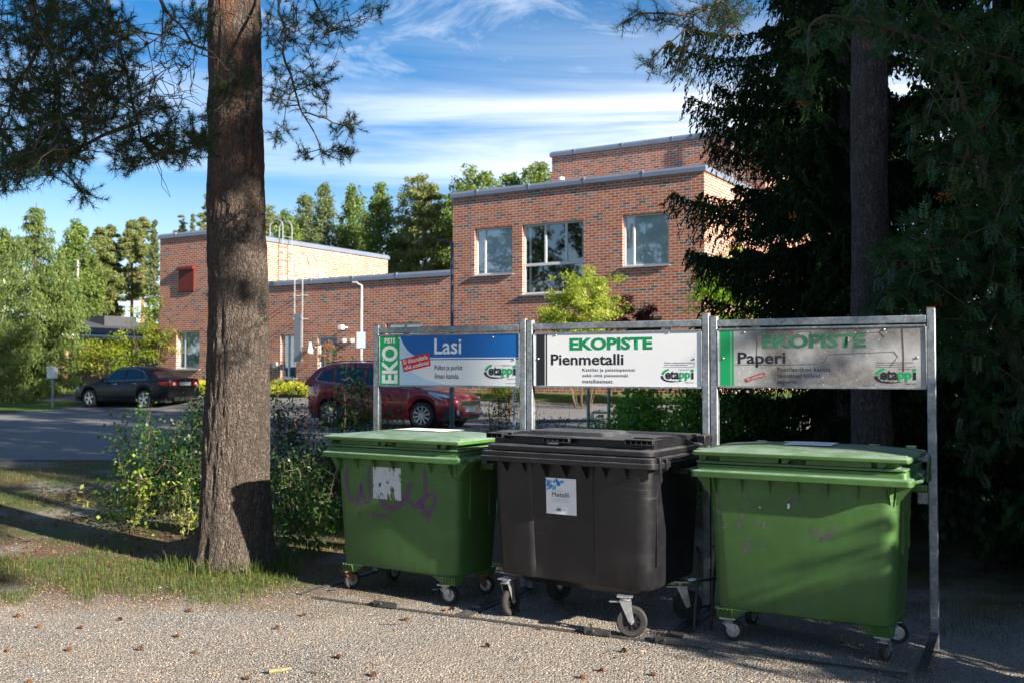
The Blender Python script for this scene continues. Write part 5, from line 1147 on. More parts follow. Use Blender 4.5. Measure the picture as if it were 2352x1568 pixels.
# metal label on the black bin
hx2 = 1.33 / 2; s_ = front_sheet(b2, hx2, (-0.170, 0.062), (0.745, 0.985), M['paper'], 'label_sheet', 0.004, True, 2)
yy = on_front(hx2, -0.05, 0.87, True) - 0.0065
q = MB()
def pet(cx, cz, s__, a, col):
    P_ = [(cx + s__ * (0.5 * math.cos(t) * abs(math.cos(t)) ** 0.2 * 1.3) * math.cos(a) - s__ * 0.6 * math.sin(t) * math.sin(a), cz + s__ * (0.5 * math.cos(t) * 1.3) * math.sin(a) + s__ * 0.6 * math.sin(t) * math.cos(a)) for t in np.linspace(0, 2 * math.pi, 10)[:-1]]
    slope = lambda z: on_front(hx2, -0.05, z, True) - 0.0055
    qq = MB(); qq.quad(*[(x, slope(z), z) for x, z in P_]); qq.build('leaf_mark', M[col], s_, fix=False)
for i, (u, v, sz) in enumerate(((0.04, 0.05, 22), (0.10, 0.10, 26), (0.06, 0.17, 20), (0.16, 0.06, 20), (0.17, 0.19, 22), (0.12, 0.25, 18), (0.27, 0.235, 36), (0.36, 0.02, 22), (0.42, 0.11, 34), (0.50, 0.06, 20), (0.56, 0.05, 18), (0.28, 0.06, 18), (0.03, 0.29, 18))):
    pet(-0.170 + 0.232 * u, 0.975 - 0.232 * v, sz * 0.00085, i * 1.1, 'leafblue' if i % 3 else 'cyanp')
def lab(s, u0, v0, u1, v1, m_, b_=0.01):
    z0, z1 = 0.985 - v1 * 0.24, 0.985 - v0 * 0.24; lettering(s, -0.170 + u0 * 0.232, z0, -0.170 + u1 * 0.232, z1, m_, s_, on_front(hx2, -0.05, (z0 + z1) / 2, True) - 0.0062, b_)
lab('PAKKAUSJÄTE', 0.37, 0.335, 0.57, 0.37, M['ink'], 0.0); lab('Metalli', 0.20, 0.39, 0.76, 0.52, M['ink'], 0.0)
for k, (a, b_, tx) in enumerate(((0.24, 0.72, 'Esim. säilyketölkit - tyhjät ja kuivat'), (0.18, 0.79, 'alumiinivuoat - maalipurkit - metalliset kannet'), (0.19, 0.78, 'spraypullot - kattilat ja paistinpannut'))): lab(tx, a, 0.56 + k * 0.045, b_, 0.59 + k * 0.045, M['faint'], 0.0)
z0 = 0.985 - 0.93 * 0.24; logo(-0.170 + 0.34 * 0.232, z0, 0.068, s_, on_front(hx2, -0.05, z0 + 0.02, True) - 0.0062, 'cyanp', False)
# lid labels
def lid_sheet(lid, pts, z, m_, name, D_):
    q = MB(); q.quad(*[(x, y, z) for x, y in pts]); return q.build(name, m_, lid, fix=False)
def on_lid(u, v, lz, hx, D_):      # height of the domed lid top
    f = max(abs(u) / (hx - 0.02), abs(v - D_ * 0.58) / (D_ * 0.58)); return lz + 0.040 * math.cos(min(f, 1) * math.pi / 2) ** 0.8
def dome_sheet(lid, x0, x1, y0, y1, lz, hx, D_, m_, name, off=0.004):
    q = MB(); q.grid(lambda u, v: (u, v, on_lid(u, v, lz, hx, D_) + off), list(np.linspace(x0, x1, 12)), list(np.linspace(y0, y1, 10))); return q.build(name, m_, lid, fix=False)
dome_sheet(lid1, -0.22, 0.27, 0.32, 0.62, lz1, hx1, D1, M['paper'], 'lid_label', 0.006)
sh3 = dome_sheet(lid3, -0.13, 0.16, 0.26, 0.50, lz3, hx3, D3, M['paper'], 'lid_label', 0.006)
lettering('Metalli', -0.06, 0.41, 0.10, 0.47, M['ink'], sh3, lz3 + 0.0435, 0.01, pl_='xy'); lettering('etappi', -0.035, 0.33, 0.06, 0.36, M['ink'], sh3, lz3 + 0.043, 0.02, pl_='xy')
# leaf bits lying in the grips
def litter_leaf(p, s_, rz, m_, lab_, c_='leaf'):
    q = MB(); q.grid(lambda u, v: (u * s_, v * s_ * 0.5 * (1 - abs(u) ** 2), 0.02 * s_ * math.sin(u * 5 + v * 3) + 0.3 * s_ * v * v), list(np.linspace(-1, 1, 7)), list(np.linspace(-1, 1, 4))); o = q.build('dry_leaf', m_, None, fix=False); o.location = p; o.rotation_euler = (0, 0, rz); tag(o, lab_, c_)
M['dryleaf'] = simple('dry_leaf', (0.30, 0.11, 0.03), 0.7, vary=0.4, sc=60)
def in_bin(b, x, y, z): return b.matrix_basis @ Vector((x, y, z)) if False else (Matrix.Translation(b.location) @ Matrix.Rotation(b.rotation_euler.z, 4, 'Z')) @ Vector((x, y, z))
litter_leaf(in_bin(b1, 0.0, 0.05, 1.150), 0.035, 0.4, M['dryleaf'], 'curled brown leaf caught under the left green lid'); litter_leaf(in_bin(b3, 0.02, 0.05, 1.150), 0.03, 1.0, M['dryleaf'], 'curled brown leaf caught under the right green lid')
# folded black trestle between the black and the right bin
tp = onground(1602, 6.55); tr = thing('folding_trestle', 'thin black metal trestle between the black bin and the right green bin', 'trestle', tp, 0.5)
q = MB()
for dx in (0.0, 0.14): q.tube([(dx - 0.06, -0.02, 0.0), (dx, 0.0, 0.42), (dx + 0.03, 0.02, 0.50), (dx + 0.07, 0.10, 0.52)], 0.010, 8)
q.build('leg', M['black'], tr); q = MB()
for z in (0.16, 0.33): q.tube([(-0.04 + z * 0.08, -0.01, z), (0.11 + z * 0.08, -0.01, z)], 0.008, 6)
q.build('crossbar', M['black'], tr)

# ------------------------------------------------------------------ vegetation
def unit(v): return v / np.maximum(np.linalg.norm(v, axis=-1, keepdims=True), 1e-9)
def rand_dirs(n): return unit(rng.normal(size=(n, 3)))
def cards(name, C_, Ld, Wd, length, width, m_, parent, var=None, off=None):
    """rhombic leaves: centre C_, long axis Ld, side axis Wd"""
    n = len(C_); length = np.broadcast_to(np.asarray(length, dtype=float), (n,))[:, None]; width = np.broadcast_to(np.asarray(width, dtype=float), (n,))[:, None]
    a = C_ - Ld * length / 2; c = C_ + Ld * length / 2; mid = C_ - Ld * length * 0.08
    b = mid + Wd * width / 2; d = mid - Wd * width / 2
    V = np.stack([a, b, c, d], 1).reshape(-1, 3)
    if off is not None: V = V - np.asarray(off)
    if var is None: var = rng.random(n)
    return mesh_np(name, V, n, 4, np.arange(4 * n), m_, parent, var=var)
def rand_cards(name, C_, length, width, m_, parent, droop=0.0, off=None, var=None, flatness=0.0):
    n = len(C_); L_ = rand_dirs(n); L_[:, 2] -= droop; L_ = unit(L_); N_ = rand_dirs(n); N_[:, 2] = np.abs(N_[:, 2]) + flatness; W_ = unit(np.cross(L_, N_))
    return cards(name, C_, L_, W_, length, width, m_, parent, var, off)
def sticks(name, A, B, ra, rb, m_, parent, off=None, sides=4):
    """tapered sticks from A to B"""
    n = len(A); d = unit(B - A); u = np.tile(np.array([[0.31, 0.17, 0.93]]), (n, 1)); x = unit(np.cross(d, u)); y = np.cross(d, x); V = []
    ra = np.broadcast_to(ra, (n,))[:, None]; rb = np.broadcast_to(rb, (n,))[:, None]
    for P_, r in ((A, ra), (B, rb)):
        for k in range(sides): t = 2 * math.pi * k / sides; V.append(P_ + (x * math.cos(t) + y * math.sin(t)) * r)
    V = np.stack(V, 1).reshape(-1, 3)
    if off is not None: V = V - np.asarray(off)
    base = np.arange(n)[:, None, None] * (2 * sides); f = np.array([[k, (k + 1) % sides, sides + (k + 1) % sides, sides + k] for k in range(sides)])[None]
    return mesh_np(name, V, n * sides, 4, (base + f).ravel(), m_, parent, smooth=True)
Lm = {}
Lm['needle'] = leafmat('pine_needles', (0.010, 0.024, 0.012), (0.034, 0.062, 0.020), (0.12, 0.10, 0.03), 0.15, 0.6, 0.2)
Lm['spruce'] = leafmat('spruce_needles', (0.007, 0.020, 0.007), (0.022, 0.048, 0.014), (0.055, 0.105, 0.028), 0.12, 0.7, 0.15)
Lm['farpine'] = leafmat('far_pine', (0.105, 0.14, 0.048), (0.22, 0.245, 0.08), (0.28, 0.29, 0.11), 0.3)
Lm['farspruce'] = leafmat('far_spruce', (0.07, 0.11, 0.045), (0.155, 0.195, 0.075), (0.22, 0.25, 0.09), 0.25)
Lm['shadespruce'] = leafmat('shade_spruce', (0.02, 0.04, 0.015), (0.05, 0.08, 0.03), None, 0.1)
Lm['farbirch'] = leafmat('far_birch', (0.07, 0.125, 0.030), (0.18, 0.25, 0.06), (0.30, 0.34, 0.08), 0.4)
Lm['larch'] = leafmat('larch', (0.075, 0.125, 0.030), (0.17, 0.235, 0.06), (0.27, 0.31, 0.10), 0.35)
Lm['yellowbush'] = leafmat('yellow_bush', (0.09, 0.17, 0.015), (0.27, 0.32, 0.03), (0.55, 0.28, 0.04), 0.45)
Lm['limebush'] = leafmat('lime_bush', (0.17, 0.24, 0.03), (0.36, 0.42, 0.07), (0.50, 0.52, 0.14), 0.45)
Lm['cornerbush'] = leafmat('corner_bush', (0.09, 0.20, 0.015), (0.22, 0.36, 0.03), (0.36, 0.46, 0.06), 0.5)
Lm['undergreen'] = leafmat('lit_undergrowth', (0.05, 0.16, 0.015), (0.13, 0.30, 0.03), (0.26, 0.42, 0.06), 0.5, 0.4)  # brighter green puts the light on these plants into their leaf colour
Lm['redbush'] = leafmat('dark_red_bush', (0.035, 0.010, 0.014), (0.11, 0.022, 0.03), (0.20, 0.05, 0.04), 0.35)
Lm['hedge'] = leafmat('hedge_leaf', (0.014, 0.045, 0.012), (0.038, 0.092, 0.020), (0.07, 0.135, 0.025), 0.4, 0.4, 0.5)
Lm['birchling'] = leafmat('young_birch_leaf', (0.030, 0.085, 0.016), (0.065, 0.16, 0.025), (0.16, 0.24, 0.04), 0.45, 0.4)
Lm['rustleaf'] = leafmat('rusty_leaf', (0.06, 0.022, 0.012), (0.15, 0.05, 0.02), (0.22, 0.10, 0.03), 0.35)
Lm['rowan'] = leafmat('rowan_leaf', (0.018, 0.055, 0.020), (0.045, 0.115, 0.035), (0.09, 0.17, 0.05), 0.35, 0.4, 0.5)
Lm['yellowbed'] = leafmat('yellow_bed', (0.30, 0.34, 0.03), (0.55, 0.55, 0.05), (0.60, 0.50, 0.06), 0.4)
Lm['orange'] = leafmat('copper_leaf', (0.25, 0.10, 0.02), (0.45, 0.20, 0.04), (0.5, 0.3, 0.06), 0.4)
Lm['grass'] = leafmat('grass_blades', (0.045, 0.085, 0.015), (0.11, 0.16, 0.03), (0.30, 0.27, 0.11), 0.4)
M['birchbark'] = simple('birch_bark', (0.55, 0.52, 0.47), 0.8, vary=0.35, sc=5)
M['pinebark_far'] = simple('orange_pine_bark', (0.36, 0.15, 0.055), 0.85, vary=0.25, sc=2)
M['darkbark_far'] = simple('dark_tree_bark', (0.06, 0.045, 0.035), 0.9, vary=0.3, sc=3)
M['berry'] = simple('rowan_berry', (0.55, 0.13, 0.01), 0.4, vary=0.1)

# ---- tapering bark trunks
def trunk(name, parent, cen, rad, zs, m_, flare=0.0, nseg=120, disp=0.012, sc=1.0, seed=0, nz=None):
    """cen(z) -> (x, y) local, rad(z); a fluted, ridged surface"""
    vs = []; zz = np.linspace(zs[0], zs[1], nz or int((zs[1] - zs[0]) / 0.022))
    for z in zz:
        cx, cy = cen(z); r = rad(z)
        for j in range(nseg):
            a = 2 * math.pi * j / nseg; ca, sa = math.cos(a), math.sin(a)
            fl = flare * math.exp(-max(z, 0) / 0.16) * (0.55 + 0.45 * math.cos(5 * a + seed) + 0.2 * math.cos(8 * a + 2))
            p = Vector((ca * 3.4 * sc, sa * 3.4 * sc, z * 1.25 * sc + seed))
            d = mnoise.noise(p * 1.6) * 0.9 + (0.5 - abs(mnoise.noise(Vector((ca * 7 * sc, sa * 7 * sc, z * 3 * sc + seed))))) * 0.9 + 0.45 * mnoise.noise(Vector((ca * 15, sa * 15, z * 10)))
            low = 0.02 * mnoise.noise(Vector((ca, sa, z * 0.8 + seed)))
            rr_ = r + fl * r + d * disp + low; vs.append((cx + ca * rr_, cy + sa * rr_, z))
    k = len(zz); idx = []
    i = np.arange(k - 1)[:, None] * nseg; j = np.arange(nseg)[None]; jn = (j + 1) % nseg
    idx = np.stack([i + j, i + jn, i + nseg + jn, i + nseg + j], -1).reshape(-1)
    return mesh_np(name, vs, (k - 1) * nseg, 4, idx, m_, parent, smooth=True)

def limb_nodes(paths, step=0.07):
    P_, Q = [], []
    for path in paths:
        path = [np.array(p, dtype=float) for p in path]; prev = -1; n = len(path)
        for i in range(n - 1):
            p0 = path[max(i - 1, 0)]; p1 = path[i]; p2 = path[i + 1]; p3 = path[min(i + 2, n - 1)]; m_ = max(1, int(np.linalg.norm(p2 - p1) / step))
            for t in np.arange(m_) / m_:
                v = 0.5 * (2 * p1 + (p2 - p0) * t + (2 * p0 - 5 * p1 + 4 * p2 - p3) * t * t + (3 * p1 - p0 - 3 * p2 + p3) * t ** 3) + rng.normal(size=3) * 0.006
                P_.append(v); Q.append(prev); prev = len(P_) - 1
        P_.append(path[-1]); Q.append(prev)
    return P_, Q
def grow(paths, attr, droop=0.3, step=0.10, jit=0.022, attach=None):
    """joins every shoot position to the nearest branch by a bent twig; returns nodes, parents, shoot flags"""
    P_, Q = limb_nodes(paths); n0 = len(P_); pos = np.zeros((n0 + len(attr) * 14, 3)); pos[:n0] = P_; cnt = n0; par = list(Q); leaf = [False] * n0
    attr = np.array(attr); d0 = np.array([np.min(np.sum((pos[:n0] - a) ** 2, 1)) for a in attr])
    for a in attr[np.argsort(d0)]:
        dd = np.sum((pos[:cnt] - a) ** 2, 1); i = int(np.argmin(dd)); d = math.sqrt(dd[i]); m_ = min(13, max(1, int(d / step))); prev = i; p = pos[i].copy()
        perp = rng.normal(size=3) * 0.13 * d
        for k in range(1, m_ + 1):
            t = k / m_; v = pos[i] * (1 - t) + a * t + perp * math.sin(math.pi * t) + (rng.normal(size=3) * jit if k < m_ else 0); v = v + np.array([0, 0, 0.14 * d * math.sin(math.pi * t) * droop])
            if cnt >= len(pos): break
            pos[cnt] = v; par.append(prev); leaf.append(k == m_ ); prev = cnt; cnt += 1
    return pos[:cnt], np.array(par), np.array(leaf), n0
def twig_mesh(name, pos, par, parent, off, r_tip, r_max, n0, m_, power=0.45):
    n = len(pos); w_ = np.ones(n)
    for i in range(n - 1, -1, -1):
        if par[i] >= 0: w_[par[i]] += w_[i]
    rad = np.minimum(r_max, r_tip * w_ ** power); e = np.where(par >= 0)[0]
    return sticks(name, pos[par[e]], pos[e], np.minimum(rad[par[e]], rad[e] * 1.6 + 0.0005), rad[e], m_, parent, off)
def needles(name, pos, par, leaf, parent, off, m_, K=36, nl=0.05, shoot=0.09, nw=0.0016, spread=0.75):
    e = np.where(leaf)[0]; d = unit(pos[e] - pos[par[e]] + rng.normal(size=(len(e), 3)) * 0.03); n = len(e)
    base = pos[e][:, None] + d[:, None] * (rng.random((n, K, 1)) * shoot - shoot * 0.35)
    nd = unit(d[:, None] * 0.75 + unit(rng.normal(size=(n, K, 3))) * spread); L_ = nl * rng.uniform(0.7, 1.15, (n, K, 1)); side = unit(np.cross(nd, rng.normal(size=(n, K, 3)))) * nw / 2
    V = np.stack([base - side, base + side, base + nd * L_], 2).reshape(-1, 3) - np.asarray(off); nt = n * K
    var = np.clip(np.repeat(rng.random(n), K) * 0.7 + rng.random(nt) * 0.35, 0, 1)
    return mesh_np(name, V, nt, 3, np.arange(3 * nt), m_, parent, var=var)
def blob(cx, cy, rx, ry, n, Y, dy=0.5):
    """shoot positions scattered through a volume of branches"""
    out = []
    for _ in range(int(n * 1.12)):
        while True:
            u, v = rng.uniform(-1, 1, 2)
            if u * u + v * v < 1: break
        yy = Y + rng.normal() * dy; out.append(np.array(at(cx + u * rx, cy + v * ry, yy)))
    return out
A_ = lambda x, y, Y: tuple(at(x, y, Y))

# ---- the big pine at the left
PX, PY = -2.40, 8.72; pb = Vector((PX, PY, 0)); pine = thing('pine_tree', 'big scots pine whose thick trunk stands left of the bins', 'tree', pb)
prof = [(-0.15, 0.36), (0.0, 0.335), (0.21, 0.308), (0.45, 0.300), (0.77, 0.287), (1.51, 0.258), (2.63, 0.241), (4.9, 0.215), (8, 0.17), (11, 0.10), (13, 0.03)]
trunk('trunk', pine, lambda z: (-0.008 * z + 0.012 * math.sin(z * 0.9), 0.0), lambda z: float(np.interp(z, [p[0] for p in prof], [p[1] for p in prof])), (-0.15, 6.2), M['bark'], flare=0.17, nseg=170, disp=0.017)
q = MB(); q.tube([(-0.05, 0, 6.15), (-0.06, 0, 8), (-0.08, 0, 11), (-0.1, 0, 13.4)], [0.20, 0.17, 0.10, 0.03], 12); q.build('upper_trunk', M['pinebark_far'], pine)
tk = (PX - 0.05, PY, 5.6)
paths = [[tk, (-2.5, 7.4, 5.3), A_(247, -60, 6.3), A_(268, 99, 6.2), A_(282, 159, 6.1), A_(300, 226, 6.05), A_(322, 317, 6.0), A_(335, 342, 6.0), A_(352, 367, 5.95), A_(372, 425, 5.9), A_(388, 452, 5.85)],
         [(PX, PY, 5.9), (-2.7, 7.6, 5.6), A_(350, -40, 7.0), A_(416, 60, 7.0), A_(437, 95, 7.0), A_(483, 116, 7.1), A_(511, 150, 7.3), A_(560, 185, 7.4)],
         [(PX - 0.1, PY, 6.0), (-3.3, 7.2, 5.4), A_(123, -40, 6.2), A_(74, 113, 6.1), A_(30, 190, 6.1), A_(10, 260, 6.0)],
         [(PX - 0.1, PY, 5.4), (-3.2, 7.0, 5.0), A_(60, -30, 5.8), A_(110, 120, 5.8), A_(130, 240, 5.7), A_(120, 360, 5.7), A_(190, 445, 5.6)],
         [A_(317, 282, 6.05), A_(250, 300, 5.9), A_(190, 330, 5.7), A_(155, 350, 5.6)], [A_(322, 317, 6.0), A_(380, 350, 6.0), A_(450, 330, 6.1)], [A_(282, 159, 6.1), A_(220, 210, 6.0), A_(150, 260, 5.9), A_(60, 330, 5.8), A_(20, 410, 5.7)],
         [(PX + 0.15, PY, 5.2), A_(660, -80, 8.3), A_(634, 0, 8.1), A_(652, 70, 8.0), A_(645, 116, 7.9), A_(663, 169, 7.9), A_(691, 254, 7.8), A_(723, 303, 7.8), A_(733, 340, 7.7)],
         [(PX + 0.1, PY, 5.8), A_(690, -60, 8.5), A_(730, 20, 8.4), A_(770, 60, 8.3), A_(850, 30, 8.1)], [A_(691, 254, 7.8), A_(745, 268, 7.7), A_(800, 290, 7.6)], [A_(645, 116, 7.9), A_(610, 135, 8.0), A_(600, 160, 8.0)]]
att = []
for b_ in ((55, 110, 110, 130, 210, 5.9), (150, 50, 120, 80, 170, 6.2), (235, 120, 80, 110, 140, 6.2), (60, 290, 90, 100, 170, 5.8), (150, 240, 100, 90, 170, 5.9), (255, 245, 75, 90, 110, 6.0), (18, 395, 38, 45, 46, 5.7),
           (105, 370, 70, 45, 64, 5.7), (190, 438, 26, 26, 14, 5.6, 0.1), (165, 350, 48, 20, 24, 5.6, 0.15), (405, 330, 75, 40, 95, 6.0, 0.3), (300, 352, 60, 36, 46, 5.9, 0.3), (350, 280, 60, 50, 46, 6.1, 0.3), (455, 290, 28, 50, 26, 6.4, 0.3),
           (335, 130, 80, 110, 26, 6.8), (415, 50, 60, 55, 26, 7.0), (455, 60, 25, 60, 30, 7.3), (535, 180, 60, 30, 22, 7.3, 0.15), (500, 228, 28, 30, 10, 7.2, 0.1),
           (640, 50, 38, 70, 46, 8.1), (705, 60, 60, 70, 52, 8.2), (650, 190, 40, 55, 40, 7.9, 0.3), (770, 45, 60, 50, 34, 8.2), (850, 18, 45, 22, 14, 8.1), (728, 168, 40, 30, 26, 7.9, 0.3), (637, 300, 26, 22, 14, 7.8, 0.15), (790, 285, 34, 22, 22, 7.6, 0.12), (770, 345, 45, 13, 26, 7.7, 0.1), (700, 352, 20, 14, 10, 7.7, 0.1), (715, 225, 40, 45, 20, 7.8, 0.2)):
    att += blob(*b_)
pos, par, leaf, n0 = grow(paths, att)
twig_mesh('branches', pos, par, pine, pb, 0.0011, 0.022, n0, M['twig'])
needles('needles', pos, par, leaf, pine, pb, Lm['needle'], K=62, nl=0.05, shoot=0.12, nw=0.0030)
# dead bare twigs: thin curled ends without needles
att2 = blob(400, 110, 60, 100, 70, 6.9) + blob(340, 210, 70, 70, 50, 6.3) + blob(430, 220, 40, 40, 30, 6.6)
pos, par, leaf, n0 = grow(paths[:2], att2, step=0.05, jit=0.018); twig_mesh('bare_twigs', pos, par, pine, pb, 0.0012, 0.003, n0, M['twig'])
def crown(parent, name, cen, rad, n, size, m_, off=None, clumps=40, cr=0.5, droop=0.1, shell=0.55):
    """leaf clumps spread unevenly through an ellipsoid"""
    cen = np.array(cen); rad = np.array(rad); k = clumps; u = rand_dirs(k) * (shell + (1 - shell) * rng.random((k, 1))) * rng.uniform(0.7, 1.08, (k, 1)); cc = cen + u * rad; cs = rng.uniform(0.5, 1.2, k) * cr
    w_ = cs ** 2; w_ /= w_.sum(); pick = rng.choice(k, n, p=w_); g = rand_dirs(n) * (rng.random((n, 1)) ** 0.45) * cs[pick][:, None]; g[:, 2] *= 0.62; P_ = cc[pick] + g
    return rand_cards(name, P_, rng.uniform(0.6, 1.3, n) * size, rng.uniform(0.4, 0.9, n) * size * 0.6, m_, parent, droop, off, var=np.clip(rng.random(k)[pick] * 0.6 + rng.random(n) * 0.4, 0, 1), flatness=0.3)
crown(pine, 'crown', (-0.1, 0, 10.8), (2.6, 2.6, 2.8), 2600, 0.22, Lm['farpine'], clumps=34, cr=0.75)

# ---- the pine at the right with a dark trunk, and its overhanging branch
P2x, P2y = 3.36, 9.35; pb2 = Vector((P2x, P2y, 0)); pine2 = thing('pine_tree', 'pine with a straight dark trunk behind the paper recycling board', 'tree', pb2)
trunk('trunk', pine2, lambda z: (0.004 * z, 0), lambda z: float(np.interp(z, [0, 0.3, 1.5, 5, 8, 12], [0.225, 0.185, 0.172, 0.154, 0.135, 0.1])), (-0.2, 7.5), M['bark2'], flare=0.12, nseg=90, disp=0.010, sc=1.2, seed=4)
q = MB(); q.tube([(0.03, 0, 7.45), (0.04, 0, 10), (0.05, 0, 13)], [0.15, 0.11, 0.04], 10); q.build('upper_trunk', M['pinebark_far'], pine2)
paths = [[(P2x, P2y, 5.5), (2.6, 7.6, 5.0), A_(1740, -80, 5.7), A_(1660, -10, 5.6), A_(1600, 30, 5.5), A_(1585, 90, 5.45), A_(1560, 150, 5.4)], [A_(1600, 30, 5.5), A_(1540, 20, 5.4), A_(1470, 25, 5.3), A_(1425, 50, 5.3)], [A_(1590, 60, 5.5), A_(1530, 100, 5.35), A_(1490, 150, 5.3)], [A_(1660, -10, 5.6), A_(1700, 40, 5.6), A_(1690, 80, 5.5)]]
att = blob(1465, 30, 42, 22, 15, 5.35, 0.08) + blob(1545, 35, 45, 28, 20, 5.4, 0.1) + blob(1640, 40, 55, 42, 42, 5.5, 0.15) + blob(1582, 112, 34, 36, 16, 5.4, 0.08) + blob(1500, 140, 26, 30, 12, 5.3, 0.06) + blob(1560, 158, 18, 16, 6, 5.4, 0.05) + blob(1690, 10, 45, 25, 26, 5.6, 0.15)
pos, par, leaf, n0 = grow(paths, att); twig_mesh('branches', pos, par, pine2, pb2, 0.0012, 0.009, n0, M['twig']); needles('needles', pos, par, leaf, pine2, pb2, Lm['needle'], K=46, nl=0.05, shoot=0.12, nw=0.0022)
crown(pine2, 'crown', (0, 0.3, 9.8), (2.1, 2.1, 2.6), 2600, 0.20, Lm['spruce'], clumps=30, cr=0.8)

# ---- spruces
def spruce(name, label, base, h, rad, n_wh, m_, cat='tree', z0=0.3, card=0.06, cw=0.018, dens=1.0, special=(), group=None, droop=1.0, az_rng=(0, 2 * math.pi), shape=0.8, hang=0.55, tr=0.11, kd=2.0):
    t_ = thing(name, label, cat, base, 0, group); off = (0, 0, 0)
    q = MB(); q.tube([(0, 0, -0.1), (0.01, 0, h * 0.4), (0, 0.01, h)], [tr, tr * 0.7, 0.01], 10); q.build('trunk', M['bark2'] if card < 0.1 else M['darkbark_far'], t_)
    Cs, Ds, A, B, ra = [], [], [], [], []
    br = []
    for i in range(n_wh):
        f = (i + rng.random() * 0.6) / n_wh; z = z0 + (h - z0) * f; L_ = rad * (1 - f) ** shape + 0.12
        for k in range(rng.integers(4, 7)): br.append((z, rng.uniform(*az_rng), L_ * rng.uniform(0.72, 1.1)))
    br += list(special)
    for z, az_, L_ in br:
        dr = np.array([math.sin(az_), math.cos(az_), 0.0]); n = max(3, int(L_ / 0.05 * dens)); ts = (np.arange(n) + 0.5) / n
        zc = lambda t: z - droop * L_ * (0.42 * t - 0.20 * t ** 3) * (1.0) + 0.10 * L_ * t ** 4
        ax = np.stack([dr[0] * L_ * ts, dr[1] * L_ * ts, zc(ts)], 1); ax0 = np.vstack([[0, 0, z], ax[:-1]]); A.append(ax0); B.append(ax); ra.append(0.016 * (1 - ts) + 0.002)
        side = np.array([dr[1], -dr[0], 0.0])
        for s_ in (-1, 0, 1):
            m_n = n
            tl = hang * L_ ** 0.5 * (0.35 + 0.75 * np.sin(math.pi * (0.15 + 0.8 * ts))) * rng.uniform(0.5, 1.15, n); K = max(3, int(hang / card * kd)); u = (np.arange(K) + rng.random()) / K
            out = dr * 0.45 + side * s_ * 0.75 + rng.normal(size=(n, 3)) * 0.16; out[:, 2] = 0
            out = unit(out); sp = (0.55 if s_ else 0.2)
            P_ = ax[:, None] + out[:, None] * (tl[:, None] * u[None])[..., None] * sp + np.array([0, 0, -1.0]) * (tl[:, None] * (u[None] ** 1.4) * (0.45 if s_ else 0.85) * droop)[..., None]
            D_ = unit(out[:, None] * sp + np.array([0, 0, -1.0]) * (0.3 + 0.9 * u[None])[..., None] * droop + rng.normal(size=P_.shape) * 0.45)
            Cs.append(P_.reshape(-1, 3)); Ds.append(D_.reshape(-1, 3))
    Cs = np.vstack(Cs); Ds = np.vstack(Ds); n = len(Cs); W_ = unit(np.cross(Ds, rand_dirs(n)))
    sticks('branches', np.vstack(A), np.vstack(B), np.concatenate(ra) * tr / 0.11, np.concatenate(ra) * 0.8 * tr / 0.11, M['darkbark_far'], t_, sides=3)
    cards('foliage', Cs + rng.normal(size=Cs.shape) * card * 0.15, Ds, W_, card * rng.uniform(0.7, 1.4, n), cw * rng.uniform(0.9, 1.9, n), m_, t_); return t_
SP = Vector((3.75, 11.2, 0.05))
def spec(px, py, zup, scl=1.0):   # a branch whose tip is seen at a pixel
    k = (px - 1176) / F; tx = k * 10.9; L_ = abs(SP.x - tx); tz = H + (HZ - py) / F * 11 - 0.05
    return (tz + 0.12 * L_ + zup, math.atan2(-1, -0.12) , L_)
sp_ = [(H + (HZ - 115) / F * 11 + 0.30, -1.70, 2.05), (H + (HZ - 235) / F * 11 + 0.28, -1.62, 1.75), (H + (HZ - 300) / F * 11 + 0.30, -1.75, 1.65), (H + (HZ - 462) / F * 11 + 0.30, -1.66, 1.98), (H + (HZ - 610) / F * 11 + 0.30, -1.72, 1.75), (H + (HZ - 500) / F * 11 + 0.3, -1.85, 1.75), (H + (HZ - 80) / F * 11 + 0.42, -1.5, 1.75), (H + (HZ - 700) / F * 11 + 0.25, -1.5, 1.55)]
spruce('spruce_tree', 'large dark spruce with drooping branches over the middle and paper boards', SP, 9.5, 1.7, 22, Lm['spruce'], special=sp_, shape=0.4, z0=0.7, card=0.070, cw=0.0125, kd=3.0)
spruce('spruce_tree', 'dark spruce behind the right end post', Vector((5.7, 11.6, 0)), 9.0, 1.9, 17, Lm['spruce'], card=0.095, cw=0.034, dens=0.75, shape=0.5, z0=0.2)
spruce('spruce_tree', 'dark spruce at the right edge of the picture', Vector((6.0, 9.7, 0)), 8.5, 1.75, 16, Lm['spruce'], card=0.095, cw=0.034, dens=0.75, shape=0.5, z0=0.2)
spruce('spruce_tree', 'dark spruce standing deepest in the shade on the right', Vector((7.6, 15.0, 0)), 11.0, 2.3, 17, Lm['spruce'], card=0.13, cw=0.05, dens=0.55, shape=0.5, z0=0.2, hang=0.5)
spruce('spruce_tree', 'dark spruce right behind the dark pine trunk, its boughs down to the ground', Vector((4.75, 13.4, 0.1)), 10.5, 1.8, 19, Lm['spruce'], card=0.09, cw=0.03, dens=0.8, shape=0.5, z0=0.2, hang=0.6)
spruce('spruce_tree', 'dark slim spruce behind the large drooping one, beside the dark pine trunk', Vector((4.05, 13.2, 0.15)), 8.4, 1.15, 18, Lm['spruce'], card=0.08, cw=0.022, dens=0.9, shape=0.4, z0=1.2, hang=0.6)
spruce('spruce_tree', 'dark spruce filling the upper right corner', Vector((5.3, 8.9, 0)), 9.5, 1.5, 16, Lm['spruce'], card=0.10, cw=0.045, dens=0.8, shape=0.3, z0=0.2, hang=0.6)
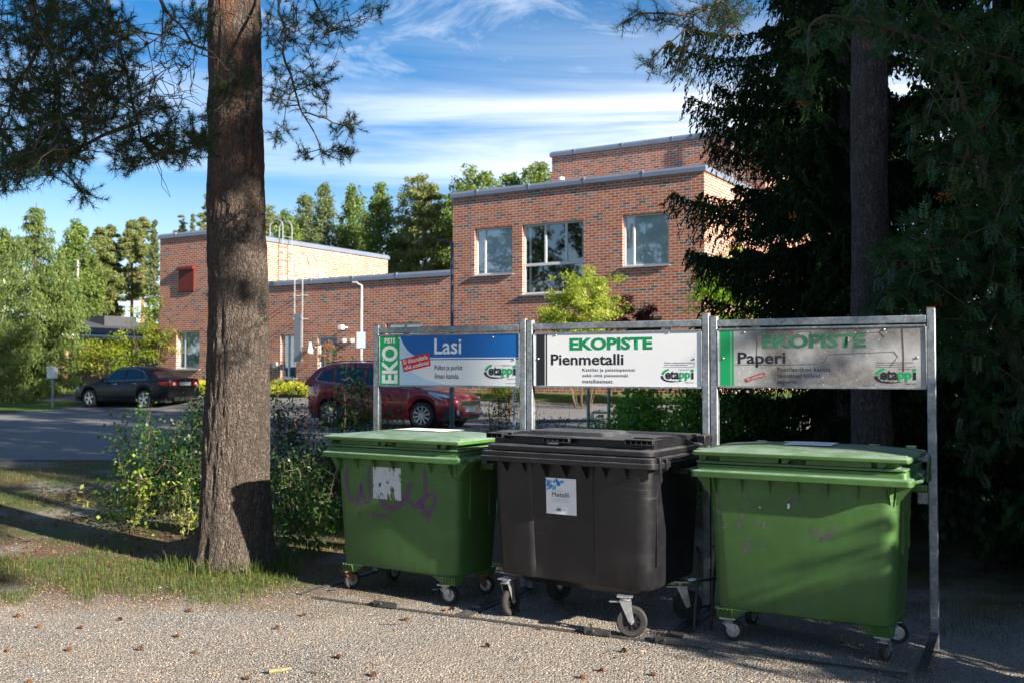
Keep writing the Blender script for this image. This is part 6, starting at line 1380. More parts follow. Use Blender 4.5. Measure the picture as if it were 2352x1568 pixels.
spruce('spruce_tree', 'dark spruce seen through the gap right of the dark pine trunk', Vector((5.9, 16.5, 0.2)), 12.0, 2.2, 17, Lm['spruce'], card=0.13, cw=0.05, dens=0.5, shape=0.5, z0=0.2, hang=0.5)

# ---- rowan at the right
rb_ = Vector((4.55, 8.7, 0)); rw = thing('rowan_tree', 'rowan with orange berries hanging over the right end of the signs', 'tree', rb_)
def pinnate(P_, D_, name, parent, off, m_, ll=0.14, pairs=6, lf=0.045, lw=0.014, var=None):
    n = len(P_); up = np.tile(np.array([[0, 0, 1.0]]), (n, 1)); S = unit(np.cross(D_, up + rng.normal(size=(n, 3)) * 0.25)); Nn = np.cross(S, D_); Cs, Ls, Ws, Vr = [], [], [], []
    if var is None: var = rng.random(n)
    for k in range(pairs):
        t = 0.18 + 0.8 * k / pairs; c0 = P_ + D_ * ll * t - Nn * ll * 0.10 * t * t
        for s_ in (-1, 1): d = unit(S * s_ + D_ * 0.55 - Nn * 0.12 + rng.normal(size=(n, 3)) * 0.08); Cs.append(c0 + d * lf * 0.5); Ls.append(d); Ws.append(unit(np.cross(d, Nn))); Vr.append(var)
    Cs.append(P_ + D_ * (ll * 1.05)); Ls.append(D_); Ws.append(S); Vr.append(var)
    cards(name, np.vstack(Cs), np.vstack(Ls), np.vstack(Ws), lf, lw, m_, parent, np.clip(np.concatenate(Vr), 0, 1), off)
bx = []
for cx, cy, rx, ry, n, Y, dy in ((2110, 620, 110, 75, 150, 7.9, 0.3), (2200, 560, 130, 90, 150, 8.0, 0.35), (2060, 700, 60, 50, 44, 7.8, 0.15), (2250, 700, 120, 110, 150, 8.0, 0.35), (2190, 780, 70, 60, 60, 7.8, 0.2), (2280, 400, 90, 120, 130, 8.2, 0.4), (2200, 300, 110, 120, 110, 8.4, 0.4),
                              (2250, 120, 120, 110, 120, 8.3, 0.4), (2110, 60, 100, 60, 60, 8.3, 0.3), (1985, 20, 60, 30, 26, 8.2, 0.15), (1850, 190, 28, 70, 18, 8.0, 0.1), (1905, 60, 60, 40, 22, 8.1, 0.15), (1680, 20, 30, 22, 7, 7.9, 0.1), (2290, 900, 70, 130, 70, 8.4, 0.35), (2240, 1000, 60, 80, 26, 8.6, 0.3)):
    bx += blob(cx, cy, rx, ry, n, Y, dy)
ctl = [[tuple(rb_), (4.4, 8.6, 1.6), (4.1, 8.4, 3.0), (3.6, 8.2, 4.4), (3.1, 8.1, 5.2)], [(4.4, 8.6, 1.6), A_(2250, 650, 8.1), A_(2150, 600, 8.0), A_(2060, 600, 7.9)], [(4.1, 8.4, 3.0), A_(2200, 300, 8.3), A_(2080, 120, 8.3)], [(3.6, 8.2, 4.4), A_(1900, 30, 8.1), A_(1860, 140, 8.0), A_(1848, 240, 8.0)], [(4.4, 8.6, 1.2), (4.6, 8.3, 2.6), (4.7, 8.2, 4.5)], [A_(1900, -20, 8.1), A_(1760, -20, 8.0), A_(1680, 10, 7.9)]]
pos, par, leaf, n0 = grow(ctl, bx, step=0.12); twig_mesh('branches', pos, par, rw, rb_, 0.0018, 0.045, n0, M['twig'], 0.5)
e = np.where(leaf)[0]; PP, DD = [], []
for k in range(3): d = unit(unit(pos[e] - pos[par[e]]) * 0.5 + rng.normal(size=(len(e), 3)) * 0.5 + np.array([-0.1, -0.1, -0.25])); PP.append(pos[e] + rng.normal(size=(len(e), 3)) * 0.025); DD.append(d)
pinnate(np.vstack(PP), np.vstack(DD), 'foliage', rw, rb_, Lm['rowan'])
ber = []
for px, py, Y in ((1850, 235, 7.9), (2165, 452, 7.8), (2180, 440, 7.8), (2050, 690, 7.7), (2155, 680, 7.7), (2162, 700, 7.7), (2140, 730, 7.6), (2260, 280, 8.0), (2225, 470, 7.9), (1822, 495, 7.9), (2310, 560, 8), (2000, 100, 8.0), (2270, 640, 7.9)):
    c = np.array(at(px, py, Y)); ber.append(c + rng.normal(size=(16, 3)) * np.array([0.022, 0.022, 0.018]))
ber = np.vstack(ber); o8 = np.array([(1, 0, 0), (-1, 0, 0), (0, 1, 0), (0, -1, 0), (0, 0, 1), (0, 0, -1)], float); f8 = np.array([(0, 2, 4), (2, 1, 4), (1, 3, 4), (3, 0, 4), (2, 0, 5), (1, 2, 5), (3, 1, 5), (0, 3, 5)])
def octs(name, C_, r, m_, parent, off, var=None, shape=None):
    n = len(C_); r = np.broadcast_to(r, (n,))[:, None, None]; S = o8[None] * r
    if shape is not None: S = S * shape
    V = (C_[:, None] + S).reshape(-1, 3) - np.asarray(off); idx = (np.arange(n)[:, None, None] * 6 + f8[None]).ravel(); v_ = None if var is None else np.repeat(var, 8)
    return mesh_np(name, V, n * 8, 3, idx, m_, parent, var=v_)
octs('berries', ber, 0.0055, M['berry'], rw, rb_)

# ---- hedge and saplings between the gravel and the asphalt
def bush(name, label, cat, px0, px1, ytop, Y, n, lf, m_, dens_low=0.4, group=None, dy=0.35, lw=0.62, tops=None, stems=5, mstem=None, ybot=None):
    """an upright leafy shrub: stems fan out, shoots rise above an uneven top"""
    pc = (px0 + px1) / 2; b_ = onground(pc, Y); t_ = thing(name, label, cat, b_, 0, group); zt = H + (HZ - ytop) / F * Y; X0, X1 = (px0 - 1176) / F * Y, (px1 - 1176) / F * Y
    att = []; tops_ = tops or [1.0, 0.8, 0.95, 0.7]
    for _ in range(n):
        u = rng.random(); hmax = float(np.interp(u, np.linspace(0, 1, len(tops_)), tops_)) * (zt - b_.z); f = rng.random() ** 0.8; z = b_.z + 0.08 + hmax * (1 - 0.05) * f * rng.uniform(0.7, 1.0)
        narrow = 0.55 + 0.45 * math.sin(math.pi * min(1, f * 1.2)) if True else 1; x = (X0 + X1) / 2 + (u - 0.5) * (X1 - X0) * narrow; att.append(np.array((x, Y + rng.normal() * dy, z)))
    paths = []
    for k in range(stems):
        u = (k + 0.5) / stems; x = X0 + (X1 - X0) * u; hh = float(np.interp(u, np.linspace(0, 1, len(tops_)), tops_)) * (zt - b_.z); y_ = Y + rng.normal() * dy * 0.5
        paths.append([(b_.x + (x - b_.x) * 0.35, Y + rng.normal() * 0.08, b_.z - 0.03), (b_.x + (x - b_.x) * 0.75, y_, b_.z + hh * 0.45), (x, y_, b_.z + hh)])
    pos, par, leaf, n0 = grow(paths, att, step=0.09, jit=0.012); twig_mesh('stems', pos, par, t_, b_, 0.0014, 0.011, n0, mstem or M['stem'])
    leaf2 = leaf.copy(); leaf2[rng.random(len(leaf)) < 0.35] = True; leaf2[:n0] = rng.random(n0) < 0.25; leaf2[par < 0] = False
    lf = lf * 1.2; e = np.where(leaf2)[0]; k = 8; C_ = np.repeat(pos[e], k, 0) + rng.normal(size=(len(e) * k, 3)) * lf * 1.35
    rand_cards('foliage', C_, lf * rng.uniform(0.65, 1.2, len(C_)), lf * lw * rng.uniform(0.7, 1.1, len(C_)), m_, t_, 0.35, b_, flatness=0.5); return t_
HG = 'shrubs growing between the gravel and the asphalt'
bush('young_birch', 'young birch with bright leaves left of the thick pine trunk', 'tree', 275, 400, 895, 11.6, 130, 0.042, Lm['birchling'], tops=[0.55, 1.0, 0.75, 0.9, 0.5], stems=4, lw=0.8, group=HG)
bush('shrub', 'dense dark leafy shrub touching the left side of the thick pine trunk', 'shrub', 370, 520, 885, 11.9, 420, 0.045, Lm['hedge'], tops=[0.45, 0.62, 0.85, 1.0, 1.0], stems=7, group=HG)
bush('shrub', 'low dark shrub under the young birch, left of the thick pine trunk', 'shrub', 300, 490, 1030, 11.0, 300, 0.04, Lm['hedge'], tops=[0.6, 0.9, 1.0, 0.9], stems=6, group=HG, dens_low=1)
bush('small_shrub', 'small pale green sunlit shrub at the edge of the litter, left of the pine', 'shrub', 262, 345, 1045, 10.3, 34, 0.05, Lm['limebush'], tops=[0.6, 0.8, 1.0, 0.7], stems=4, lw=0.7, group=HG)
bush('shrub', 'leafy shrub right of the thick pine trunk with shoots against the parked red car', 'shrub', 600, 720, 865, 11.5, 260, 0.042, Lm['hedge'], tops=[0.95, 1.0, 0.7, 0.95, 0.6], stems=6, group=HG)
bush('rusty_shrub', 'thin shrub with rust coloured leaves left of the left green bin', 'shrub', 705, 775, 880, 11.0, 60, 0.034, Lm['rustleaf'], tops=[0.8, 1.0, 0.8], stems=4, group=HG)
bush('tall_shrub', 'tall dark leafy shrub in front of the red car, left of the blue board', 'shrub', 750, 862, 800, 10.8, 190, 0.05, Lm['hedge'], tops=[0.62, 0.85, 1.0, 0.8], stems=5, group=HG)
bush('shrub', 'dark shrub behind the left green bin lid, under the blue board', 'shrub', 860, 960, 895, 10.6, 80, 0.048, Lm['hedge'], tops=[0.95, 0.9, 0.6, 0.4], stems=5, group=HG)
bush('shrub', 'low dark undergrowth shrub left of the left green bin', 'shrub', 620, 800, 1040, 10.4, 330, 0.04, Lm['hedge'], tops=[0.9, 1.0, 1.0, 0.9], stems=7, group=HG)
bush('shrub', 'small leaved shrub behind the black bin between the blue and white boards', 'shrub', 1085, 1205, 885, 11.3, 300, 0.036, Lm['hedge'], tops=[0.5, 0.95, 1.0, 1.0], stems=5, group=HG, lw=0.4)
bush('shrub', 'sparse shrub with thin leaves behind the left half of the white board', 'shrub', 1222, 1340, 890, 11.3, 200, 0.036, Lm['hedge'], tops=[1.0, 0.6, 0.85, 0.6], stems=5, group=HG, lw=0.4)
bush('shrub', 'shrub with round bright leaves behind the right half of the white board', 'shrub', 1400, 1540, 870, 11.6, 620, 0.05, Lm['undergreen'], tops=[0.85, 1.0, 1.0, 0.95], stems=6, group=HG, lw=0.8)
bush('shrub', 'leafy green shrub by the post between the white and the worn board', 'shrub', 1530, 1680, 870, 12.6, 700, 0.05, Lm['undergreen'], tops=[1.0, 1.0, 0.95, 1.0], stems=6, group=HG, lw=0.75)
bush('shrub', 'leafy green shrub below the worn board, left of the dark pine trunk', 'shrub', 1650, 1840, 880, 12.9, 760, 0.05, Lm['undergreen'], tops=[1.0, 0.9, 1.0, 0.8], stems=7, group=HG, lw=0.6)
bush('shrub', 'low green plants behind the black bin and the white board', 'shrub', 1240, 1620, 945, 10.9, 760, 0.042, Lm['undergreen'], tops=[0.7, 1.0, 0.9, 1.0], stems=8, group=HG)
bush('shrub', 'dark leaves in the shade right of the dark pine trunk', 'shrub', 2040, 2130, 880, 12.5, 200, 0.05, Lm['rowan'], tops=[1.0, 0.8, 1.0], stems=5, group=HG)
bush('weed', 'bright green broad leaved weed between the pine and the left green bin', 'plant', 640, 760, 1088, 9.3, 60, 0.062, Lm['birchling'], tops=[0.6, 1.0, 0.75, 0.5], stems=4, lw=0.5, dy=0.12)
bush('weed', 'pale fern like weed in front of the dark shrub, left of the pine', 'plant', 405, 450, 1105, 9.9, 16, 0.05, Lm['limebush'], tops=[0.8, 1.0, 0.8], stems=3, lw=0.3, dy=0.06)
# a young pine behind the white board
yb_ = onground(1385, 11.8); yp = thing('young_pine', 'young pine seedling behind the white board and its two thin posts', 'tree', yb_)
pth = [[tuple(yb_), tuple(yb_ + Vector((0.01, 0, 0.45))), tuple(yb_ + Vector((-0.01, 0, 0.95)))]] + [[tuple(yb_ + Vector((0, 0, z))), tuple(yb_ + Vector((dx, 0.05, z + 0.12))), tuple(yb_ + Vector((dx * 1.8, 0.1, z + 0.3)))] for z, dx in ((0.35, -0.2), (0.4, 0.2), (0.6, -0.14), (0.65, 0.15))]
at_ = [np.array(yb_) + np.array((rng.uniform(-0.4, 0.4) * (1 - f * 0.6), rng.normal() * 0.12, 0.35 + 0.65 * f)) for f in rng.random(34)]
pos, par, leaf, n0 = grow(pth, at_); twig_mesh('stem', pos, par, yp, yb_, 0.0014, 0.008, n0, M['twig']); needles('needles', pos, par, leaf, yp, yb_, Lm['farspruce'], K=34, nl=0.06, shoot=0.14, nw=0.003)

# ---- planting in front of the building
def round_bush(name, label, px0, px1, ytop, ybot, Y, n, lf, m_, cat='shrub', clumps=30, cr=0.4, stemw=0.02, seed=None, mst=None):
    b_ = onground((px0 + px1) / 2, Y); t_ = thing(name, label, cat, b_); X0, X1 = (px0 - 1176) / F * Y, (px1 - 1176) / F * Y; zt = H + (HZ - ytop) / F * Y; zb2 = max(b_.z, H + (HZ - ybot) / F * Y)
    cz = (zt + zb2) / 2 - b_.z; rx = (X1 - X0) / 2; rz_ = (zt - zb2) / 2
    crown(t_, 'foliage', (0, 0, cz), (rx * 1.05, rx * 0.8, rz_ * 1.0), n, lf, m_, clumps=clumps, cr=cr, shell=0.35)
    k = 14; ang = rng.uniform(0, 6.28, k); A = np.zeros((k, 3)); A[:, 0] = np.cos(ang) * rx * 0.15; A[:, 1] = np.sin(ang) * rx * 0.15; B = np.stack([np.cos(ang) * rx * 0.7, np.sin(ang) * rx * 0.5, np.full(k, cz + rz_ * 0.5)], 1)
    sticks('stems', A, B, stemw, stemw * 0.3, mst or M['stem'], t_); return t_
round_bush('yellow_green_shrub', 'big shrub with yellow and orange leaves behind the black sedan', 262, 455, 690, 880, 41.5, 5200, 0.12, Lm['yellowbush'], clumps=60, cr=0.45)
round_bush('yellow_green_shrub', 'darker lower shrub left of the yellow one, above the bonnet of the sedan', 185, 320, 762, 888, 41.5, 3200, 0.12, Lm['yellowbush'], clumps=36, cr=0.45)
round_bush('lime_shrub', 'bright lime green shrub under the big window, above the white board', 1222, 1455, 606, 830, 28.0, 15000, 0.10, Lm['limebush'], clumps=150, cr=0.30)
round_bush('dark_red_shrub', 'dark red leaved shrub right of the lime green one', 1395, 1500, 650, 820, 28.4, 5000, 0.09, Lm['redbush'], clumps=26, cr=0.25)
round_bush('green_shrub', 'tall bright green shrub at the building corner, partly behind the spruce', 1572, 1760, 545, 900, 26.6, 15000, 0.11, Lm['cornerbush'], clumps=140, cr=0.42)
round_bush('copper_shrub', 'small copper coloured shrub before the grey door', 733, 772, 768, 850, 36.0, 420, 0.07, Lm['orange'], clumps=12, cr=0.18)
for i, (a, b_, tp_, yy, lb_) in enumerate(((600, 690, 872, 35.0, 'low bright yellow shrub just right of the thick pine trunk, at the wall'), (665, 735, 872, 34.5, 'low bright yellow shrub below the narrow window, behind the red car'), (440, 490, 868, 37.5, 'low bright yellow shrub just left of the thick pine trunk, at the wall'))):
    round_bush('yellow_shrub', lb_, a, b_, tp_, 908, yy, 2000, 0.075, Lm['yellowbed'], clumps=24, cr=0.3)
round_bush('shrub_bed', 'low green shrubs at the foot of the wall, right of the red car', 1110, 1215, 868, 912, 27.5, 1500, 0.07, Lm['yellowbush'], clumps=24, cr=0.3)

# ---- larch and the trees beyond the buildings
spruce('larch_tree', 'tall light green larch with a bare top at the left edge', onground(78, 41.0), 8.0, 3.1, 28, Lm['larch'], card=0.20, cw=0.026, dens=0.46, shape=0.8, z0=0.3, hang=0.75, tr=0.2)
spruce('larch_tree', 'second larch, cut off by the left edge of the picture', onground(-60, 43.0), 6.4, 2.2, 18, Lm['larch'], card=0.20, cw=0.028, dens=0.45, shape=0.8, z0=0.3, hang=0.7, tr=0.18)
spruce('larch_tree', 'lower light green larch leaning out behind the tall one', onground(135, 43.5), 5.9, 1.5, 16, Lm['larch'], card=0.20, cw=0.028, dens=0.45, shape=0.6, z0=0.3, hang=0.7, tr=0.15)
TG = 'trees standing beyond the buildings'
def far_tree(kind, px, top, wpx, Y, label, base_f=0.45, n=3800):
    n = int(n * (4.2 if kind in ('pine', 'spruce') else 3.0)); wpx *= 1.6 if px > 560 else 1.3
    X = (px - 1176) / F * Y; g = 0.9; zt = H + (HZ - top) / F * Y; h = zt - g; rx = wpx / F * Y / 2; b_ = Vector((X, Y, g))
    nm, cat_ = {'pine': ('pine_tree', 'tree'), 'spruce': ('spruce_tree', 'tree'), 'birch': ('birch_tree', 'tree'), 'leafy': ('leafy_tree', 'tree')}[kind]
    t_ = thing(nm, label, cat_, b_, 0, TG); q = MB(); q.tube([(0, 0, -0.9), (0.05, 0, h * 0.5), (0, 0, h * 0.96)], [0.15, 0.11, 0.03], 8)
    q.build('trunk', {'pine': M['pinebark_far'], 'spruce': M['darkbark_far'], 'birch': M['birchbark'], 'leafy': M['darkbark_far']}[kind], t_)
    m_ = {'pine': Lm['farpine'], 'spruce': Lm['farspruce'], 'birch': Lm['farbirch'], 'leafy': Lm['farbirch']}[kind]; z0 = h * base_f; k = int(130 * (1 - base_f) / 0.55)
    f = rng.random(k) ** 0.9; zz = z0 + (h - z0) * f
    pr = {'pine': lambda f: np.sin(np.pi * np.clip(0.18 + 0.80 * f, 0, 1)) ** 0.7, 'spruce': lambda f: (1.02 - f) ** 0.75, 'birch': lambda f: np.sin(np.pi * np.clip(0.15 + 0.83 * f, 0, 1)) ** 0.8, 'leafy': lambda f: np.sin(np.pi * np.clip(0.22 + 0.66 * f, 0, 1))}[kind](f)
    a = rng.uniform(0, 2 * math.pi, k); r = rx * pr * rng.uniform(0.35, 1.05, k); cc = np.stack([np.cos(a) * r, np.sin(a) * r, zz], 1); cs = rx * rng.uniform(0.24, 0.46, k) * (0.5 + 0.5 * pr)
    w_ = cs ** 2; w_ /= w_.sum(); pick = rng.choice(k, n, p=w_); g_ = rand_dirs(n) * (rng.random((n, 1)) ** 0.5) * cs[pick][:, None]; g_[:, 2] *= {'pine': 0.5, 'spruce': 0.7, 'birch': 1.3, 'leafy': 0.8}[kind]
    rand_cards('crown', cc[pick] + g_, rng.uniform(0.16, 0.36, n), rng.uniform(*((0.04, 0.09) if kind in ('pine', 'spruce') else (0.07, 0.14)), n), m_, t_, 0.5 if kind in ('birch', 'spruce') else -0.2, var=np.clip(rng.random(k)[pick] * 0.5 + rng.random(n) * 0.5, 0, 1))
    e = rng.choice(k, min(k, 18), replace=False); A = np.zeros((len(e), 3)); A[:, 2] = cc[e, 2] - 0.35 * r[e]; sticks('limbs', A, cc[e], 0.045, 0.015, M['pinebark_far'] if kind == 'pine' else M['darkbark_far'], t_, sides=3)
far_tree('birch', 175, 512, 78, 66, 'birch right behind the tall larch, its trunk pale', 0.25); far_tree('pine', 228, 520, 60, 68, 'dark crowned pine with a bright orange trunk above the dark roof', 0.42); far_tree('pine', 252, 516, 48, 71, 'narrow pine directly right of the orange trunked one', 0.3)
far_tree('spruce', 205, 620, 56, 74, 'dark spruce filling the gap behind the orange trunked pine', 0.05); far_tree('spruce', 262, 660, 34, 76, 'low dark spruce right behind the orange trunked pine', 0.05); far_tree('pine', 300, 505, 56, 70, 'open crowned pine left of the brick wall, the left of two', 0.5, 2400); far_tree('pine', 325, 500, 50, 73, 'open crowned pine left of the brick wall, the right of two', 0.52, 2000)
far_tree('spruce', 352, 508, 36, 68, 'slim tree touching the left end of the brick building', 0.2, 2400); far_tree('pine', 415, 492, 36, 72, 'small tree top above the left end of the roof', 0.4, 1600); far_tree('spruce', 440, 488, 28, 74, 'pointed tree top left of the thick pine trunk above the roof', 0.4, 1400); far_tree('pine', 474, 446, 40, 70, 'tall tree top just left of the thick pine trunk', 0.4, 2000)
far_tree('birch', 5, 525, 70, 64, 'birch top at the extreme left edge', 0.2, 2600)
far_tree('pine', 612, 470, 60, 70, 'tree top just right of the thick pine trunk', 0.3, 2600); far_tree('birch', 655, 490, 70, 66, 'rounded tree behind the roof ladder', 0.3, 3000); far_tree('spruce', 700, 452, 90, 70, 'broad pale conifer behind the long roof, left of the tallest pair', 0.25, 4200); far_tree('spruce', 742, 425, 84, 67, 'tall pale conifer with a pointed top behind the long roof', 0.2, 4600)
far_tree('birch', 812, 428, 66, 68, 'slender birch in the middle of the row behind the long roof', 0.2, 3800); far_tree('birch', 872, 430, 72, 64, 'light green birch at the gap where the sky shows', 0.12, 4200); far_tree('spruce', 838, 520, 60, 72, 'dark conifer between the two birches', 0.1, 2600)
far_tree('pine', 958, 402, 88, 62, 'tall bushy pine with a pointed top left of the brick tower', 0.33, 5200); far_tree('pine', 990, 425, 70, 60, 'pine with a bare orange trunk right before the brick block', 0.45, 3800); far_tree('spruce', 935, 520, 56, 66, 'dark low conifer left of the tall bushy pine', 0.1, 2600); far_tree('birch', 1034, 450, 44, 64, 'dark green birch touching the edge of the brick block', 0.1, 3000); far_tree('birch', 1010, 560, 60, 62, 'low green tree at the edge of the brick block', 0.0, 2200)
far_tree('leafy', 1092, 388, 100, 58, 'leafy tree top behind the roof hoops', 0.5, 3600); far_tree('leafy', 1235, 380, 80, 60, 'leafy tree top left of the brick tower', 0.5, 3000); far_tree('leafy', 1170, 402, 60, 61, 'small leafy top between the other two above the block', 0.5, 1800)
for i, (px, tp_, w_) in enumerate(((560, 500, 90), (780, 520, 100), (640, 540, 90), (900, 590, 60))): far_tree('spruce', px, tp_, w_, 80 + i, ('conifer hidden mostly by the thick pine trunk', 'distant conifer low between the birch and the pale conifer', 'distant low conifer behind the roof ladder', 'farthest low conifer seen in the sky gap')[i], 0.05, 2200)

# ---- trees outside the frame that shade the place and stand in the window glass
SG = 'trees outside the frame to the right'
def shade_tree(x, y, h, r, lab_, z0=0.6, n=4200, size=0.36, kind='spruce', cl=60, cr=0.8, m_=None, lean=(0, 0)):
    b_ = Vector((x, y, 0)); t_ = thing('spruce_tree' if kind == 'spruce' else 'pine_tree', lab_, 'tree', b_, 0, SG); q = MB(); q.tube([(0, 0, -0.2), (0, 0, h)], [0.18, 0.03], 8); q.build('trunk', M['darkbark_far'], t_)
    f = rng.random(cl); zz = z0 + (h - z0) * f; pr = (1.03 - f) ** 0.6 if kind == 'spruce' else np.sin(np.pi * np.clip(0.12 + 0.85 * f, 0, 1)) ** 0.6
    a = rng.uniform(0, 2 * math.pi, cl); rr_ = r * pr * rng.uniform(0.1, 1.0, cl); cc = np.stack([np.cos(a) * rr_ + lean[0], np.sin(a) * rr_ + lean[1], zz], 1); cs = cr * rng.uniform(0.5, 1.0, cl); pick = rng.integers(0, cl, n)
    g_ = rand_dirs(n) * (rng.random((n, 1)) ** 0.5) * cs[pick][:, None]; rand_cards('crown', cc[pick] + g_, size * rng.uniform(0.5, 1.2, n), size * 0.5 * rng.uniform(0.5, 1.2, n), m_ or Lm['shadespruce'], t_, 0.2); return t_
for i, (x, y, h, r) in enumerate(((8.6, 6.0, 14, 2.2), (10.2, 4.2, 17, 2.4), (9.8, 8.6, 16, 2.4), (12.4, 6.4, 19, 2.6), (13.6, 3.2, 19, 2.6), (12.4, 10.4, 20, 2.8), (15.6, 7.6, 21, 2.8), (16.5, 3.5, 20, 2.8), (18.5, 0.5, 20, 2.8), (15.6, 12.0, 22, 3.0), (21, 4, 22, 3.0), (11.0, 13.8, 19, 2.8), (19, 9, 23, 3.2), (10.6, 1.9, 9, 1.4), (12.8, 0.2, 11, 1.4), (15.5, -1.6, 14, 1.6), (9.8, 2.5, 9, 0.95), (11.8, 0.9, 11, 1.0), (7.8, 5.2, 8, 1.1))):
    shade_tree(x, y, h, r, 'tree of the dark wood to the right of the picture')
for i, (x, y) in enumerate(((-26, 9), (-31, 4), (-36, 13), (-42, 8), (-24, 1), (-8, -9), (-2, -12), (4, -14), (-14, -4), (-17, 4), (-24, 14), (-30, 17), (-22, 9), (-34, 9), (-12, -14), (0, -18), (-20, -8))): shade_tree(x, y, 13.0 + (i * 37 % 5) * 0.8, 2.6, 'pine standing behind the camera to the left', 1.6, kind='pine')  # added to cut sky light on the bin fronts; some match window reflections
shade_tree(8.95, 0.77, 14.5, 1.5, 'tall pine behind the camera to the right that dapples the gravel', 8.2, 1500, 0.28, 'pine', 36, 0.5, lean=(-0.2, -0.3))  # unseen, set so that its trunk shadow misses the lit gravel
shade_tree(11.6, -7.9, 17.5, 2.2, 'tallest pine behind the camera to the right, leaning over', 9.8, 5600, 0.30, 'pine', 70, 0.62, lean=(1.3, 1.6))  # unseen; crown set off its straight trunk so the trunk shadow stays out
shade_tree(13.6, -9.6, 19.5, 2.2, 'second tall pine behind the camera to the right, leaning over', 11.4, 4800, 0.30, 'pine', 70, 0.62, lean=(1.4, 1.7))  # unseen partner, its shifted crown shades the left ground and boughs
shade_tree(13.77, -1.83, 18.5, 1.9, 'third tall pine to the right, leaning towards the parking place', 11.0, 2600, 0.30, 'pine', 60, 0.55, lean=(-0.85, -1.1))  # unseen, crown aimed to shade the upper part of the thick trunk
shade_tree(20.0, 10.5, 24.0, 2.3, 'tallest tree of the dark wood to the right')  # unseen, its place and height chosen to shade the sedan
shade_tree(6.2, 3.2, 3.5, 1.05, 'small spruce beside the camera to the right', 0.1, 2600, 0.16, 'spruce', 60, 0.3)  # these small spruces are added to darken the ground and bin at right
shade_tree(7.3, 1.5, 3.3, 0.95, 'third small spruce beside the camera to the right', 0.1, 2600, 0.16, 'spruce', 60, 0.3)
shade_tree(5.6, 3.9, 2.3, 0.8, 'fourth small spruce beside the camera to the right', 0.1, 2200, 0.16, 'spruce', 60, 0.28)
shade_tree(7.9, 2.6, 4.2, 1.1, 'second small spruce beside the camera to the right', 0.1, 2600, 0.18, 'spruce', 60, 0.35)

# ------------------------------------------------------------------ ground litter
def ground_pts(n, x0, x1, y0, y1):
    """positions on the ground inside a strip of the view"""
    px = rng.uniform(x0, x1, n); py = rng.uniform(y0, y1, n); Y = F * H / (py - HZ); X = (px - 1176) / F * Y; Z = np.array([gz(a, b) for a, b in zip(X, Y)]); return np.stack([X, Y, Z], 1)
def varmat(name, stops, rough=0.9):
    t = mat(name); a = t.add('ShaderNodeAttribute', attribute_name='var').outputs['Fac']; prin(t, t.ramp(a, stops), rough, spec=0.25); return t.m
st_m = varmat('gravel_stone', [(0.0, (0.12, 0.115, 0.115)), (0.35, (0.22, 0.21, 0.20)), (0.7, (0.32, 0.30, 0.27)), (0.92, (0.44, 0.40, 0.35)), (1.0, (0.60, 0.56, 0.50))])
g1 = ground_pts(48000, -60, 2420, 1345, 1600); g1 = np.vstack([g1, ground_pts(5000, -40, 700, 1150, 1345)]); n = len(g1); r = rng.uniform(0.0020, 0.0045, n) * rng.choice([1, 1, 1, 1.5], n); g1[:, 2] += r * 0.3
shp = rng.uniform(0.6, 1.3, (n, 6, 1)) * np.array([1, 1, 0.7])
tag(octs('gravel', g1, r, st_m, None, (0, 0, 0), var=rng.random(n), shape=shp), kind='stuff')
nm_ = varmat('fallen_needle', [(0.0, (0.16, 0.07, 0.03)), (0.6, (0.36, 0.19, 0.085)), (1.0, (0.50, 0.34, 0.18))])
g2 = np.vstack([ground_pts(8000, -60, 2420, 1340, 1600), ground_pts(6500, -40, 800, 1130, 1400), ground_pts(900, 700, 2200, 1260, 1420)]); n = len(g2); a = rng.uniform(0, 2 * math.pi, n); D_ = np.stack([np.cos(a), np.sin(a), rng.normal(size=n) * 0.12], 1); W_ = np.stack([-np.sin(a), np.cos(a), np.zeros(n)], 1); g2[:, 2] += rng.uniform(0.004, 0.009, n)
tag(cards('fallen_needles', g2, unit(D_), W_, rng.uniform(0.03, 0.06, n), 0.0028, nm_, None), kind='stuff')
fl = varmat('leaf_litter', [(0.0, (0.12, 0.05, 0.02)), (0.5, (0.42, 0.16, 0.04)), (0.8, (0.55, 0.27, 0.08)), (1.0, (0.6, 0.45, 0.25))])
g3 = np.vstack([ground_pts(1700, -60, 2420, 1360, 1600), ground_pts(2600, -40, 640, 1140, 1400)]); n = len(g3); g3[:, 2] += 0.008
tag(rand_cards('leaf_litter', g3, rng.uniform(0.005, 0.016, n), rng.uniform(0.005, 0.012, n), fl, None, 0.0, flatness=3.0), kind='stuff')
# grass
def blades(name, P_, h, wd, m_, lean=0.5):
    n = len(P_); a = rng.uniform(0, 2 * math.pi, n); h = h * rng.uniform(0.45, 1.25, n); ln = rng.uniform(0.1, 1.0, n) * lean; d = np.stack([np.cos(a), np.sin(a), np.zeros(n)], 1); s_ = np.stack([-np.sin(a), np.cos(a), np.zeros(n)], 1) * wd / 2
    up = np.array([0, 0, 1.0]); p1 = P_ + up * (h * 0.55)[:, None] + d * (h * ln * 0.25)[:, None]; p2 = P_ + up * (h * (1 - 0.25 * ln))[:, None] + d * (h * ln * 0.95)[:, None]
    V = np.stack([P_ - s_, P_ + s_, p1 + s_ * 0.8, p1 - s_ * 0.8, p2], 1).reshape(-1, 3); b5 = np.arange(n)[:, None] * 5; idx = np.concatenate([b5 + [0, 1, 2, 3], b5 + [3, 2, 4]], 1).ravel(); tot = np.tile([4, 3], n)
    v = np.repeat(rng.random(n), 2); return mesh_np(name, V, 2 * n, tot, idx, m_, None, var=v)
def clumped(P_, sc=1.6, th=0.0): return P_[np.array([mnoise.noise(Vector((p[0] * sc, p[1] * sc, 3.1))) > th for p in P_])]
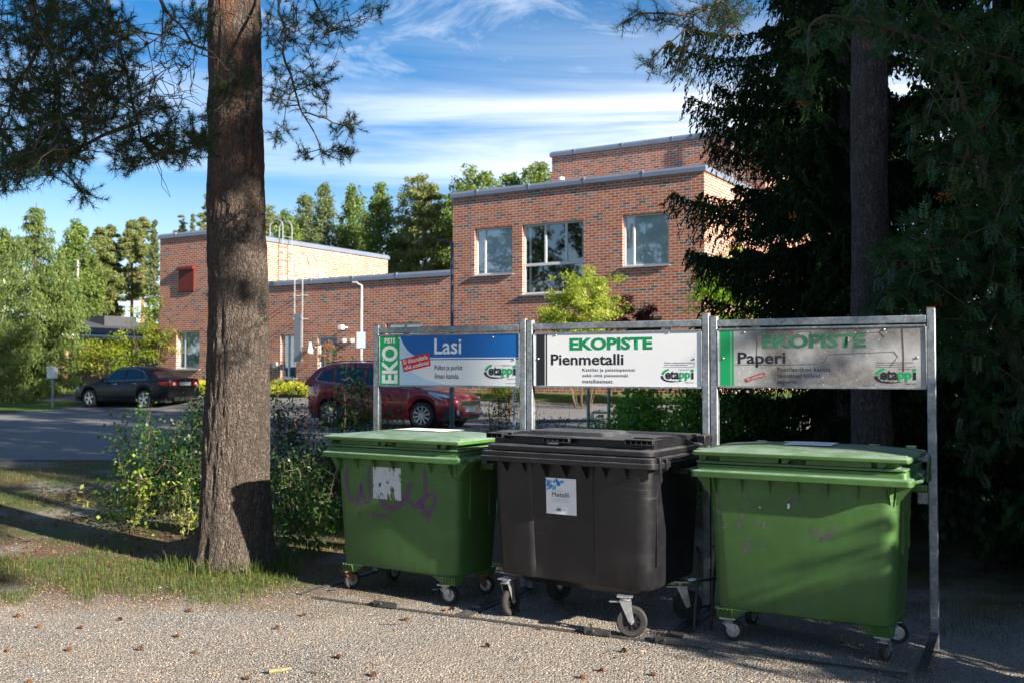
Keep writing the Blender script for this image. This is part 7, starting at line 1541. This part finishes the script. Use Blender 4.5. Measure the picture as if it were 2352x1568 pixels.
gA = np.vstack([clumped(ground_pts(15000, -30, 690, 1285, 1398), 0.9, -0.25), clumped(ground_pts(9000, -30, 480, 1105, 1180), 1.2, -0.2), clumped(ground_pts(5000, -30, 480, 1180, 1290), 1.5, 0.12), ground_pts(1800, 625, 800, 1190, 1262), clumped(ground_pts(4200, 1560, 2352, 1180, 1420), 1.1, -0.05), clumped(ground_pts(5000, -30, 700, 1045, 1110), 1.2, -0.1)])
pxs = 1176 + F * gA[:, 0] / gA[:, 1]; pys = HZ + F * H / gA[:, 1]; lim = np.array([1362 + 42 * mnoise.noise(Vector((a / 90, 0.3, 0))) + 14 * mnoise.noise(Vector((a / 22, 5.3, 0))) - max(0, (a - 520)) * 0.25 for a in pxs]); gA = gA[(pys < lim + rng.normal(size=len(lim)) * 9) | (pxs > 900)]
keep = ~((gA[:, 0] > 0.7) & (gA[:, 0] < 2.6) & (gA[:, 1] < 7.5)); gA = gA[keep]
tag(blades('grass', gA, 0.055, 0.0034, Lm['grass'], 0.8), kind='stuff')
th = rng.uniform(0, 2 * math.pi, 900); rr2 = 0.36 + np.abs(rng.normal(size=900)) * 0.14; tb = np.stack([PX + np.cos(th) * rr2, PY + np.sin(th) * rr2, np.zeros(900)], 1); tb = tb[tb[:, 1] < PY + 0.1]
tag(blades('tall_grass', np.vstack([tb, ground_pts(260, 640, 700, 1270, 1320), ground_pts(120, 2150, 2300, 1300, 1420)]), 0.15, 0.0042, Lm['grass'], 1.3), kind='stuff')
# dandelion like leaves here and there
# pine cones
cone_m = simple('pine_cone', (0.13, 0.065, 0.032), 0.8, vary=0.5, sc=90)
def cone_mesh():
    q = MB(); q.lathe([(0.0, -0.018), (0.009, -0.014), (0.012, 0.0), (0.007, 0.016), (0.0, 0.022)], n=8)
    for k in range(46):
        t = k / 46; z = -0.015 + 0.036 * t; r = 0.017 * math.sin(math.pi * (0.18 + 0.74 * t)) ** 0.8; a = k * 2.39996; c, s = math.cos(a), math.sin(a); p = Vector((c * r, s * r, z)); o = Vector((c, s, 0.55)) * 0.006; sd = Vector((-s, c, 0)) * 0.0042
        q.quad(p * 0.6 - sd, p * 0.6 + sd, p + o + sd * 0.8, p + o + Vector((0, 0, 0.001)) - sd * 0.8)
    return q
c0 = cone_mesh().build('pine_cone', cone_m, None, fix=False); first = True
spots = [(49, 1412), (283, 1420), (193, 1438), (413, 1457), (167, 1488), (456, 1495), (575, 1553), (77, 1562), (328, 1487), (560, 1357), (100, 1437), (30, 1490), (440, 1400), (1040, 1395), (1025, 1398), (1190, 1400), (1240, 1440), (1430, 1492), (1380, 1535), (1340, 1552), (780, 1505), (935, 1420), (640, 1440), (1120, 1480), (700, 1410), (1500, 1545), (860, 1545)]
spots += [(float(rng.uniform(0, 470)), float(rng.uniform(1165, 1330))) for _ in range(46)]
for i, (px, py) in enumerate(spots):
    o = c0 if i == 0 else c0.copy()
    if i: COL.objects.link(o)
    Y = F * H / (py - HZ); X = (px - 1176) / F * Y; s_ = float(rng.uniform(0.6, 0.9)); o.scale = (s_, s_, s_); o.location = (X, Y, gz(X, Y) + 0.014 * s_); o.rotation_euler = (R(90) + float(rng.normal()) * 0.3, float(rng.uniform(0, 6)), float(rng.uniform(0, 6)))
    tag(o, 'small brown pine cone lying on the ground', 'pine cone', 'pine cones scattered on gravel and litter')
# sticks
def stick(px, py, L_, r, rz, lab_, m_=None):
    Y = F * H / (py - HZ); X = (px - 1176) / F * Y; t_ = []; 
    for k in range(6): u = k / 5 - 0.5; t_.append((u * L_, 0.03 * L_ * math.sin(k * 2.1), r + 0.004 + 0.012 * L_ * math.cos(k * 1.7) ** 2))
    q = MB(); q.tube(t_, [r, r * 1.1, r * 0.95, r * 0.9, r * 0.8, r * 0.5], 7); o = q.build('twig', m_ or M['twig'], None); o.location = (X, Y, gz(X, Y)); o.rotation_euler = (0, 0, rz); tag(o, lab_, 'twig')
stick(648, 1538, 0.13, 0.012, 0.5, 'short thick mossy stick on the gravel near the bottom edge', simple('mossy_stick', (0.22, 0.19, 0.09), 0.9, vary=0.4, sc=40))
stick(735, 1540, 0.12, 0.003, -0.2, 'thin dark twig right of the thick stick'); stick(900, 1385 + 45, 0.16, 0.003, 0.1, 'thin twig on the gravel before the left green bin'); stick(1440, 1500, 0.2, 0.004, 0.6, 'thin twig on the gravel before the black bin'); stick(1395, 1352 + 140, 0.10, 0.003, 1.0, 'short twig right beside the longer one before the black bin'); stick(530, 1362, 0.10, 0.003, -0.3, 'small twig at the edge of the grass below the pine')
def scrap(px, py, s_, lab_, m_='paper', cat_='scrap'):
    Y = F * H / (py - HZ); X = (px - 1176) / F * Y; q = MB(); q.grid(lambda u, v: (u * s_ + 0.2 * s_ * v, v * s_ * 0.7, 0.25 * s_ * abs(math.sin(3 * u + 2 * v)) + 0.004), list(np.linspace(-1, 1, 5)), list(np.linspace(-1, 1, 4)))
    o = q.build('scrap', M[m_], None, fix=False); o.location = (X, Y, gz(X, Y)); o.rotation_euler = (0, 0, px); tag(o, lab_, cat_)
scrap(373, 1346, 0.012, 'tiny white scrap in the grass left of the pine'); scrap(770, 1351, 0.035, 'crumpled grey sheet beside the left wheel of the left green bin', 'zinc'); scrap(1000, 1352, 0.03, 'white scraps under the left green bin'); scrap(1095, 1392, 0.04, 'bent metal scrap before the gap between left and black bins', 'zinc'); scrap(1575, 1418, 0.025, 'white scrap beside the trestle legs'); scrap(1590, 1330, 0.06, 'pale sheet lying behind the gap right of the black bin')
